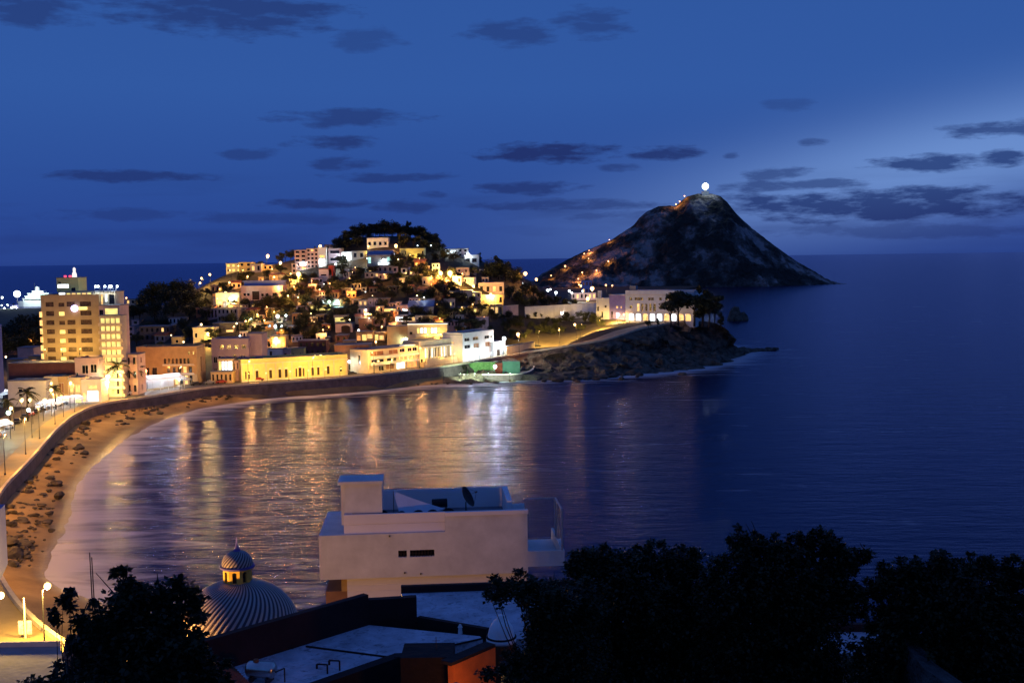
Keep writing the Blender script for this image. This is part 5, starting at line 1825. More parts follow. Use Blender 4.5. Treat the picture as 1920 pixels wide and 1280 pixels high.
for px, py, c, pw, r, h, lb in ((422, 552, YELL, 6000, 1.1, 5, 'glaring yellow lamp over the lit house front left of the mansion'), (432, 561, GRNW, 1500, .8, 4, 'greenish white lamp right of the glaring yellow one'), (445, 563, WARM, 500, .6, 4, 'small warm lamp at the corner of the pink mansion'),
                                (500, 481, WARM, 4500, .9, 8, 'bright warm street lamp on the bare left ridge'), (524, 494, YELL, 1500, .75, 6, 'second warm lamp on the ridge, right of the bright one'), (561, 515, YELL, 3200, 1.15, 6, 'big yellow lamp under the apartment blocks'),
                                (570, 494, COOL, 500, .7, 4, 'white lamp on a balcony of the apartment blocks'), (602, 463, YELL, 900, .9, 3, 'yellow lamp on top of the stair tower'), (600, 489, COOL, 900, 1.0, 4, 'white floodlight at the stair tower foot'), (628, 497, COOL, 600, .6, 4, 'cool white lamp above the red gable house'),
                                (645, 479, COOL, 1600, 1.1, 4, 'glaring white lamp on the house front near the summit'), (744, 462, WARM, 1600, .9, 5, 'warm lamp in front of the summit trees'), (736, 474, COOL, 1500, .7, 4, 'white floodlight at the corner of the sloping roof house'), (690, 486, COOL, 900, .6, 4, 'white lamp at the left of the sloping roof house'),
                                (717, 488, COOL, 1200, .5, 3, 'low white lamp before the sloping roof house'), (770, 480, YELL, 1200, .4, 3, 'low yellow floodlight before the golden house'), (828, 513, WARM, 6500, 1.0, 6, 'left one of the pair of big yellow lamps on the right shoulder'), (845, 513, YELL, 11000, 1.3, 6, 'biggest yellow white lamp on the right shoulder'),
                                (838, 472, COOL, 300, .6, 3, 'white terrace lamp on the right shoulder'), (876, 477, COOL, 350, .75, 4, 'white lamp on the stepped house at the skyline'), (983, 514, WARM, 2200, 1.1, 9, 'orange lamp standing alone on the saddle'), (1007, 525, WARM, 800, .8, 8, 'small orange lamp at the foot of the lighthouse hill saddle'),
                                (604, 567, COOL, 500, .65, 3, 'left white lamp of the teal lit terrace'), (618, 567, GRNW, 500, .65, 3, 'middle white lamp of the teal lit terrace'), (632, 567, GRNW, 500, .7, 3, 'right white lamp of the teal lit terrace'), (515, 637, YELL, 2600, .95, 5, 'yellow lamp at the door of the flooded house'),
                                (515, 613, COOL, 500, .8, 4, 'left white lamp over the dark roofs'), (530, 614, COOL, 400, .7, 4, 'right white lamp over the dark roofs'), (520, 594, COOL, 400, .8, 4, 'white lamp among trees in the middle of the hill'), (538, 593, COOL, 150, .55, 4, 'dimmer white lamp among trees in the middle of the hill'),
                                (470, 598, GRNW, 500, .5, 3, 'lamp lighting tree leaves green'), (463, 604, WARM, 250, .45, 4, 'warm lamp left of the green lit tree'), (671, 621, COOL, 200, .5, 4, 'white lamp by the round archway house'), (1100, 561, YELL, 2200, 1.0, 8, 'yellow street lamp in front of the white boundary wall'),
                                (1080, 610, WARM, 700, .6, 8, 'warm street lamp on the slope road'), (973, 628, WARM, 1500, .8, 9, 'warm street lamp beside the golden wall'), (1157, 591, COOL, 300, .75, 4, 'white lamp at the foot of the violet house'), (1168, 591, WARM, 250, .5, 4, 'warm lamp at the corner of the violet house'),
                                (275, 697, ORNG, 1500, .75, 7, 'orange street lamp above the great marquee'), (425, 658, COOL, 250, .6, 5, 'white lamp on the grey block'), (360, 685, YELL, 2600, .95, 7, 'yellow street lamp at the end of the ochre apartments'), (340, 685, WARM, 600, .5, 6, 'warm balcony lamp on the ochre apartments'),
                                (655, 680, COOL, 250, .6, 5, 'white lamp at the right end of the yellow hall'), (763, 637, GRNW, 900, .7, 5, 'white green floodlight at the corner of the cream upper house'), (943, 636, COOL, 2500, .9, 6.5, 'glaring white floodlight at the corner of the white annex'), (926, 689, COOL, 900, .8, 3.5, 'white floodlight above the rust red door'),
                                (173, 708, WARM, 500, .5, 7, 'warm lamp before the pink apartments'), (202, 708, GRNW, 900, .75, 8, 'greenish white lamp before the hotel wing')):
    lamp(px, py, c, pw, h, r, label=lb)
for k, (px, py) in enumerate(LITS):  # extra lamps by the random houses, added to spread amber light
    if k % 2 == 0:
        g = hit(px + rnd.uniform(-9, 9), py + 2.5)
        if g is not None:
            lamp(0, 0, rnd.choice([WARM, WARM, ORNG, YELL]), rnd.uniform(600, 1700), rnd.choice([4.5, 5.5]), rnd.uniform(.22, .38), loc=tuple(g + Vector((0, -2.2, -.2))), **HILLG)
# added lamps, no source visible, washing the fronts with light
def added_front_lamp(px, py, off, h, c, pw, r, lb, g=None, z=5.3):
    p = at(px, py, z=z)
    lamp(0, 0, c, pw, h, r, loc=(p.x, p.y - off, z), label=lb, group=g, aim=(0, 1, .15, 150) if c is GRNW else None)


for k, (px, py, h) in enumerate(((470, 717, 3.2), (505, 715, 3.2), (545, 712, 3.2), (580, 710, 3.2), (612, 708, 3.2), (640, 706, 3.2))):
    added_front_lamp(px, py, 3.5, h, YELL, 430, .22, 'low added globe lamp before the yellow hall', 'added globe lamps before the yellow hall')
for px, py in ((463, 676), (476, 676), (593, 670), (603, 669)):
    p = at(px, py, Y=454)
    lamp(px, py, YELL, 350, 1.2, .55, Y=452, label='bright lamp on the roof edge of the yellow hall', group='roof lamps of the yellow hall')
for px, py, c, pw in ((705, 699, YELL, 330), (735, 695, YELL, 330), (765, 692, YELL, 330), (800, 686, YELL, 330), (828, 683, YELL, 360), (852, 681, YELL, 330)):
    added_front_lamp(px, py, 4.5, 4.2, c, pw, .25, 'small added lamp on the shore road before the cream fronts', 'added lamps before the cream fronts', z=6)
for px, py, pw in ((880, 679, 560), (900, 676, 560), (920, 673, 560)):
    added_front_lamp(px, py, 3.0, 2.6, COOL, pw, .2, 'low added white floodlight before the white seafront building', 'added floodlights of the white building', z=6.5)
for px, py in ((862, 705), (890, 705), (915, 705), (955, 705)):
    added_front_lamp(px, py, 3.0, 1.0, GRNW, 1500, .10, 'small added green white ground light on the round terrace', 'added ground lights of the round terrace', z=2.6)
for px, py, z in ((800, 612, 0), (825, 611, 0)):
    p = at(px, 640, Y=503)
    lamp(px, 628, YELL, 500, 2, .25, Y=502, label='lamp on the balcony of the cream upper house', group='balcony lamps of the cream upper house')
# lamps along the promenade
PG = dict(group='street lamps of the promenade', label='street lamp with yellow glow on the curved promenade')
for px, py, c, pw, r, h in ((18, 777, GRNW, 600, .6, 8), (58, 771, GRNW, 500, .5, 8), (98, 721, YELL, 1000, .4, 8), (95, 733, YELL, 900, .5, 8), (130, 720, YELL, 1000, .5, 8), (80, 753, YELL, 600, .55, 6), (40, 752, YELL, 600, .6, 6), (25, 768, YELL, 600, .5, 6), (118, 748, YELL, 600, .4, 6), (60, 752, YELL, 600, .45, 7)):
    lamp(px, py, c, pw, h, r, **PG)
tot = len(Wp)
cum = 0
for i in range(1, tot):
    cum += (Wp[i] - Wp[i - 1]).length
    if cum > 25 and 172 < Wp[i].y and Wi[i] < 15.9:
        cum = 0
        p = wall_pt(i, 2.6, Wp[i].z + .1)
        lamp(0, 0, WARM, 3300 if Wi[i] < 9.5 else 2500, 8.5, .24, loc=tuple(p), **PG)
        # the land side of the wall
for px, py in ((1010, 651), (1050, 645), (1090, 638), (1125, 630), (1160, 619), (1195, 610), (1225, 606), (1262, 603)):  # lamps added to brighten the road where no source is visible
    p = at(px, py, z=ground(at(px, py, Y=560).x, 560))
    zz = float(np.interp(px, [950, 1000, 1070, 1140, 1200, 1290], [7.2, 8.2, 11, 13.4, 17, 19.2]))
    p = at(px, py, z=zz)
    p.y += 5.5
    lamp(0, 0, YELL, (15000 if px < 1180 else 7000 if px < 1215 else 500) if px > 1100 else 10000, 7.0, .16, aim=(0, .45, -1, 168), loc=(p.x, p.y + .5, zz), label='small added lamp lighting the road climbing to the headland', group='added lamps of the headland road')
for px in (1180, 1212, 1246, 1282):  # lamps added to tint the arcaded front pinkish
    p = at(px, 603.5, z=19.3)
    lamp(0, 0, (1.0, .66, .62), 90, 3.2, .18, loc=(p.x, p.y - 2, 19.3), label='low added pinkish lamp before the arcaded building', group='added lamps before the arcaded building')
for px in (1020, 1055, 1095, 1128):
    p = hit(px, 597)
    lamp(0, 0, (1.0, .74, .60), 380, 3.0, .18, loc=tuple(p), label='low warm lamp before the white boundary wall', group='lamps before the boundary wall')
for px, pw in ((88, 850), (118, 850), (150, 850)):  # floodlights added on the hall roof to warm the hotel facade
    p = at(px, 684, Y=394)
    lamp(0, 0, YELL, pw, 1.4, .18, loc=(p.x, 394, 5 + 15.5), label='small added warm floodlight at the foot of the tan hotel facade', group='added floodlights under the hotel facade')
p = at(206, 744, Y=384)
lamp(0, 0, YELL, 2200, 6, .25, loc=(p.x, 383, 5.1), label='yellow lamp before the lit balconies of the hotel wing')
# bottom left lamps on the near shore road
for px, py, lb in ((88, 1098, 'bright yellow street lamp low at left over the sand'), (3, 1114, 'bright yellow street lamp at the very left edge over the near road')):
    p = at(px, py, z=13.2)
    lamp(0, 0, YELL, 5200, 6.6, .42, loc=(p.x - .6, p.y, 6.1), label=lb)
# behind the white house a lane lamp
p = at(560, 1150, Y=84)

# ------------------------------------------------------------------ palms and trees
for k, (px, py, h, lb) in enumerate(((222, 745, 11.5, 'tall dark palm before the hotel wing'), (243, 741, 9.5, 'dark palm with a round full head right of the hotel wing'), (252, 739, 9, 'dark palm leaning beside the round headed one'),
                                     (52, 790, 9, 'brownish palm among the promenade marquees'), (20, 800, 7.5, 'short palm at the left edge of the promenade'), (105, 768, 7, 'small palm before the shopfronts'), (298, 712, 10, 'dark palm before the ochre apartments'))):
    p = at(px, py, z=5.2)
    palm(p, h, lb)
for px, py in ((14, 588), (26, 586)):
    p = at(px, py, Y=1290)
    palm((p.x, p.y, 3), p.z - 3 + 10, 'far green lit palm on the quay', 'palms on the quay')


def T(px, py, hpx, kind, label, group, Y=None):
    p = hit(px, py) if Y is None else at(px, py, Y=Y)
    if p is None:
        p = at(px, py, Y=655)
        p = Vector((p.x, p.y, ground(p.x, p.y)))
    if Y is not None:
        p.z = ground(p.x, p.y)
    h = hpx * fdepth(p) / F_PX
    return tree((p.x, p.y, p.z - .2), h, kind, label, group)


GRV = ('dark tree in the dense grove on the hill summit', 'summit grove')
for px, py, hp, k in ((632, 468, 24, 'round'), (645, 464, 30, 'round'), (655, 458, 30, 'spread'), (668, 453, 28, 'round'), (680, 450, 29, 'round'), (690, 448, 24, 'round'), (700, 447, 26, 'spread'), (712, 447, 30, 'round'), (722, 446, 33, 'round'), (735, 446, 32, 'round'), (745, 447, 24, 'spread'),
                      (755, 448, 24, 'round'), (767, 449, 29, 'tall'), (778, 451, 22, 'round'), (790, 455, 26, 'round'), (800, 459, 27, 'round'), (810, 464, 28, 'round'), (820, 469, 26, 'round'), (640, 466, 20, 'round'), (762, 462, 26, 'round'), (795, 468, 24, 'round'), (776, 466, 26, 'spread'), (670, 464, 26, 'round'), (650, 466, 24, 'round'),
                      (752, 464, 30, 'tall'), (812, 474, 22, 'round'), (828, 474, 20, 'round')):
    T(px, py, hp, k, *GRV, Y=648 if py < 456 else None)
for px, py, hp, k in ((545, 480, 22, 'round'), (560, 472, 16, 'round'), (535, 486, 18, 'spread'), (578, 468, 12, 'tall'), (590, 466, 12, 'tall'), (488, 496, 12, 'round'), (478, 497, 10, 'spread'), (570, 470, 16, 'round'), (525, 492, 16, 'round')):
    T(px, py, hp, k, 'dark tree on the left ridge behind the apartment blocks', 'trees of the left ridge', Y=650)
for px, py, hp, k in ((282, 575, 48, 'round'), (300, 560, 48, 'round'), (318, 556, 42, 'round'), (335, 558, 44, 'round'), (350, 562, 40, 'round'), (268, 590, 40, 'round'), (310, 580, 46, 'round'), (340, 580, 44, 'round'), (290, 600, 40, 'round'), (365, 575, 34, 'round'), (325, 600, 44, 'round'), (262, 605, 36, 'spread'), (376, 590, 32, 'round'), (355, 600, 34, 'round'), (305, 620, 30, 'round'), (345, 622, 28, 'round'), (280, 630, 30, 'round'), (250, 600, 30, 'round')):
    T(px, py, hp, k, 'dark tree in the big wooded mound left of the hill', 'trees of the wooded mound')
for px in range(4, 80, 9):
    T(px, 640 + rnd.uniform(-8, 14), rnd.uniform(44, 58), 'round', 'dark tree in the belt of trees left of the hotel', 'tree belt left of the hotel', Y=rnd.uniform(520, 600))
for px, py, hp, k, lb in ((920, 524, 42, 'round', 'broad dark tree at the left of the clump on the right shoulder'), (935, 525, 44, 'tall', 'tallest dark tree of the clump on the right shoulder'), (948, 528, 40, 'round', 'round dark tree at the right of the clump on the right shoulder'), (962, 530, 32, 'round', 'lower dark tree sloping down from the clump'),
                          (973, 534, 28, 'round', 'smallest dark tree by the saddle lamp'), (899, 494, 20, 'tall', 'slim dark tree alone on the skyline of the right shoulder'), (742, 502, 34, 'round', 'dark tree standing before the golden house wall')):
    T(px, py, hp, k, lb, None)
for px, py, hp in ((1000, 556, 24), (1015, 565, 22), (985, 555, 28), (1030, 572, 20), (1045, 572, 20), (1060, 574, 18), (1075, 576, 18), (1090, 574, 16), (1000, 574, 22), (972, 568, 26), (1105, 572, 14), (1020, 575, 20), (955, 560, 26), (985, 578, 24)):
    T(px, py, hp, 'round', 'dark tree behind the white boundary wall', 'trees behind the boundary wall', Y=None)
HT = ('dark leafy tree among the hillside houses', 'hillside trees')
spots = [(500, 520), (530, 516), (470, 528), (400, 560), (460, 580), (480, 582), (500, 575), (520, 572), (535, 566), (460, 610), (475, 606), (495, 612), (515, 606), (535, 600), (550, 560), (565, 552), (580, 556), (600, 548), (590, 540), (570, 536), (620, 548), (640, 552), (655, 540), (668, 532), (650, 524),
         (640, 512), (676, 520), (640, 505), (625, 540), (720, 540), (735, 532), (750, 528), (765, 536), (780, 530), (800, 526), (815, 530), (830, 540), (745, 550), (765, 556), (790, 568), (810, 562), (825, 556), (835, 566), (850, 575), (870, 568), (830, 590), (850, 595), (870, 598), (890, 600), (905, 590), (920, 596),
         (720, 560), (735, 562), (650, 585), (660, 590), (610, 590), (600, 585), (585, 590), (575, 620), (600, 618), (590, 632), (560, 628), (610, 630), (640, 600), (620, 606), (455, 628), (470, 622), (485, 630), (430, 612), (415, 604), (380, 610), (355, 640), (300, 650), (385, 650), (372, 668), (378, 690), (735, 500), (748, 506), (770, 492), (790, 490),
         (815, 488), (835, 488), (852, 492), (690, 545), (705, 548), (820, 620), (840, 612), (860, 615), (880, 612), (835, 605), (805, 600), (255, 650), (270, 640), (620, 575), (570, 575), (540, 582)]
rs = random.Random(5)
for _ in range(90):
    px = rs.uniform(380, 900)
    lo_ = np.interp(px, [380, 440, 540, 640, 800, 900], [560, 525, 515, 500, 500, 520])
    spots.append((px, rs.uniform(lo_, 640)))
for px, py in spots:
    T(px + rnd.uniform(-3, 3), py + rnd.uniform(-2, 2), rnd.uniform(15, 30), rnd.choice(['round', 'round', 'spread']), *HT)
for px, py in [(860 + 14 * k + rnd.uniform(-5, 5), 620 + rnd.uniform(-14, 16) - max(0, k - 10) * 1.2) for k in range(19)] + [(940 + rnd.uniform(0, 250), 622 + rnd.uniform(-22, 18)) for k in range(30)] + [(930 + 12 * k, 600 + rnd.uniform(-5, 6)) for k in range(17)] + [(960 + 16 * k, 635 - k * 1.5 + rnd.uniform(-5, 4)) for k in range(9)]:
    if py > np.interp(px, [940, 1000, 1070, 1140, 1200, 1290], [655, 648, 636, 622, 603, 590]) - 9:
        continue
    T(px, py, rnd.uniform(10, 18), 'round', 'brownish bush on the slope below the boundary wall', 'bushes of the slope')
for px in range(660, 820, 11):
    y0 = np.interp(px, [640, 680, 720, 790, 830], [470, 455, 450, 458, 476])
    T(px, y0 + rnd.uniform(2, 6), rnd.uniform(17, 24), 'round', *GRV, Y=rnd.uniform(640, 648))
# scrub on the headland slope
cpx, cix = resample(CT, 3.0)
csx = by_index(CS, cix)
for k in range(95):
    i = rnd.randrange(len(cpx))
    u = abs(rnd.gauss(.05, .11))
    if u > .45 or u < .05:
        continue
    v = np.interp(u, [0, .07, .12, .17, .23, .30, .47], [1, .80, .62, .47, .37, .29, .17])
    p = Vector((cpx[i].x, cpx[i].y, 0)).lerp(Vector((csx[i].x, csx[i].y, 0)), u)
    tree((p.x, p.y, cpx[i].z * v - .4), rnd.uniform(1.2, 2.6), 'round', 'dark bush growing on the rocky slope of the headland', 'bushes of the headland slope', name='bush')
# headland trees
for px, py, hp, k, lb in ((1258, 606, 50, 'spread', 'broad dark tree before the right of the arcaded building'), (1272, 604, 60, 'spread', 'tall dark tree at the right end of the arcaded building'), (1302, 603, 62, 'spread', 'dark tree right beyond the arcaded building'), (1318, 603, 66, 'tall', 'tall thin dark tree on the headland'),
                          (1330, 605, 60, 'spread', 'open crowned dark tree leaning to the sea on the headland'), (1352, 611, 26, 'tall', 'small dark palm like tree alone at the headland tip'), (1340, 606, 40, 'spread', 'low dark tree under the leaning one'), (1216, 612, 14, 'round', 'little dark bush on the headland road'), (1233, 609, 14, 'tall', 'little dark cypress on the headland road')):
    z = 19.3
    p = at(px, py, z=z if px < 1335 else 17.5)
    tree((p.x, p.y, p.z - .4), hp * fdepth(p) / F_PX, k, lb, None)

# ------------------------------------------------------------------ rocks on the beach and at the cliff foot
BG = ('dark boulder lying on the sand below the sea wall', 'boulders on the beach')
for k in range(150):
    s_ = rnd.uniform(3.2, 10.5)
    i = min(range(len(Wi)), key=lambda j: abs(Wi[j] - s_))
    t = abs(rnd.gauss(.0, .30)) + .04
    if t > .75:
        continue
    b = Vector((Wp[i].x, Wp[i].y, 0)).lerp(Vector((Sp[i].x, Sp[i].y, 0)), t)
    boulder((b.x + rnd.uniform(-1.5, 1.5), b.y + rnd.uniform(-1.5, 1.5), 2.6 * (1 - t) ** 1.15), abs(rnd.gauss(0, .55)) + .35, *BG)
for k in range(210):
    px = abs(rnd.gauss(0, 55)) + 8
    py = rnd.uniform(808, 1060)
    lim = np.interp(py, [790, 860, 905, 985, 1085], [215, 165, 132, 100, 74])
    lim0 = np.interp(py, [790, 805, 862, 935, 1100], [150, 120, 72, 10, -40])
    if not lim0 + 4 < px < lim:
        continue
    p = at(px, py, z=1.4)
    boulder((p.x, p.y, 1.35), abs(rnd.gauss(0, .35)) + .22, *BG)
for k in range(46):
    px = rnd.uniform(1000, 1200)
    y0 = np.interp(px, [1000, 1080, 1150, 1200], [711, 712, 706, 703])
    p = at(px, y0 - abs(rnd.gauss(0, 7)) + 2, z=.6)
    boulder((p.x, p.y, .3), rnd.uniform(.8, 2.6), 'grey boulder at the water edge below the headland slope', 'boulders below the headland')
for px, py in ((1083, 703), (1212, 699), (1302, 689), (1165, 712), (1280, 703), (1100, 712), (930, 718), (960, 716)):
    p = at(px, py, z=0)
    boulder((p.x, p.y, .2), rnd.uniform(1.0, 1.8), 'dark rock awash in the white surf below the headland', 'rocks awash below the headland')
for k in range(22):
    px = rnd.uniform(600, 860)
    p = at(px, np.interp(px, [560, 650, 720, 860], [732, 728, 722, 713]) + rnd.uniform(-4, 4), z=.6)
    boulder((p.x, p.y, .5), rnd.uniform(.5, 1.3), 'dark rock on the narrow shore below the yellow hall', 'rocks on the narrow shore')

# ------------------------------------------------------------------ parked cars
k = 0
for px, py, pc_ in ((98, 783, 'dark'), (112, 778, 'red'), (126, 773, 'dark'), (140, 768, 'dark'), (153, 764, 'white'), (166, 760, 'dark'), (70, 800, 'grey'), (80, 793, 'dark'), (46, 818, 'red'), (232, 746, 'dark'), (262, 741, 'white'), (380, 724, 'dark'), (400, 722, 'grey'), (420, 720, 'red'), (20, 838, 'dark')):
    p = at(px, py, z=5.3)
    i = min(range(len(Wp)), key=lambda j: (Wp[j].x - p.x) ** 2 + (Wp[j].y - p.y) ** 2)
    d = Wp[min(i + 1, len(Wp) - 1)] - Wp[i - 1]
    nm = {'dark': 'black', 'red': 'dark red', 'white': 'white', 'grey': 'grey'}[pc_]
    q = wall_pt(i, 14.2, 5.3)
    q = Vector((Wp[i].x + Wn[i].x * 14.2, Wp[i].y + Wn[i].y * 14.2, Wp[i].z - .0))
    car(q, math.atan2(d.y, d.x), pc_, 'small %s car parked along the curved promenade' % nm, nm + ' cars along the promenade', lights=pc_ == 'white')
for px, py, lb, pc_ in ((486, 713, 'dark red car parked before the left doors of the yellow hall', 'red'), (543, 708, 'long dark car parked at the middle doors of the yellow hall', 'red'), (560, 707, 'small black car just right of the long dark car by the yellow hall', 'dark'), (660, 702, 'small dark car at the right end of the yellow hall', 'dark'), (1006, 650, 'dark car by the end of the golden wall', 'dark')):
    p = at(px, py, z=5.45 if px < 700 else 8.2)
    car(Vector((p.x, p.y - 1.0, p.z)), R(16), pc_, lb, None)

# ------------------------------------------------------------------ the near hillside
# white modern house
Yh = 90.0
A = at(600, 1087, Y=Yh)
wh = thing('modern_house', 'white flat roofed modern house standing against the sea, lower centre', 'house', tuple(A), R(4.6))
K = fdepth(A) / F_PX      # metres per photo pixel at the house front
HWALL = mat('smooth_white_render', (.67, .66, .63), var=.10, scale=.45, bump=.06)
HTRIM = mat('house_trim_white', (.78, .74, .74), var=.04, scale=.3)
HSIDE = mat('lamplit_post_ochre', (.50, .33, .13), var=.1, scale=.4)  # warm lamplight on the side post is put into this colour


def X(px):
    return (px - 600) * K


def Zv(py):
    return (1087 - py) * K


mb = MB()
wops = [(X(747), X(763), Zv(1049), Zv(1036)), (X(769), X(815), Zv(1049), Zv(1036))]
F = lambda u, v, d: (u, d, v)
mb.wall(F, 0, X(992), 0, Zv(1003), wops, .3)
mb.box(0, X(992), .35, 9, 0, .02)
mb.quad((0, 0, 0), (0, 9, 0), (0, 9, Zv(1003)), (0, 0, Zv(1003)))
mb.quad((X(992), 0, 0), (X(992), 9, 0), (X(992), 9, Zv(1003)), (X(992), 0, Zv(1003)))
mb.quad((0, 9, 0), (X(992), 9, 0), (X(992), 9, Zv(1003)), (0, 9, Zv(1003)))
mb.quad((0, 0, 0), (X(992), 0, 0), (X(992), 9, 0), (0, 9, 0))
mb.quad((0, 0, Zv(1003)), (X(836), 0, Zv(1003)), (X(836), 9, Zv(1003)), (0, 9, Zv(1003)))
mb.build('wall', HWALL, wh)
zt = Zv(972)
mb = MB()
mb.box(X(836), X(992), 0, .25, Zv(1003), zt - .05)
mb.build('upper_wall', HWALL, wh)
part_boxes(wh, 'coping', HTRIM, [(X(836), X(992) + .05, -.12, .30, zt - .045, zt + .28)])
part_boxes(wh, 'parapet_band', HTRIM, [(X(646), X(836) - .003, .45, .75, Zv(1003), Zv(987)), (X(646), X(836) - .003, .52, .75, Zv(987), Zv(985)), (X(646), X(836) - .003, .45, .75, Zv(985), zt + .2)])
part_boxes(wh, 'terrace_parapet', HTRIM, [(X(646), X(646) + .25, .75, 8.7, Zv(1003), zt + .15), (X(646), X(970), 8.7, 9, Zv(1003), zt + .45), (X(958), X(968), 2.6, 8.7, Zv(1003), zt + .5), (X(968) + .01, X(992), 2.6, 2.85, Zv(1003), zt + .2)])
part_boxes(wh, 'terrace_floor', ROOF, [(X(646) + .25, X(992) - .25, .75, 8.7, Zv(1003) - .3, Zv(1003) + .05)])
for (a, b) in ((747, 763), (769, 815)):
    w_ = part_boxes(wh, 'window', GLASS, [(X(a) - .03, X(b) + .03, .28, .36, Zv(1049) - .03, Zv(1036) + .03)])
    n = 3 if b - a < 30 else 8
    part_boxes(w_, 'louvre', TARDARK, [(X(a) + (X(b) - X(a)) * k / n - .035, X(a) + (X(b) - X(a)) * k / n + .035, .08, .16, Zv(1049), Zv(1036)) for k in range(1, n)] + [(X(a), X(b), .10, .15, (Zv(1049) + Zv(1036)) / 2 - .02, (Zv(1049) + Zv(1036)) / 2 + .02)])
part_boxes(wh, 'balcony', HWALL, [(X(992) + .004, X(1062), .0, .2, Zv(1076), Zv(1046)), (X(1062) - .2, X(1062), .2, 8, Zv(1076), Zv(1046)), (X(992) + .004, X(1062) - .2, .2, 8, Zv(1076), Zv(1070))])
part_boxes(wh, 'lower_storey', HTRIM, [(X(649), X(992), .7, 8.5, Zv(1102), -.003), (X(649), X(992), .78, 8.4, Zv(1105), Zv(1102)), (X(649), X(992), .7, 8.5, Zv(1113), Zv(1105)), (X(649), X(992), .78, 8.4, Zv(1116), Zv(1113)), (X(649), X(990), .7, 8.5, -9, Zv(1116))])
part_boxes(wh, 'side_post', HSIDE, [(X(638), X(649) - .01, .9, 1.5, Zv(1116), -.02)])
part_boxes(wh, 'plinth', mat('house_brown_plinth', (.30, .16, .09), var=.15, scale=.5), [(X(608), X(649) - .02, 1.0, 5, -9, Zv(1116) - .01)])
part_boxes(wh, 'drain_spout', METAL, [(X(730), X(733), -.25, -.02, Zv(1008), Zv(1006)), (X(757), X(760), -.25, -.02, Zv(1079), Zv(1077)), (X(787), X(790), -.25, -.02, Zv(1082), Zv(1080))])
# stair hut on the roof
part_boxes(wh, 'stair_hut', HWALL, [(X(648), X(718), 1.0, 3.6, zt + .2, Zv(912)), (X(640), X(648) - .01, 1.6, 3.4, zt - .9, Zv(915)), (X(636), X(720), .8, 3.8, Zv(912) + .002, Zv(906))])
# pergola frame with glass at the right
FR = mat('aluminium_frame', (.42, .36, .36), rough=.5, var=.1, scale=2)
zb, ztp = Zv(1046), Zv(968)
x0, x1, y0, y1 = X(992) + .1, X(1058), .1, 4.6
fr = MB()
for a, b in (((x1, y0, zb), (x1, y0, ztp)), ((x1, y0, ztp), (x1, y1, ztp)), ((x1, y1, ztp), (x0, y1, ztp)), ((x1, y1, zb), (x1, y1, ztp))):
    fr.tube(a, b, .09, .09, 6)
pf = fr.build('pergola_frame', FR, wh)
gm, nt, bs = new_mat('tinted_clear_glass')
bs.inputs['Base Color'].default_value = (.75, .8, .85, 1)
bs.inputs['Roughness'].default_value = .03
bs.inputs['Transmission Weight'].default_value = 1.0
bs.inputs['IOR'].default_value = 1.05
gl = MB()
gl.quad((x1, y0 + .1, zb), (x1, y1 - .1, zb), (x1, y1 - .1, ztp - .1), (x1, y0 + .1, ztp - .1))
gl.quad((x0, y1, zb), (x1 - .1, y1, zb), (x1 - .1, y1, ztp - .1), (x0, y1, ztp - .1))
gl.build('glass_panel', gm, pf)


def hpt(x, y, z):
    c, s = math.cos(R(4.6)), math.sin(R(4.6))
    return (A.x + x * c - y * s, A.y + x * s + y * c, A.z + z)


ft = Zv(1003) + .06
# satellite dish on the terrace
ds = thing('satellite_dish', 'big black satellite dish tilted on the terrace of the white house', 'satellite dish', hpt(X(880), 5.0, ft), R(4.6))
mb = MB(); mb.tube((0, 0, 0), (0, 0, 1.3), .06, .05, 8); mb.tube((-.3, 0, 0), (0, 0, .7), .03, .03, 6); mb.tube((.3, 0, 0), (0, 0, .7), .03, .03, 6); mb.build('mast', METAL, ds)
mb = MB()
prof = [(.02, 0), (.3, .03), (.6, .11), (.85, .22), (.98, .31)]
vs = []
n = 28
for r, z in prof:
    for i in range(n):
        t = 2 * math.pi * i / n
        vs.append(Vector((r * math.cos(t), r * math.sin(t), z)))
ax = Vector((.78, -.25, .45)).normalized()
q = Vector((0, 0, 1)).rotation_difference(ax)
mb.add([q @ v + Vector((-.05, 0, 1.65)) for v in vs], [(k * n + i, k * n + (i + 1) % n, (k + 1) * n + (i + 1) % n, (k + 1) * n + i) for k in range(4) for i in range(n)])
dd = mb.build('dish', mat('black_mesh', (.012, .012, .014), rough=.6, var=.1), ds, True)
mb = MB()
c0 = Vector((-.05, 0, 1.65))
fo = c0 + ax * 1.15
for t in (0, 2.1, 4.2):
    mb.tube(c0 + q @ Vector((.95 * math.cos(t), .95 * math.sin(t), .30)), fo, .015, .015, 5)
mb.tube(fo - ax * .12, fo + ax * .08, .07, .07, 8)
mb.build('feed_arm', METAL, ds)
# shade sail and terrace furniture
CLOTH = mat('pale_canvas', (.62, .64, .70), var=.06, scale=.8)
p0, p1, p2 = Vector((X(738), 3.5, 2.75)), Vector((X(753), 1.6, .75)), Vector((X(838), 3.2, 1.15))
sl = thing('shade_sail', 'pale triangular shade sail stretched over the terrace of the white house', 'shade sail', hpt(X(775), 3, ft), R(4.6))
off = Vector((X(775), 3, 0))
mb = MB(); n = 8
pts = {}
for i in range(n + 1):
    for j in range(n + 1 - i):
        a, b = i / n, j / n
        p = p0 * (1 - a - b) + p1 * a + p2 * b - off
        p.z -= .22 * (a * b + a * (1 - a - b) + b * (1 - a - b)) * 3 * .4
        pts[i, j] = len(mb.v); mb.v.append(tuple(p))
for i in range(n):
    for j in range(n - i):
        mb.f.append((pts[i, j], pts[i + 1, j], pts[i, j + 1]))
        if i + j < n - 1:
            mb.f.append((pts[i + 1, j], pts[i + 1, j + 1], pts[i, j + 1]))
mb.build('canvas', CLOTH, sl)
mb = MB()
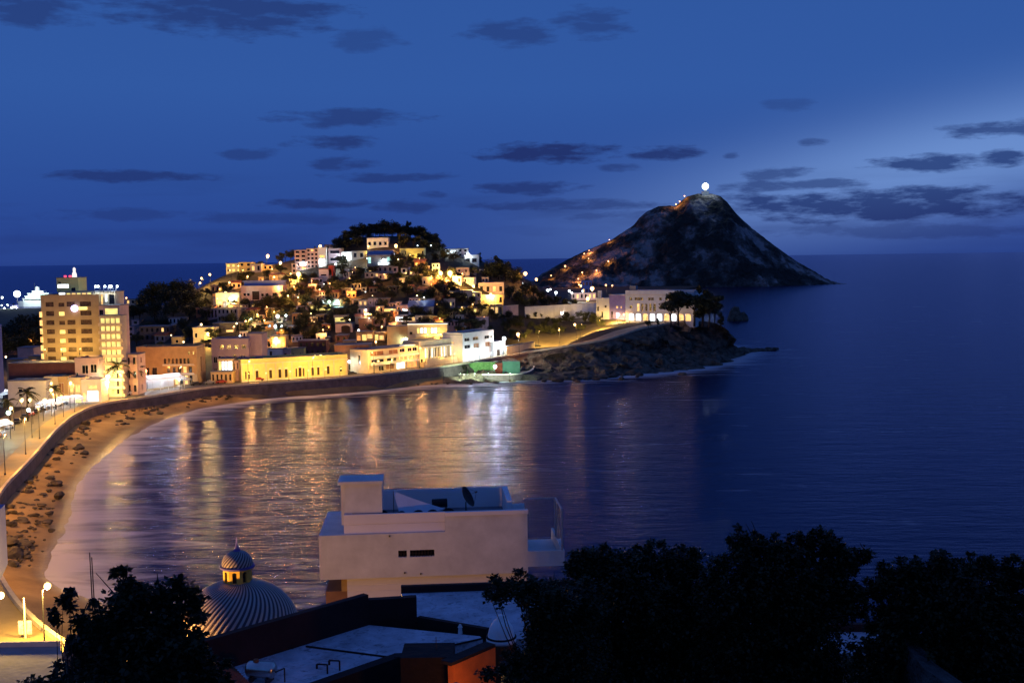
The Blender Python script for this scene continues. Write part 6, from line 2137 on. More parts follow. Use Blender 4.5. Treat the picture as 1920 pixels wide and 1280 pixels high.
for p in (p0, p1, p2):
    p = p - off
    mb.tube((p.x, p.y, 0), p, .035, .03, 6)
mb.build('post', METAL, sl)
DK = mat('black_plastic', (.012, .012, .015), rough=.5, var=.1)
for px, yy, w, lb in ((722, 2.2, .7, 'dark covered armchair beside the stair hut of the white house'), (752, 1.5, .8, 'dark round garden chair, left of three along the terrace front'), (783, 1.6, .95, 'dark round garden chair in the middle of the terrace front'), (812, 1.6, .95, 'dark round garden chair right of the middle one on the terrace'), (845, 1.9, 1.0, 'dark cluttered chair nearest the satellite dish')):
    ch = thing('garden_chair', lb, 'chair', hpt(X(px), yy, ft), R(4.6 + rnd.uniform(-30, 30)), 'dark terrace chairs')
    mb = MB(); mb.lathe([(w * .40, .30), (w * .58, .42), (w * .60, .50), (w * .55, .52)], 16); mb.build('seat', DK, ch)
    mb = MB()
    for i in range(10):
        t0, t1 = math.pi * (i / 10) + .0, math.pi * ((i + 1) / 10)
        a = Vector((w * .58 * math.cos(t0), w * .58 * math.sin(t0), .45)); b = Vector((w * .58 * math.cos(t1), w * .58 * math.sin(t1), .45))
        ha, hb = .35 + .5 * math.sin(t0), .35 + .5 * math.sin(t1)
        mb.quad(a, b, b * 1.12 + Vector((0, 0, hb)), a * 1.12 + Vector((0, 0, ha)))
    mb.build('backrest', DK, ch)
    for sx in (-1, 1):
        for sy in (-1, 1):
            mb = MB(); mb.tube((sx * w * .36, sy * w * .36, 0), (sx * w * .34, sy * w * .34, .42), .03, .03, 6); mb.build('leg', DK, ch)
bx = thing('grill', 'dark box grill on legs by the back parapet of the terrace', 'grill', hpt(X(828), 5.6, ft), R(10))
mb = MB(); mb.box(-.65, .65, -.3, .3, .8, 1.15); mb.build('body', DK, bx)
mb = MB()
for i in range(6):
    t0, t1 = math.pi * i / 6, math.pi * (i + 1) / 6
    mb.quad((-.65, .3 * math.cos(t0), 1.16 + .35 * math.sin(t0)), (.65, .3 * math.cos(t0), 1.16 + .35 * math.sin(t0)), (.65, .3 * math.cos(t1), 1.16 + .35 * math.sin(t1)), (-.65, .3 * math.cos(t1), 1.16 + .35 * math.sin(t1)))
mb.build('lid', DK, bx)
for sx in (-.55, .55):
    mb = MB(); mb.box(sx - .04, sx + .04, -.25, .25, 0, .8); mb.build('leg', DK, bx)

# domed house
Yd = 62.0
kd = fdepth(at(445, 1170, Y=Yd)) / F_PX
pc = at(446, 1092, Y=Yd)
zb = pc.z
STR = bpy.data.materials.new('striped_dome_paint')
STR.use_nodes = True
nt = STR.node_tree
N_, L_ = nt.nodes, nt.links
bs = N_['Principled BSDF']
at_ = N_.new('ShaderNodeAttribute'); at_.attribute_name = 'stripe'
rp = N_.new('ShaderNodeValToRGB'); rp.color_ramp.interpolation = 'LINEAR'
rp.color_ramp.elements[0].position = .44; rp.color_ramp.elements[0].color = (.035, .025, .045, 1)
rp.color_ramp.elements[1].position = .56; rp.color_ramp.elements[1].color = (.46, .41, .36, 1)
L_.new(at_.outputs['Fac'], rp.inputs['Fac'])
nz = N_.new('ShaderNodeTexNoise'); nz.inputs['Scale'].default_value = 3; nz.inputs['Detail'].default_value = 5
mm_ = N_.new('ShaderNodeMix'); mm_.data_type = 'RGBA'; mm_.blend_type = 'MULTIPLY'; mm_.inputs['Factor'].default_value = .35
L_.new(rp.outputs['Color'], mm_.inputs['A']); L_.new(nz.outputs['Fac'], mm_.inputs['B'])
L_.new(mm_.outputs['Result'], bs.inputs['Base Color'])
bs.inputs['Roughness'].default_value = .45


def striped(parent, name, prof, n, ribs, twist, z0):
    """a turned dome with painted spiral ribs that stand slightly proud"""
    mb = MB(); val = []
    for k, (r, z) in enumerate(prof):
        fr_ = k / (len(prof) - 1)
        for i in range(n):
            t = 2 * math.pi * i / n
            s = .5 + .5 * math.cos(ribs * (t + twist * fr_))
            rr = r + (.018 * r * (s - .5) if r > .1 else 0)
            mb.v.append((rr * math.cos(t), rr * math.sin(t), z0 + z)); val.append(s)
    for k in range(len(prof) - 1):
        for i in range(n):
            mb.f.append((k * n + i, k * n + (i + 1) % n, (k + 1) * n + (i + 1) % n, (k + 1) * n + i))
    o = mb.build(name, STR, parent, True)
    a = o.data.attributes.new('stripe', 'FLOAT', 'POINT'); a.data.foreach_set('value', val)
    return o


dm = thing('domed_house', 'round house roof with a spiral striped dome and yellow lantern cupola, lower left', 'domed building', (pc.x, pc.y, zb))
Rd = 3.35
striped(dm, 'dome', [(Rd * math.cos(t) if t < 1.3 else Rd * math.cos(t), -2.75 + 2.95 * math.sin(t)) for t in [(.0 + 1.36 * i / 40) for i in range(41)]], 560, 56, -.85, 0)
mb = MB(); mb.lathe([(Rd + .1, -6), (Rd + .1, -2.95), (Rd + .35, -2.9), (Rd + .35, -2.75), (Rd, -2.7)], 48); mb.build('drum', mat('drum_render', (.12, .09, .08), var=.2, scale=.8), dm)
lt = MB(); nrm = 8
LY_ = mat('lantern_yellow', (.62, .42, .07), var=.08, scale=1)
lb_ = MB()
rl, hl = .80, .86
for i in range(nrm):
    t0, t1 = 2 * math.pi * (i - .5) / nrm - math.pi / 2, 2 * math.pi * (i + .5) / nrm - math.pi / 2
    a, b = Vector((rl * math.cos(t0), rl * math.sin(t0), 0)), Vector((rl * math.cos(t1), rl * math.sin(t1), 0))
    d = (b - a).length
    u = (b - a).normalized()
    nin = -(a + b).normalized()
    Tn = lambda uu, vv, dd, a=a, u=u, nin=nin: tuple(a + u * uu + nin * dd + Vector((0, 0, vv)))
    lb_.wall(Tn, 0, d, .0, hl, [(d * .3, d * .7, .14, .66)], .12)
    op = MB()
    op.add([Tn(d * .3 - .02, .12, .11), Tn(d * .7 + .02, .12, .11), Tn(d * .7 + .02, .68, .11), Tn(d * .3 - .02, .68, .11)], [(0, 1, 2, 3)])
    pts_ = [Tn(d * .5 + d * .2 * math.cos(x), .66 + .11 * math.sin(x), -.004) for x in [math.pi * j / 8 for j in range(9)]]
    op.add(pts_, [tuple(range(9))])
    op.build('arched_window', GLASS, dm)
lb_.build('lantern', LY_, dm)
BLC = mat('cornice_blue', (.10, .09, .30), var=.1, scale=2)
mb = MB(); mb.lathe([(rl + .02, hl), (rl + .16, hl + .05), (rl + .16, hl + .15), (rl, hl + .17)], 32); mb.build('cornice', BLC, dm)
mb = MB(); mb.lathe([(rl + .05, -.06), (rl + .05, .06), (rl, .08)], 8); mb.build('lantern_base', LY_, dm)
striped(dm, 'cupola', [(.86 * math.cos(t) ** .8, hl + .17 + .82 * math.sin(t)) for t in [1.5 * i / 16 for i in range(17)]], 192, 24, -1.1, 0)
mb = MB(); mb.lathe([(.24, hl + .93), (.14, hl + 1.1), (.07, hl + 1.3), (.03, hl + 1.6), (.01, hl + 1.75)], 12); mb.build('finial', BLC, dm)

# flat roofs in front
z1 = 35.7
P_ = lambda px, py, z: at(px, py, z=z)
ROOFB = mat('pale_waterproofed_roof', (.56, .56, .62), rough=.8, var=.24, scale=.55, bump=.25, bscale=2.5, tint=(.70, .70, .76), speck=.55, sscale=1.8)
MAR = mat('dark_maroon_wall', (.045, .014, .012), var=.2, scale=.6, bump=.2)
a, b, c, d = P_(437, 1250, z1), P_(692, 1171, z1), P_(905, 1196, z1), P_(545, 1300, z1)
rf = thing('flat_roof_house', 'flat pale roofed house with a tall dark maroon parapet, bottom centre', 'house', (b.x, b.y, z1))
o_ = Vector((b.x, b.y, z1))
mb = MB(); mb.prism([tuple((q - o_).to_2d()) for q in (a + Vector((-3, -3.5, 0)), d + Vector((-3, -3, 0)), d, P_(735, 1228, z1), P_(905, 1198, z1), P_(900, 1192, z1), b, a)][::-1], -.4, 0.0)
mb.build('roof', ROOFB, rf)


def slab_wall(p, q, th, z0, z1_, side=1):
    """a straight wall between two ground points, th thick"""
    dv = (q - p); dv.z = 0; dv.normalize()
    n = Vector((-dv.y, dv.x, 0)) * th * side
    pts = [p, q, q + n, p + n]
    return [(v.x, v.y) for v in pts], z0, z1_


mb = MB()
# rear parapet: rises from the left corner to the ridge corner, then runs back to the right
e0, e1 = a - o_, b - o_
e0 = e0 + (e0 - e1) * .45
top0, top1 = at(372, 1214, Y=(a.y + b.y) / 2 - 3.6).z - z1, at(722, 1110, Y=b.y + .3).z - z1
n = Vector((-(e1 - e0).y, (e1 - e0).x, 0)).normalized()
mb.add([(e0.x, e0.y, -6), (e1.x, e1.y, -6), (e1.x, e1.y, top1), (e0.x, e0.y, top1), (e0.x + n.x * .35, e0.y + n.y * .35, -6), (e1.x + n.x * .35, e1.y + n.y * .35, -6), (e1.x + n.x * .35, e1.y + n.y * .35, top1), (e0.x + n.x * .35, e0.y + n.y * .35, top1)],
       [(0, 1, 2, 3), (4, 5, 6, 7), (3, 2, 6, 7), (0, 3, 7, 4), (1, 2, 6, 5)])
mb.build('rear_parapet', MAR, rf)
mb = MB()
c1 = at(782, 1165, z=z1) - o_
pl, q0, q1 = slab_wall(e1, Vector((c1.x, c1.y, 0)), .35, -6, top1 - .25)
mb.prism(pl, q0, q1)
mb.build('corner_block', MAR, rf)
mb = MB()
c2_ = at(912, 1188, z=z1) - o_
pl, q0, q1 = slab_wall(Vector((c1.x, c1.y, 0)), Vector((c2_.x, c2_.y, 0)), .25, -6, .22)
mb.prism(pl, q0, q1)
mb.build('low_kerb', TARDARK, rf)
mb = MB()
for p, q in (((574, 1211), (752, 1234)), ((790, 1222), (905, 1196))):
    p, q = at(*p, z=z1 + .03) - o_, at(*q, z=z1 + .03) - o_
    mb.tube(p, q, .045, .045, 6)
mb.build('roof_seam', TARDARK, rf)
mb = MB()
w0, w1 = at(545, 1296, z=z1 + .0) - o_, at(738, 1229, z=z1 + .0) - o_
w2 = at(905, 1199, z=z1) - o_
pl, q0, q1 = slab_wall(w0, w1, -.5, -7, .10); mb.prism(pl, q0, q1)
pl, q0, q1 = slab_wall(w1 + Vector((.02, 0, 0)), at(838, 1224, z=z1) - o_, -.5, -7, .12); mb.prism(pl, q0, q1)
mb.build('front_wall', TARDARK, rf)
# second pale roof further right and up
z2 = 34.3
r2 = thing('upper_flat_roof', 'pale flat roof behind the maroon corner, partly hidden by the dark tree', 'house', tuple(at(920, 1150, z=z2)))
o2 = Vector(r2.location)
pts = [at(px, py, z=z2) - o2 for px, py in ((752, 1112), (1200, 1097), (1240, 1215), (905, 1192), (778, 1160))]
mb = MB(); mb.prism([(p.x, p.y) for p in pts][::-1], -6, 0); mb.build('roof', ROOFB, r2)
p, q = at(752, 1112, z=z2) - o2, at(1200, 1097, z=z2) - o2
mb = MB(); pl, q0, q1 = slab_wall(p, q, .3, -6, .38); mb.prism(pl, q0, q1); mb.build('parapet', MAR, r2)
# orange and olive walls at the bottom
ow = thing('orange_wall', 'orange painted wall low at the bottom between dark walls and the tree', 'wall', tuple(at(882, 1262, Y=40)))
oo = Vector(ow.location)
p, q = at(852, 1290, Y=39.2) - oo, at(930, 1290, Y=41) - oo
hz = at(880, 1231, Y=40).z - oo.z
mb = MB(); pl, _, _ = slab_wall(p, q, .3, 0, 0); mb.prism(pl, -5, hz); mb.build('panel', mat('orange_paint', (.52, .14, .03), var=.2, scale=.9), ow)
mb = MB(); pl, _, _ = slab_wall(p - Vector((.1, .1, 0)), q, .5, 0, 0); mb.prism(pl, hz + .003, hz + .12); mb.build('coping', TARDARK, ow)
lw = thing('olive_wall', 'dull olive wall half hidden by leaves at the bottom centre', 'wall', tuple(at(985, 1270, Y=36)))
oo = Vector(lw.location)
p, q = at(945, 1290, Y=36) - oo, at(1045, 1290, Y=36.6) - oo
hz = at(990, 1248, Y=36.2).z - oo.z
mb = MB(); pl, _, _ = slab_wall(p, q, .3, 0, 0); mb.prism(pl, -5, hz); mb.build('panel', mat('olive_paint', (.20, .20, .06), var=.2, scale=.9), lw)
mb = MB(); pl, _, _ = slab_wall(p, q, .45, 0, 0); mb.prism(pl, hz + .003, hz + .1); mb.build('coping', TARDARK, lw)
dw = thing('dark_stair_hut', 'dark stair hut with a thin antenna in front of the pale roof', 'building', tuple(at(820, 1290, Y=41)))
oo = Vector(dw.location)
mb = MB(); p, q = at(752, 1290, Y=40.5) - oo, at(850, 1290, Y=40.5) - oo
mb.prism([(p.x, p.y), (q.x, q.y), (q.x, q.y + 1.6), (p.x, p.y + 1.6)], -5, at(800, 1232, Y=40.5).z - oo.z); mb.build('wall', TARDARK, dw)
q = at(818, 1216, Y=41.3) - oo
mb = MB(); mb.tube((q.x, q.y, q.z - .8), (q.x, q.y, q.z + .48), .02, .012, 5); mb.tube((q.x - .15, q.y, q.z + .32), (q.x + .15, q.y, q.z + .32), .01, .01, 4); mb.build('antenna', METAL, dw)
# steel water cylinder
p = at(490, 1276, z=z1)
tk = thing('steel_tank', 'shiny steel water cylinder lying on the pale roof', 'water tank', tuple(p), R(-14))
mb = MB(); mb.lathe([(.02, -.62), (.20, -.60), (.30, -.52), (.32, -.45), (.32, .45), (.30, .52), (.20, .60), (.02, .62)], 24)
mb.v = [(v[2], v[1], v[0] + .46) for v in mb.v]
mb.build('cylinder', STEEL, tk, True)
for x in (-.35, .35):
    mb = MB(); mb.box(x - .05, x + .05, -.3, .3, 0, .2); mb.build('cradle', METAL, tk)
mb = MB(); mb.tube((.6, 0, .4), (.95, .1, .55), .03, .03, 6); mb.tube((.95, .1, .55), (.95, .1, 0), .03, .03, 6); mb.build('pipe', METAL, tk)
mb = MB(); mb.tube((-.2, 0, .74), (-.2, 0, .86), .12, .10, 12); mb.build('rusty_lid', mat('rust', (.30, .10, .04), var=.3, scale=4), tk)
for (ax_, ay, bx_, by_) in ((614, 1262, 594, 1243), (637, 1256, 617, 1236)):
    p = at(ax_, ay, z=z1)
    hz = at(ax_, by_ + 2, Y=p.y).z - z1
    wl = at(bx_, by_, Y=p.y).x - p.x
    vp = thing('vent_pipe', 'bent black vent pipe on the pale roof, %s of the pair' % ('lower' if ax_ == 614 else 'upper'), 'pipe', tuple(p), 0, 'bent vent pipes')
    mb = MB(); mb.tube((0, 0, 0), (0, 0, hz), .035, .035, 8); mb.tube((0, 0, hz), (wl, 0, hz + .02), .035, .035, 8); mb.tube((wl, 0, hz + .02), (wl, 0, hz - .16), .045, .045, 8)
    mb.build('bent_tube', DK, vp)
p = at(863, 1187, z=z1)
cn = thing('roof_spout', 'small pale roof spout by the dark kerb', 'vent', tuple(p))
mb = MB(); mb.lathe([(.10, 0), (.08, .25), (.11, .28), (.04, .42)], 12); mb.build('cap', WHITE, cn)
# white water tank on a brown stand
p = at(940, 1203, Y=43.5)
wt = thing('water_tank', 'white bell shaped water tank with a dark band on a brown stand, behind leaves', 'water tank', (p.x, p.y, p.z))
mb = MB(); mb.lathe([(.56, 0), (.60, .08), (.60, .20), (.54, .24), (.53, .34), (.46, .62), (.30, .86), (.16, .95), (.15, 1.08), (.06, 1.12)], 28); mb.build('shell', mat('tank_white', (.86, .86, .86), rough=.5, var=.03), wt, True)
mb = MB(); mb.lathe([(.605, .20), (.605, .25), (.56, .26)], 28); mb.build('band', TARDARK, wt)
mb = MB(); mb.lathe([(.6, -4), (.6, -.01)], 16); mb.build('stand', mat('stand_brown', (.16, .05, .025), var=.2, scale=1), wt)
# left: dark tiled roof, grey flat roof, red tile edge, tube lamp
rt = thing('tiled_roof_house', 'small house with a dark red tiled roof behind the left tree', 'house', tuple(at(140, 1240, Y=50)))
oo = Vector(rt.location)
q = [at(118, 1238, Y=49) - oo, at(165, 1246, Y=47) - oo, at(178, 1190, Y=53) - oo, at(128, 1192, Y=54) - oo]
mb = MB(); mb.quad(*q)
for k in range(9):
    t = k / 8
    mb.tube(q[0].lerp(q[1], t) + Vector((0, 0, .05)), q[3].lerp(q[2], t) + Vector((0, 0, .05)), .07, .07, 6)
mb.build('roof', TILE, rt)
mb = MB(); b_ = [(v.x, v.y) for v in q]; mb.prism(b_, -8, min(v.z for v in q) - .05); mb.build('wall', DARKW, rt)
gr = thing('grey_roof_house', 'low house with a grey flat roof at the bottom left corner by the lit road', 'house', tuple(at(50, 1225, z=10)))
oo = Vector(gr.location)
pts = [at(px, py, z=10) - oo for px, py in ((-70, 1214), (112, 1211), (130, 1262), (60, 1330), (-90, 1330))]
mb = MB(); mb.prism([(p.x, p.y) for p in pts][::-1], -6, 0); mb.build('roof', GREY, gr)
p, q = pts[0], pts[1]
mb = MB(); pl, _, _ = slab_wall(p, q, .3, 0, 0); mb.prism(pl, -5, .55); mb.build('parapet', TRIM, gr)
re_ = thing('red_roof_edge', 'red tiled roof edge running down beside the left tree', 'roof', tuple(at(405, 1250, Y=42)))
oo = Vector(re_.location)
p, q = at(378, 1218, Y=45.5) - oo, at(452, 1300, Y=38) - oo
mb = MB(); nrm_ = Vector((-(q - p).y, (q - p).x, 0)).normalized()
mb.add([p, q, q + nrm_ * .9 - Vector((0, 0, .5)), p + nrm_ * .9 - Vector((0, 0, .5)), p - Vector((0, 0, .15)), q - Vector((0, 0, .15))], [(0, 1, 2, 3), (0, 1, 5, 4)])
for k in range(22):
    t = k / 21
    s_ = p.lerp(q, t)
    mb.tube(s_ + Vector((0, 0, .04)), s_ + nrm_ * .9 + Vector((0, 0, -.46)), .06, .06, 6)
mb.build('tiles', TILE, re_)
mb = MB(); mb.prism([(v.x, v.y) for v in (p + nrm_ * .02, q + nrm_ * .02, q + nrm_ * .8, p + nrm_ * .8)], -6, min(p.z, q.z) - .8); mb.build('wall', MAR, re_)
p = at(372, 1211, Y=46)
tl = thing('tube_lamp', 'short white tube lamp glowing at the end of the red roof edge', 'lamp', tuple(p))
mb = MB(); mb.tube((-.2, 0, .02), (.22, 0, -.05), .035, .035, 8); mb.build('tube', glow('white_tube', (.85, 1, .95), 1.5, var=0), tl)
mb = MB(); mb.box(-.25, .25, .04, .12, -.05, .06); mb.build('fitting', METAL, tl)
# blue block at the left edge
BLUEB = mat('deep_blue_render', (.20, .26, .52), var=.06, scale=.2)
yb_ = 64
def_top = at(0, 608, Y=yb_).z
bb = thing('blue_building', 'tall blue building cut by the left picture edge, with two projecting bays', 'building', tuple(at(-40, 1000, Y=yb_)))
oo = Vector(bb.location)
x_edge = lambda px, Y=yb_, py=800: at(px, py, Y=Y).x - oo.x
mb = MB(); mb.box(x_edge(-500), x_edge(-20, yb_ + 8, 1280) - .5, .2, 8, -26, def_top - oo.z); mb.build('wall', BLUEB, bb)
zz = lambda py: at(0, py, Y=yb_).z - oo.z
mb = MB(); mb.prism([(x_edge(-60), -.6), (x_edge(4, py=680), -.6), (x_edge(6, yb_ + 1.6, 680), 1.6), (x_edge(-60), 1.6)], zz(738), zz(610)); mb.build('bay', BLUEB, bb)
mb = MB(); mb.prism([(x_edge(-60), -.9), (x_edge(8, py=1020), -.9), (x_edge(13, yb_ + 1.6, 1020), 1.6), (x_edge(-60), 1.6)], zz(1070), zz(956))
mb.add([(x_edge(-60), -.9, zz(1070)), (x_edge(8, py=1020), -.9, zz(1070)), (x_edge(13, yb_ + 1.6, 1020), 1.6, zz(1070)), (x_edge(-60), 1.6, zz(1070)), (x_edge(-60), -.9, zz(1130)), (x_edge(-30, py=1020), -.9, zz(1108)), (x_edge(-30, py=1020), 1.6, zz(1108)), (x_edge(-60), 1.6, zz(1130))], [(0, 1, 5, 4), (1, 2, 6, 5), (2, 3, 7, 6), (4, 5, 6, 7), (0, 3, 7, 4)])
mb.build('bay', BLUEB, bb)
# wooden poles
for (ax_, ay, bx_, by_, lb) in ((176, 1140, 168, 1035, 'taller thin wooden pole rising behind the left tree'), (180, 1140, 172, 1044, 'shorter thin wooden pole close beside the taller one')):
    p, q = at(ax_, ay, Y=45), at(bx_, by_, Y=45)
    pp = thing('wooden_pole', lb, 'pole', (p.x, p.y, p.z - 4))
    mb = MB(); mb.tube((0, 0, 0), (q.x - p.x, 0, q.z - p.z + 4), .034, .02, 7); mb.build('pole', DWOOD, pp)
# banner pole on the near road, yellow kerb wall
p = at(48, 1196, z=6.1)
bp_ = thing('banner_pole', 'pale lamp pole with two square banners beside the lit near road', 'banner pole', tuple(p))
hz = at(48, 1120, Y=p.y).z - p.z
mb = MB(); mb.tube((0, 0, 0), (0, 0, hz), .13, .08, 8); mb.build('pole', TRIM, bp_)
kk = fdepth(p) / F_PX
BAN = mat('printed_banner', (.55, .52, .50), var=.35, scale=2.5)
for s_ in (-1, 1):
    mb = MB(); z0, z1_ = (1196 - 1188) * kk, (1196 - 1162) * kk
    xa, xb = s_ * .2, s_ * 12.5 * kk
    mb.box(min(xa, xb), max(xa, xb), -.03, .03, z0, z1_)
    b_ = mb.build('banner', BAN, bp_)
    mb = MB(); mb.tube((0, 0, z1_ + .03), (xb, 0, z1_ + .03), .04, .04, 6); mb.tube((0, 0, z0 - .03), (xb, 0, z0 - .03), .04, .04, 6); mb.build('bracket', METAL, bp_)
YK = mat('yellow_kerb_paint', (.60, .52, .12), var=.12, scale=.6)

# ------------------------------------------------------------------ near trees
def near_tree(name, label, Y, lobes, base, n, size, seed, lw=1.0):
    rg = random.Random(seed)
    b = at(base[0], base[1], Y=Y)
    b.z = min(b.z, ground(b.x, b.y) + .2) if ground(b.x, b.y) < b.z else b.z
    root = thing(name, label, 'tree', tuple(b))
    L2_, limbsets = [], MB()
    k = Y / F_PX
    fork = Vector((0, 0, 0))
    top = [at(px, py, Y=Y + dy) - b for px, py, r, dy in lobes]
    cz = sum(t.z for t in top) / len(top)
    cx = sum(t.x for t in top) / len(top)
    fork = Vector((cx * .5, 0, cz * .45))
    limbsets.tube((0, 0, -2), fork, .28 * lw, .2 * lw, 10)
    for (px, py, r, dy), c in zip(lobes, top):
        rr = r * k
        rr *= 1.18 if r >= 48 else 1
        L2_.append((tuple(c), (rr, rr * .95, rr * .88)))
        mid = fork.lerp(c, .55) + Vector((rg.uniform(-.2, .2), rg.uniform(-.2, .2), .15))
        limbsets.tube(fork, mid, .08 * lw, .05 * lw, 7)
        limbsets.tube(mid, c, .05 * lw, .02 * lw, 6)
        for _ in range(5):
            e = c + Vector((rg.gauss(0, .6), rg.gauss(0, .6), rg.gauss(.2, .5))) * rr
            limbsets.tube(c, e, .03, .008, 5)
    for (px, py, r, dy), c in zip(lobes, top):
        if r >= 20:
            for _ in range(4):
                a = rg.uniform(-.4, 3.54)
                e = c + Vector((math.cos(a), rg.uniform(-.3, .3), math.sin(a))) * r * k * rg.uniform(1.0, 1.3)
                L2_.append((tuple(e), (r * k * .22, r * k * .22, r * k * .18)))
                limbsets.tube(c, e, .025, .008, 5)
    limbsets.build('trunk', BARK, root)
    mb = MB()
    for c, rr in L2_:
        m = int(n * rr[0] ** 2) + 6
        for _ in range(m):
            d = Vector((rg.gauss(0, 1), rg.gauss(0, 1), rg.gauss(0, 1))).normalized()
            q = rg.random() ** .5 * (1 + .45 * mnoise.noise(d * 2.1 + Vector(c)) + .22 * mnoise.noise(d * 5 + Vector(c)))
            p = Vector(c) + Vector((d.x * rr[0], d.y * rr[1], d.z * rr[2])) * q
            # a spray of pointed leaves round each twig end
            for _l in range(5):
                a = Vector((rg.gauss(0, 1), rg.gauss(0, 1), rg.gauss(.25, .7))).normalized()
                s = a.cross(Vector((rg.gauss(0, .4), rg.gauss(0, .4), 1))).normalized()
                L = size * rg.uniform(.7, 1.3)
                w = L * .30
                t = p + a * L
                mb.add((p + a * .03, p + a * L * .5 + s * w, t - Vector((0, 0, L * .12)), p + a * L * .5 - s * w), ((0, 1, 2, 3),))
    mb.build('crown', LEAFN, root)
    return root


near_tree('broadleaf_tree', 'dark leafy tree at lower left with long leaves in rosettes, before the striped dome', 26,
          [(300, 1119, 34, 0), (238, 1104, 30, -.5), (262, 1129, 28, .3), (352, 1106, 20, 0), (368, 1129, 16, .4), (330, 1144, 34, 0), (270, 1174, 60, 0), (322, 1189, 46, -.4), (215, 1154, 38, .2), (195, 1179, 34, 0), (230, 1214, 60, 0), (300, 1239, 72, -.6), (360, 1234, 36, 0), (165, 1214, 26, .2), (180, 1259, 50, 0), (250, 1274, 70, -.5), (340, 1279, 62, 0), (120, 1279, 34, .5), (400, 1269, 30, 0), (60, 1289, 26, 1)],
          (280, 1330), 420, .17, 11)
near_tree('broadleaf_tree', 'small sprig of dark leaves arching over the sand, left of the big dark tree', 25,
          [(128, 1115, 11, 0), (118, 1126, 9, 0), (132, 1138, 9, .1), (100, 1150, 9, 0), (106, 1163, 8, 0), (150, 1165, 18, .2), (165, 1180, 22, .2)],
          (140, 1300), 700, .16, 12, .22)
near_tree('broadleaf_tree', 'dark tree with small leaves before the white house and water tank, bottom centre', 30,
          [(935, 1116, 24, 0), (918, 1116, 12, .3), (985, 1110, 34, 0), (1030, 1130, 50, -.3), (965, 1090, 10, .3), (975, 1072, 12, .3), (926, 1085, 9, .3), (1022, 1165, 46, 0), (1062, 1190, 62, 0), (1030, 1222, 54, -.3), (968, 1240, 26, 0), (1060, 1250, 70, -.4), (1085, 1140, 50, .2), (980, 1270, 40, 0), (915, 1262, 18, -1)],
          (1020, 1340), 800, .13, 13, .3)
near_tree('broadleaf_tree', 'big black tree right of the white house with a broken leafy top', 33,
          [(1080, 1065, 24, 0), (1110, 1055, 34, .3), (1150, 1070, 44, 0), (1190, 1050, 28, .2), (1215, 1055, 30, 0), (1260, 1055, 40, 0), (1290, 1065, 30, .3), (1130, 1120, 70, 0), (1210, 1120, 80, -.4), (1280, 1125, 70, 0), (1160, 1200, 90, 0), (1250, 1210, 95, -.4), (1200, 1270, 90, 0), (1300, 1270, 80, .2), (1110, 1260, 60, 0), (1330, 1190, 60, 0)],
          (1210, 1345), 720, .14, 14)
near_tree('broadleaf_tree', 'tallest black tree on the right, its top standing highest over the sea', 31,
          [(1395, 1020, 26, 0), (1420, 1028, 22, .2), (1380, 1035, 16, 0), (1450, 1030, 24, .2), (1480, 1045, 34, 0), (1515, 1025, 26, .2), (1550, 1015, 26, 0), (1565, 1032, 22, 0), (1600, 1045, 22, .2), (1625, 1040, 13, 0), (1400, 1080, 50, 0), (1460, 1095, 70, -.3), (1530, 1090, 60, 0), (1560, 1070, 36, 0), (1370, 1130, 60, 0), (1440, 1170, 90, 0), (1520, 1160, 70, -.3), (1400, 1240, 90, 0), (1490, 1250, 80, 0), (1550, 1250, 50, 0), (1570, 1135, 40, .2), (1600, 1120, 20, 0), (1330, 1100, 22, .2), (1345, 1075, 14, 0)],
          (1450, 1345), 720, .14, 15)
near_tree('broadleaf_tree', 'wide black tree filling the lower right corner', 29,
          [(1665, 1095, 34, 0), (1640, 1110, 24, .3), (1690, 1078, 28, 0), (1730, 1080, 36, 0), (1775, 1078, 34, .2), (1820, 1072, 30, 0), (1855, 1068, 26, .2), (1890, 1085, 34, 0), (1915, 1082, 24, 0), (1720, 1130, 60, 0), (1800, 1135, 75, -.3), (1880, 1140, 70, 0), (1690, 1170, 50, .2), (1750, 1200, 70, 0), (1840, 1210, 85, -.3), (1910, 1220, 60, 0), (1660, 1220, 50, 0), (1800, 1270, 70, 0), (1890, 1280, 70, .2), (1640, 1270, 50, 0), (1715, 1270, 50, .3), (1655, 1150, 22, .3)],
          (1790, 1345), 720, .14, 16)
# rubble wall and roof seen through the right tree
rw = thing('stone_wall', 'grey rough stone wall dimly seen between the black trees at right', 'wall', tuple(at(1730, 1250, Y=27)))
oo = Vector(rw.location)
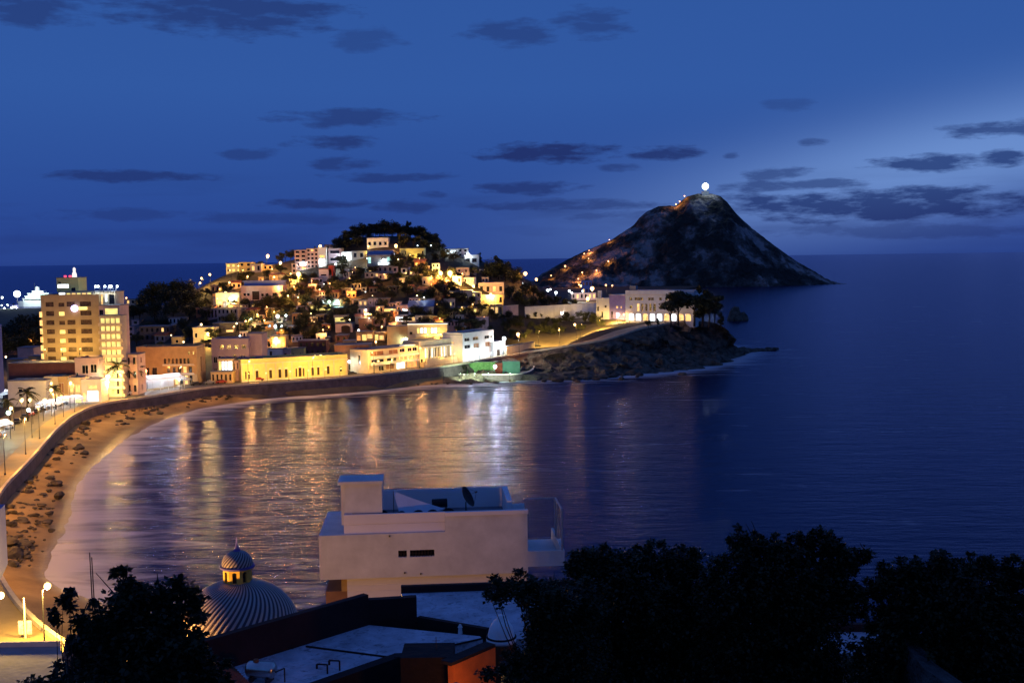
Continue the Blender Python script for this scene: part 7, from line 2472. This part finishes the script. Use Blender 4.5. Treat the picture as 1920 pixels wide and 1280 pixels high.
# roof patch seen through the gap between the right trees
gp = thing('gap_roof_house', 'pale blue roof glimpsed through the gap between the two right trees', 'house', tuple(at(1590, 1200, z=30)))
oo2 = Vector(gp.location)
pts = [at(px, py, z=30) - oo2 for px, py in ((1520, 1184), (1700, 1184), (1720, 1225), (1500, 1225))]
mb = MB(); mb.prism([(p.x, p.y) for p in pts][::-1], -8, 0); mb.build('roof', ROOFB, gp)
p, q = pts[0], pts[1]
mb = MB(); pl, _, _ = slab_wall(p, q, .35, 0, 0); mb.prism(pl, -8, .45); mb.build('parapet', MAR, gp)
pts = [at(px, py, Y=Y) - oo for px, py, Y in ((1675, 1140, 30), (1700, 1210, 28.5), (1730, 1250, 27.5), (1800, 1300, 26.5))]
mb = MB()
for i in range(3):
    p, q = pts[i], pts[i + 1]
    mb.add([(p.x, p.y, p.z - 5), (q.x, q.y, q.z - 5), (q.x, q.y, q.z), (p.x, p.y, p.z), (p.x + .4, p.y + .3, p.z - 5), (q.x + .4, q.y + .3, q.z - 5), (q.x + .4, q.y + .3, q.z), (p.x + .4, p.y + .3, p.z)], [(0, 1, 2, 3), (4, 5, 6, 7), (3, 2, 6, 7)])
mb.build('masonry', mat('rough_stone', (.10, .095, .09), var=.3, scale=1.5, bump=.8, bscale=4), rw)
for x_, y_, h_, pw in ((-23, 58, 4.5, 5000), (-21, 52, 4, 500)):  # hidden lamps added to warm the striped dome
    g = Vector((x_, y_, 30.2 - h_))
    lamp(0, 0, WARM, pw, h_, .2, loc=tuple(g), label='warm added lamp hidden behind the lower left tree', group='added lamps behind the lower left tree')
# lane lamp between the near roofs and the white house
g = Vector((-11.4, 75, 0)); g.z = at(640, 1168, Y=75).z - 3.6
lamp(0, 0, WARM, 200, 3, .2, loc=tuple(g), label='warm lane lamp hidden between the striped dome and the white house')

g = at(888, 1300, Y=36.5)  # unseen lamp added below the frame to light the orange wall
lamp(0, 0, ORNG, 55, 3, .12, loc=(g.x, g.y, g.z - 3.6), label='added lamp just below the frame, lighting the orange wall')
# ------------------------------------------------------------------ render settings
SC.view_settings.view_transform = 'Standard'
SC.view_settings.look = 'None'
SC.view_settings.exposure = 0
SC.view_settings.gamma = 1
SC.cycles.use_denoising = True
SC.cycles.max_bounces = 6
SC.cycles.diffuse_bounces = 2
SC.cycles.glossy_bounces = 3
SC.cycles.transmission_bounces = 4
SC.cycles.transparent_max_bounces = 6
SC.cycles.sample_clamp_indirect = 4
SC.cycles.use_light_tree = True
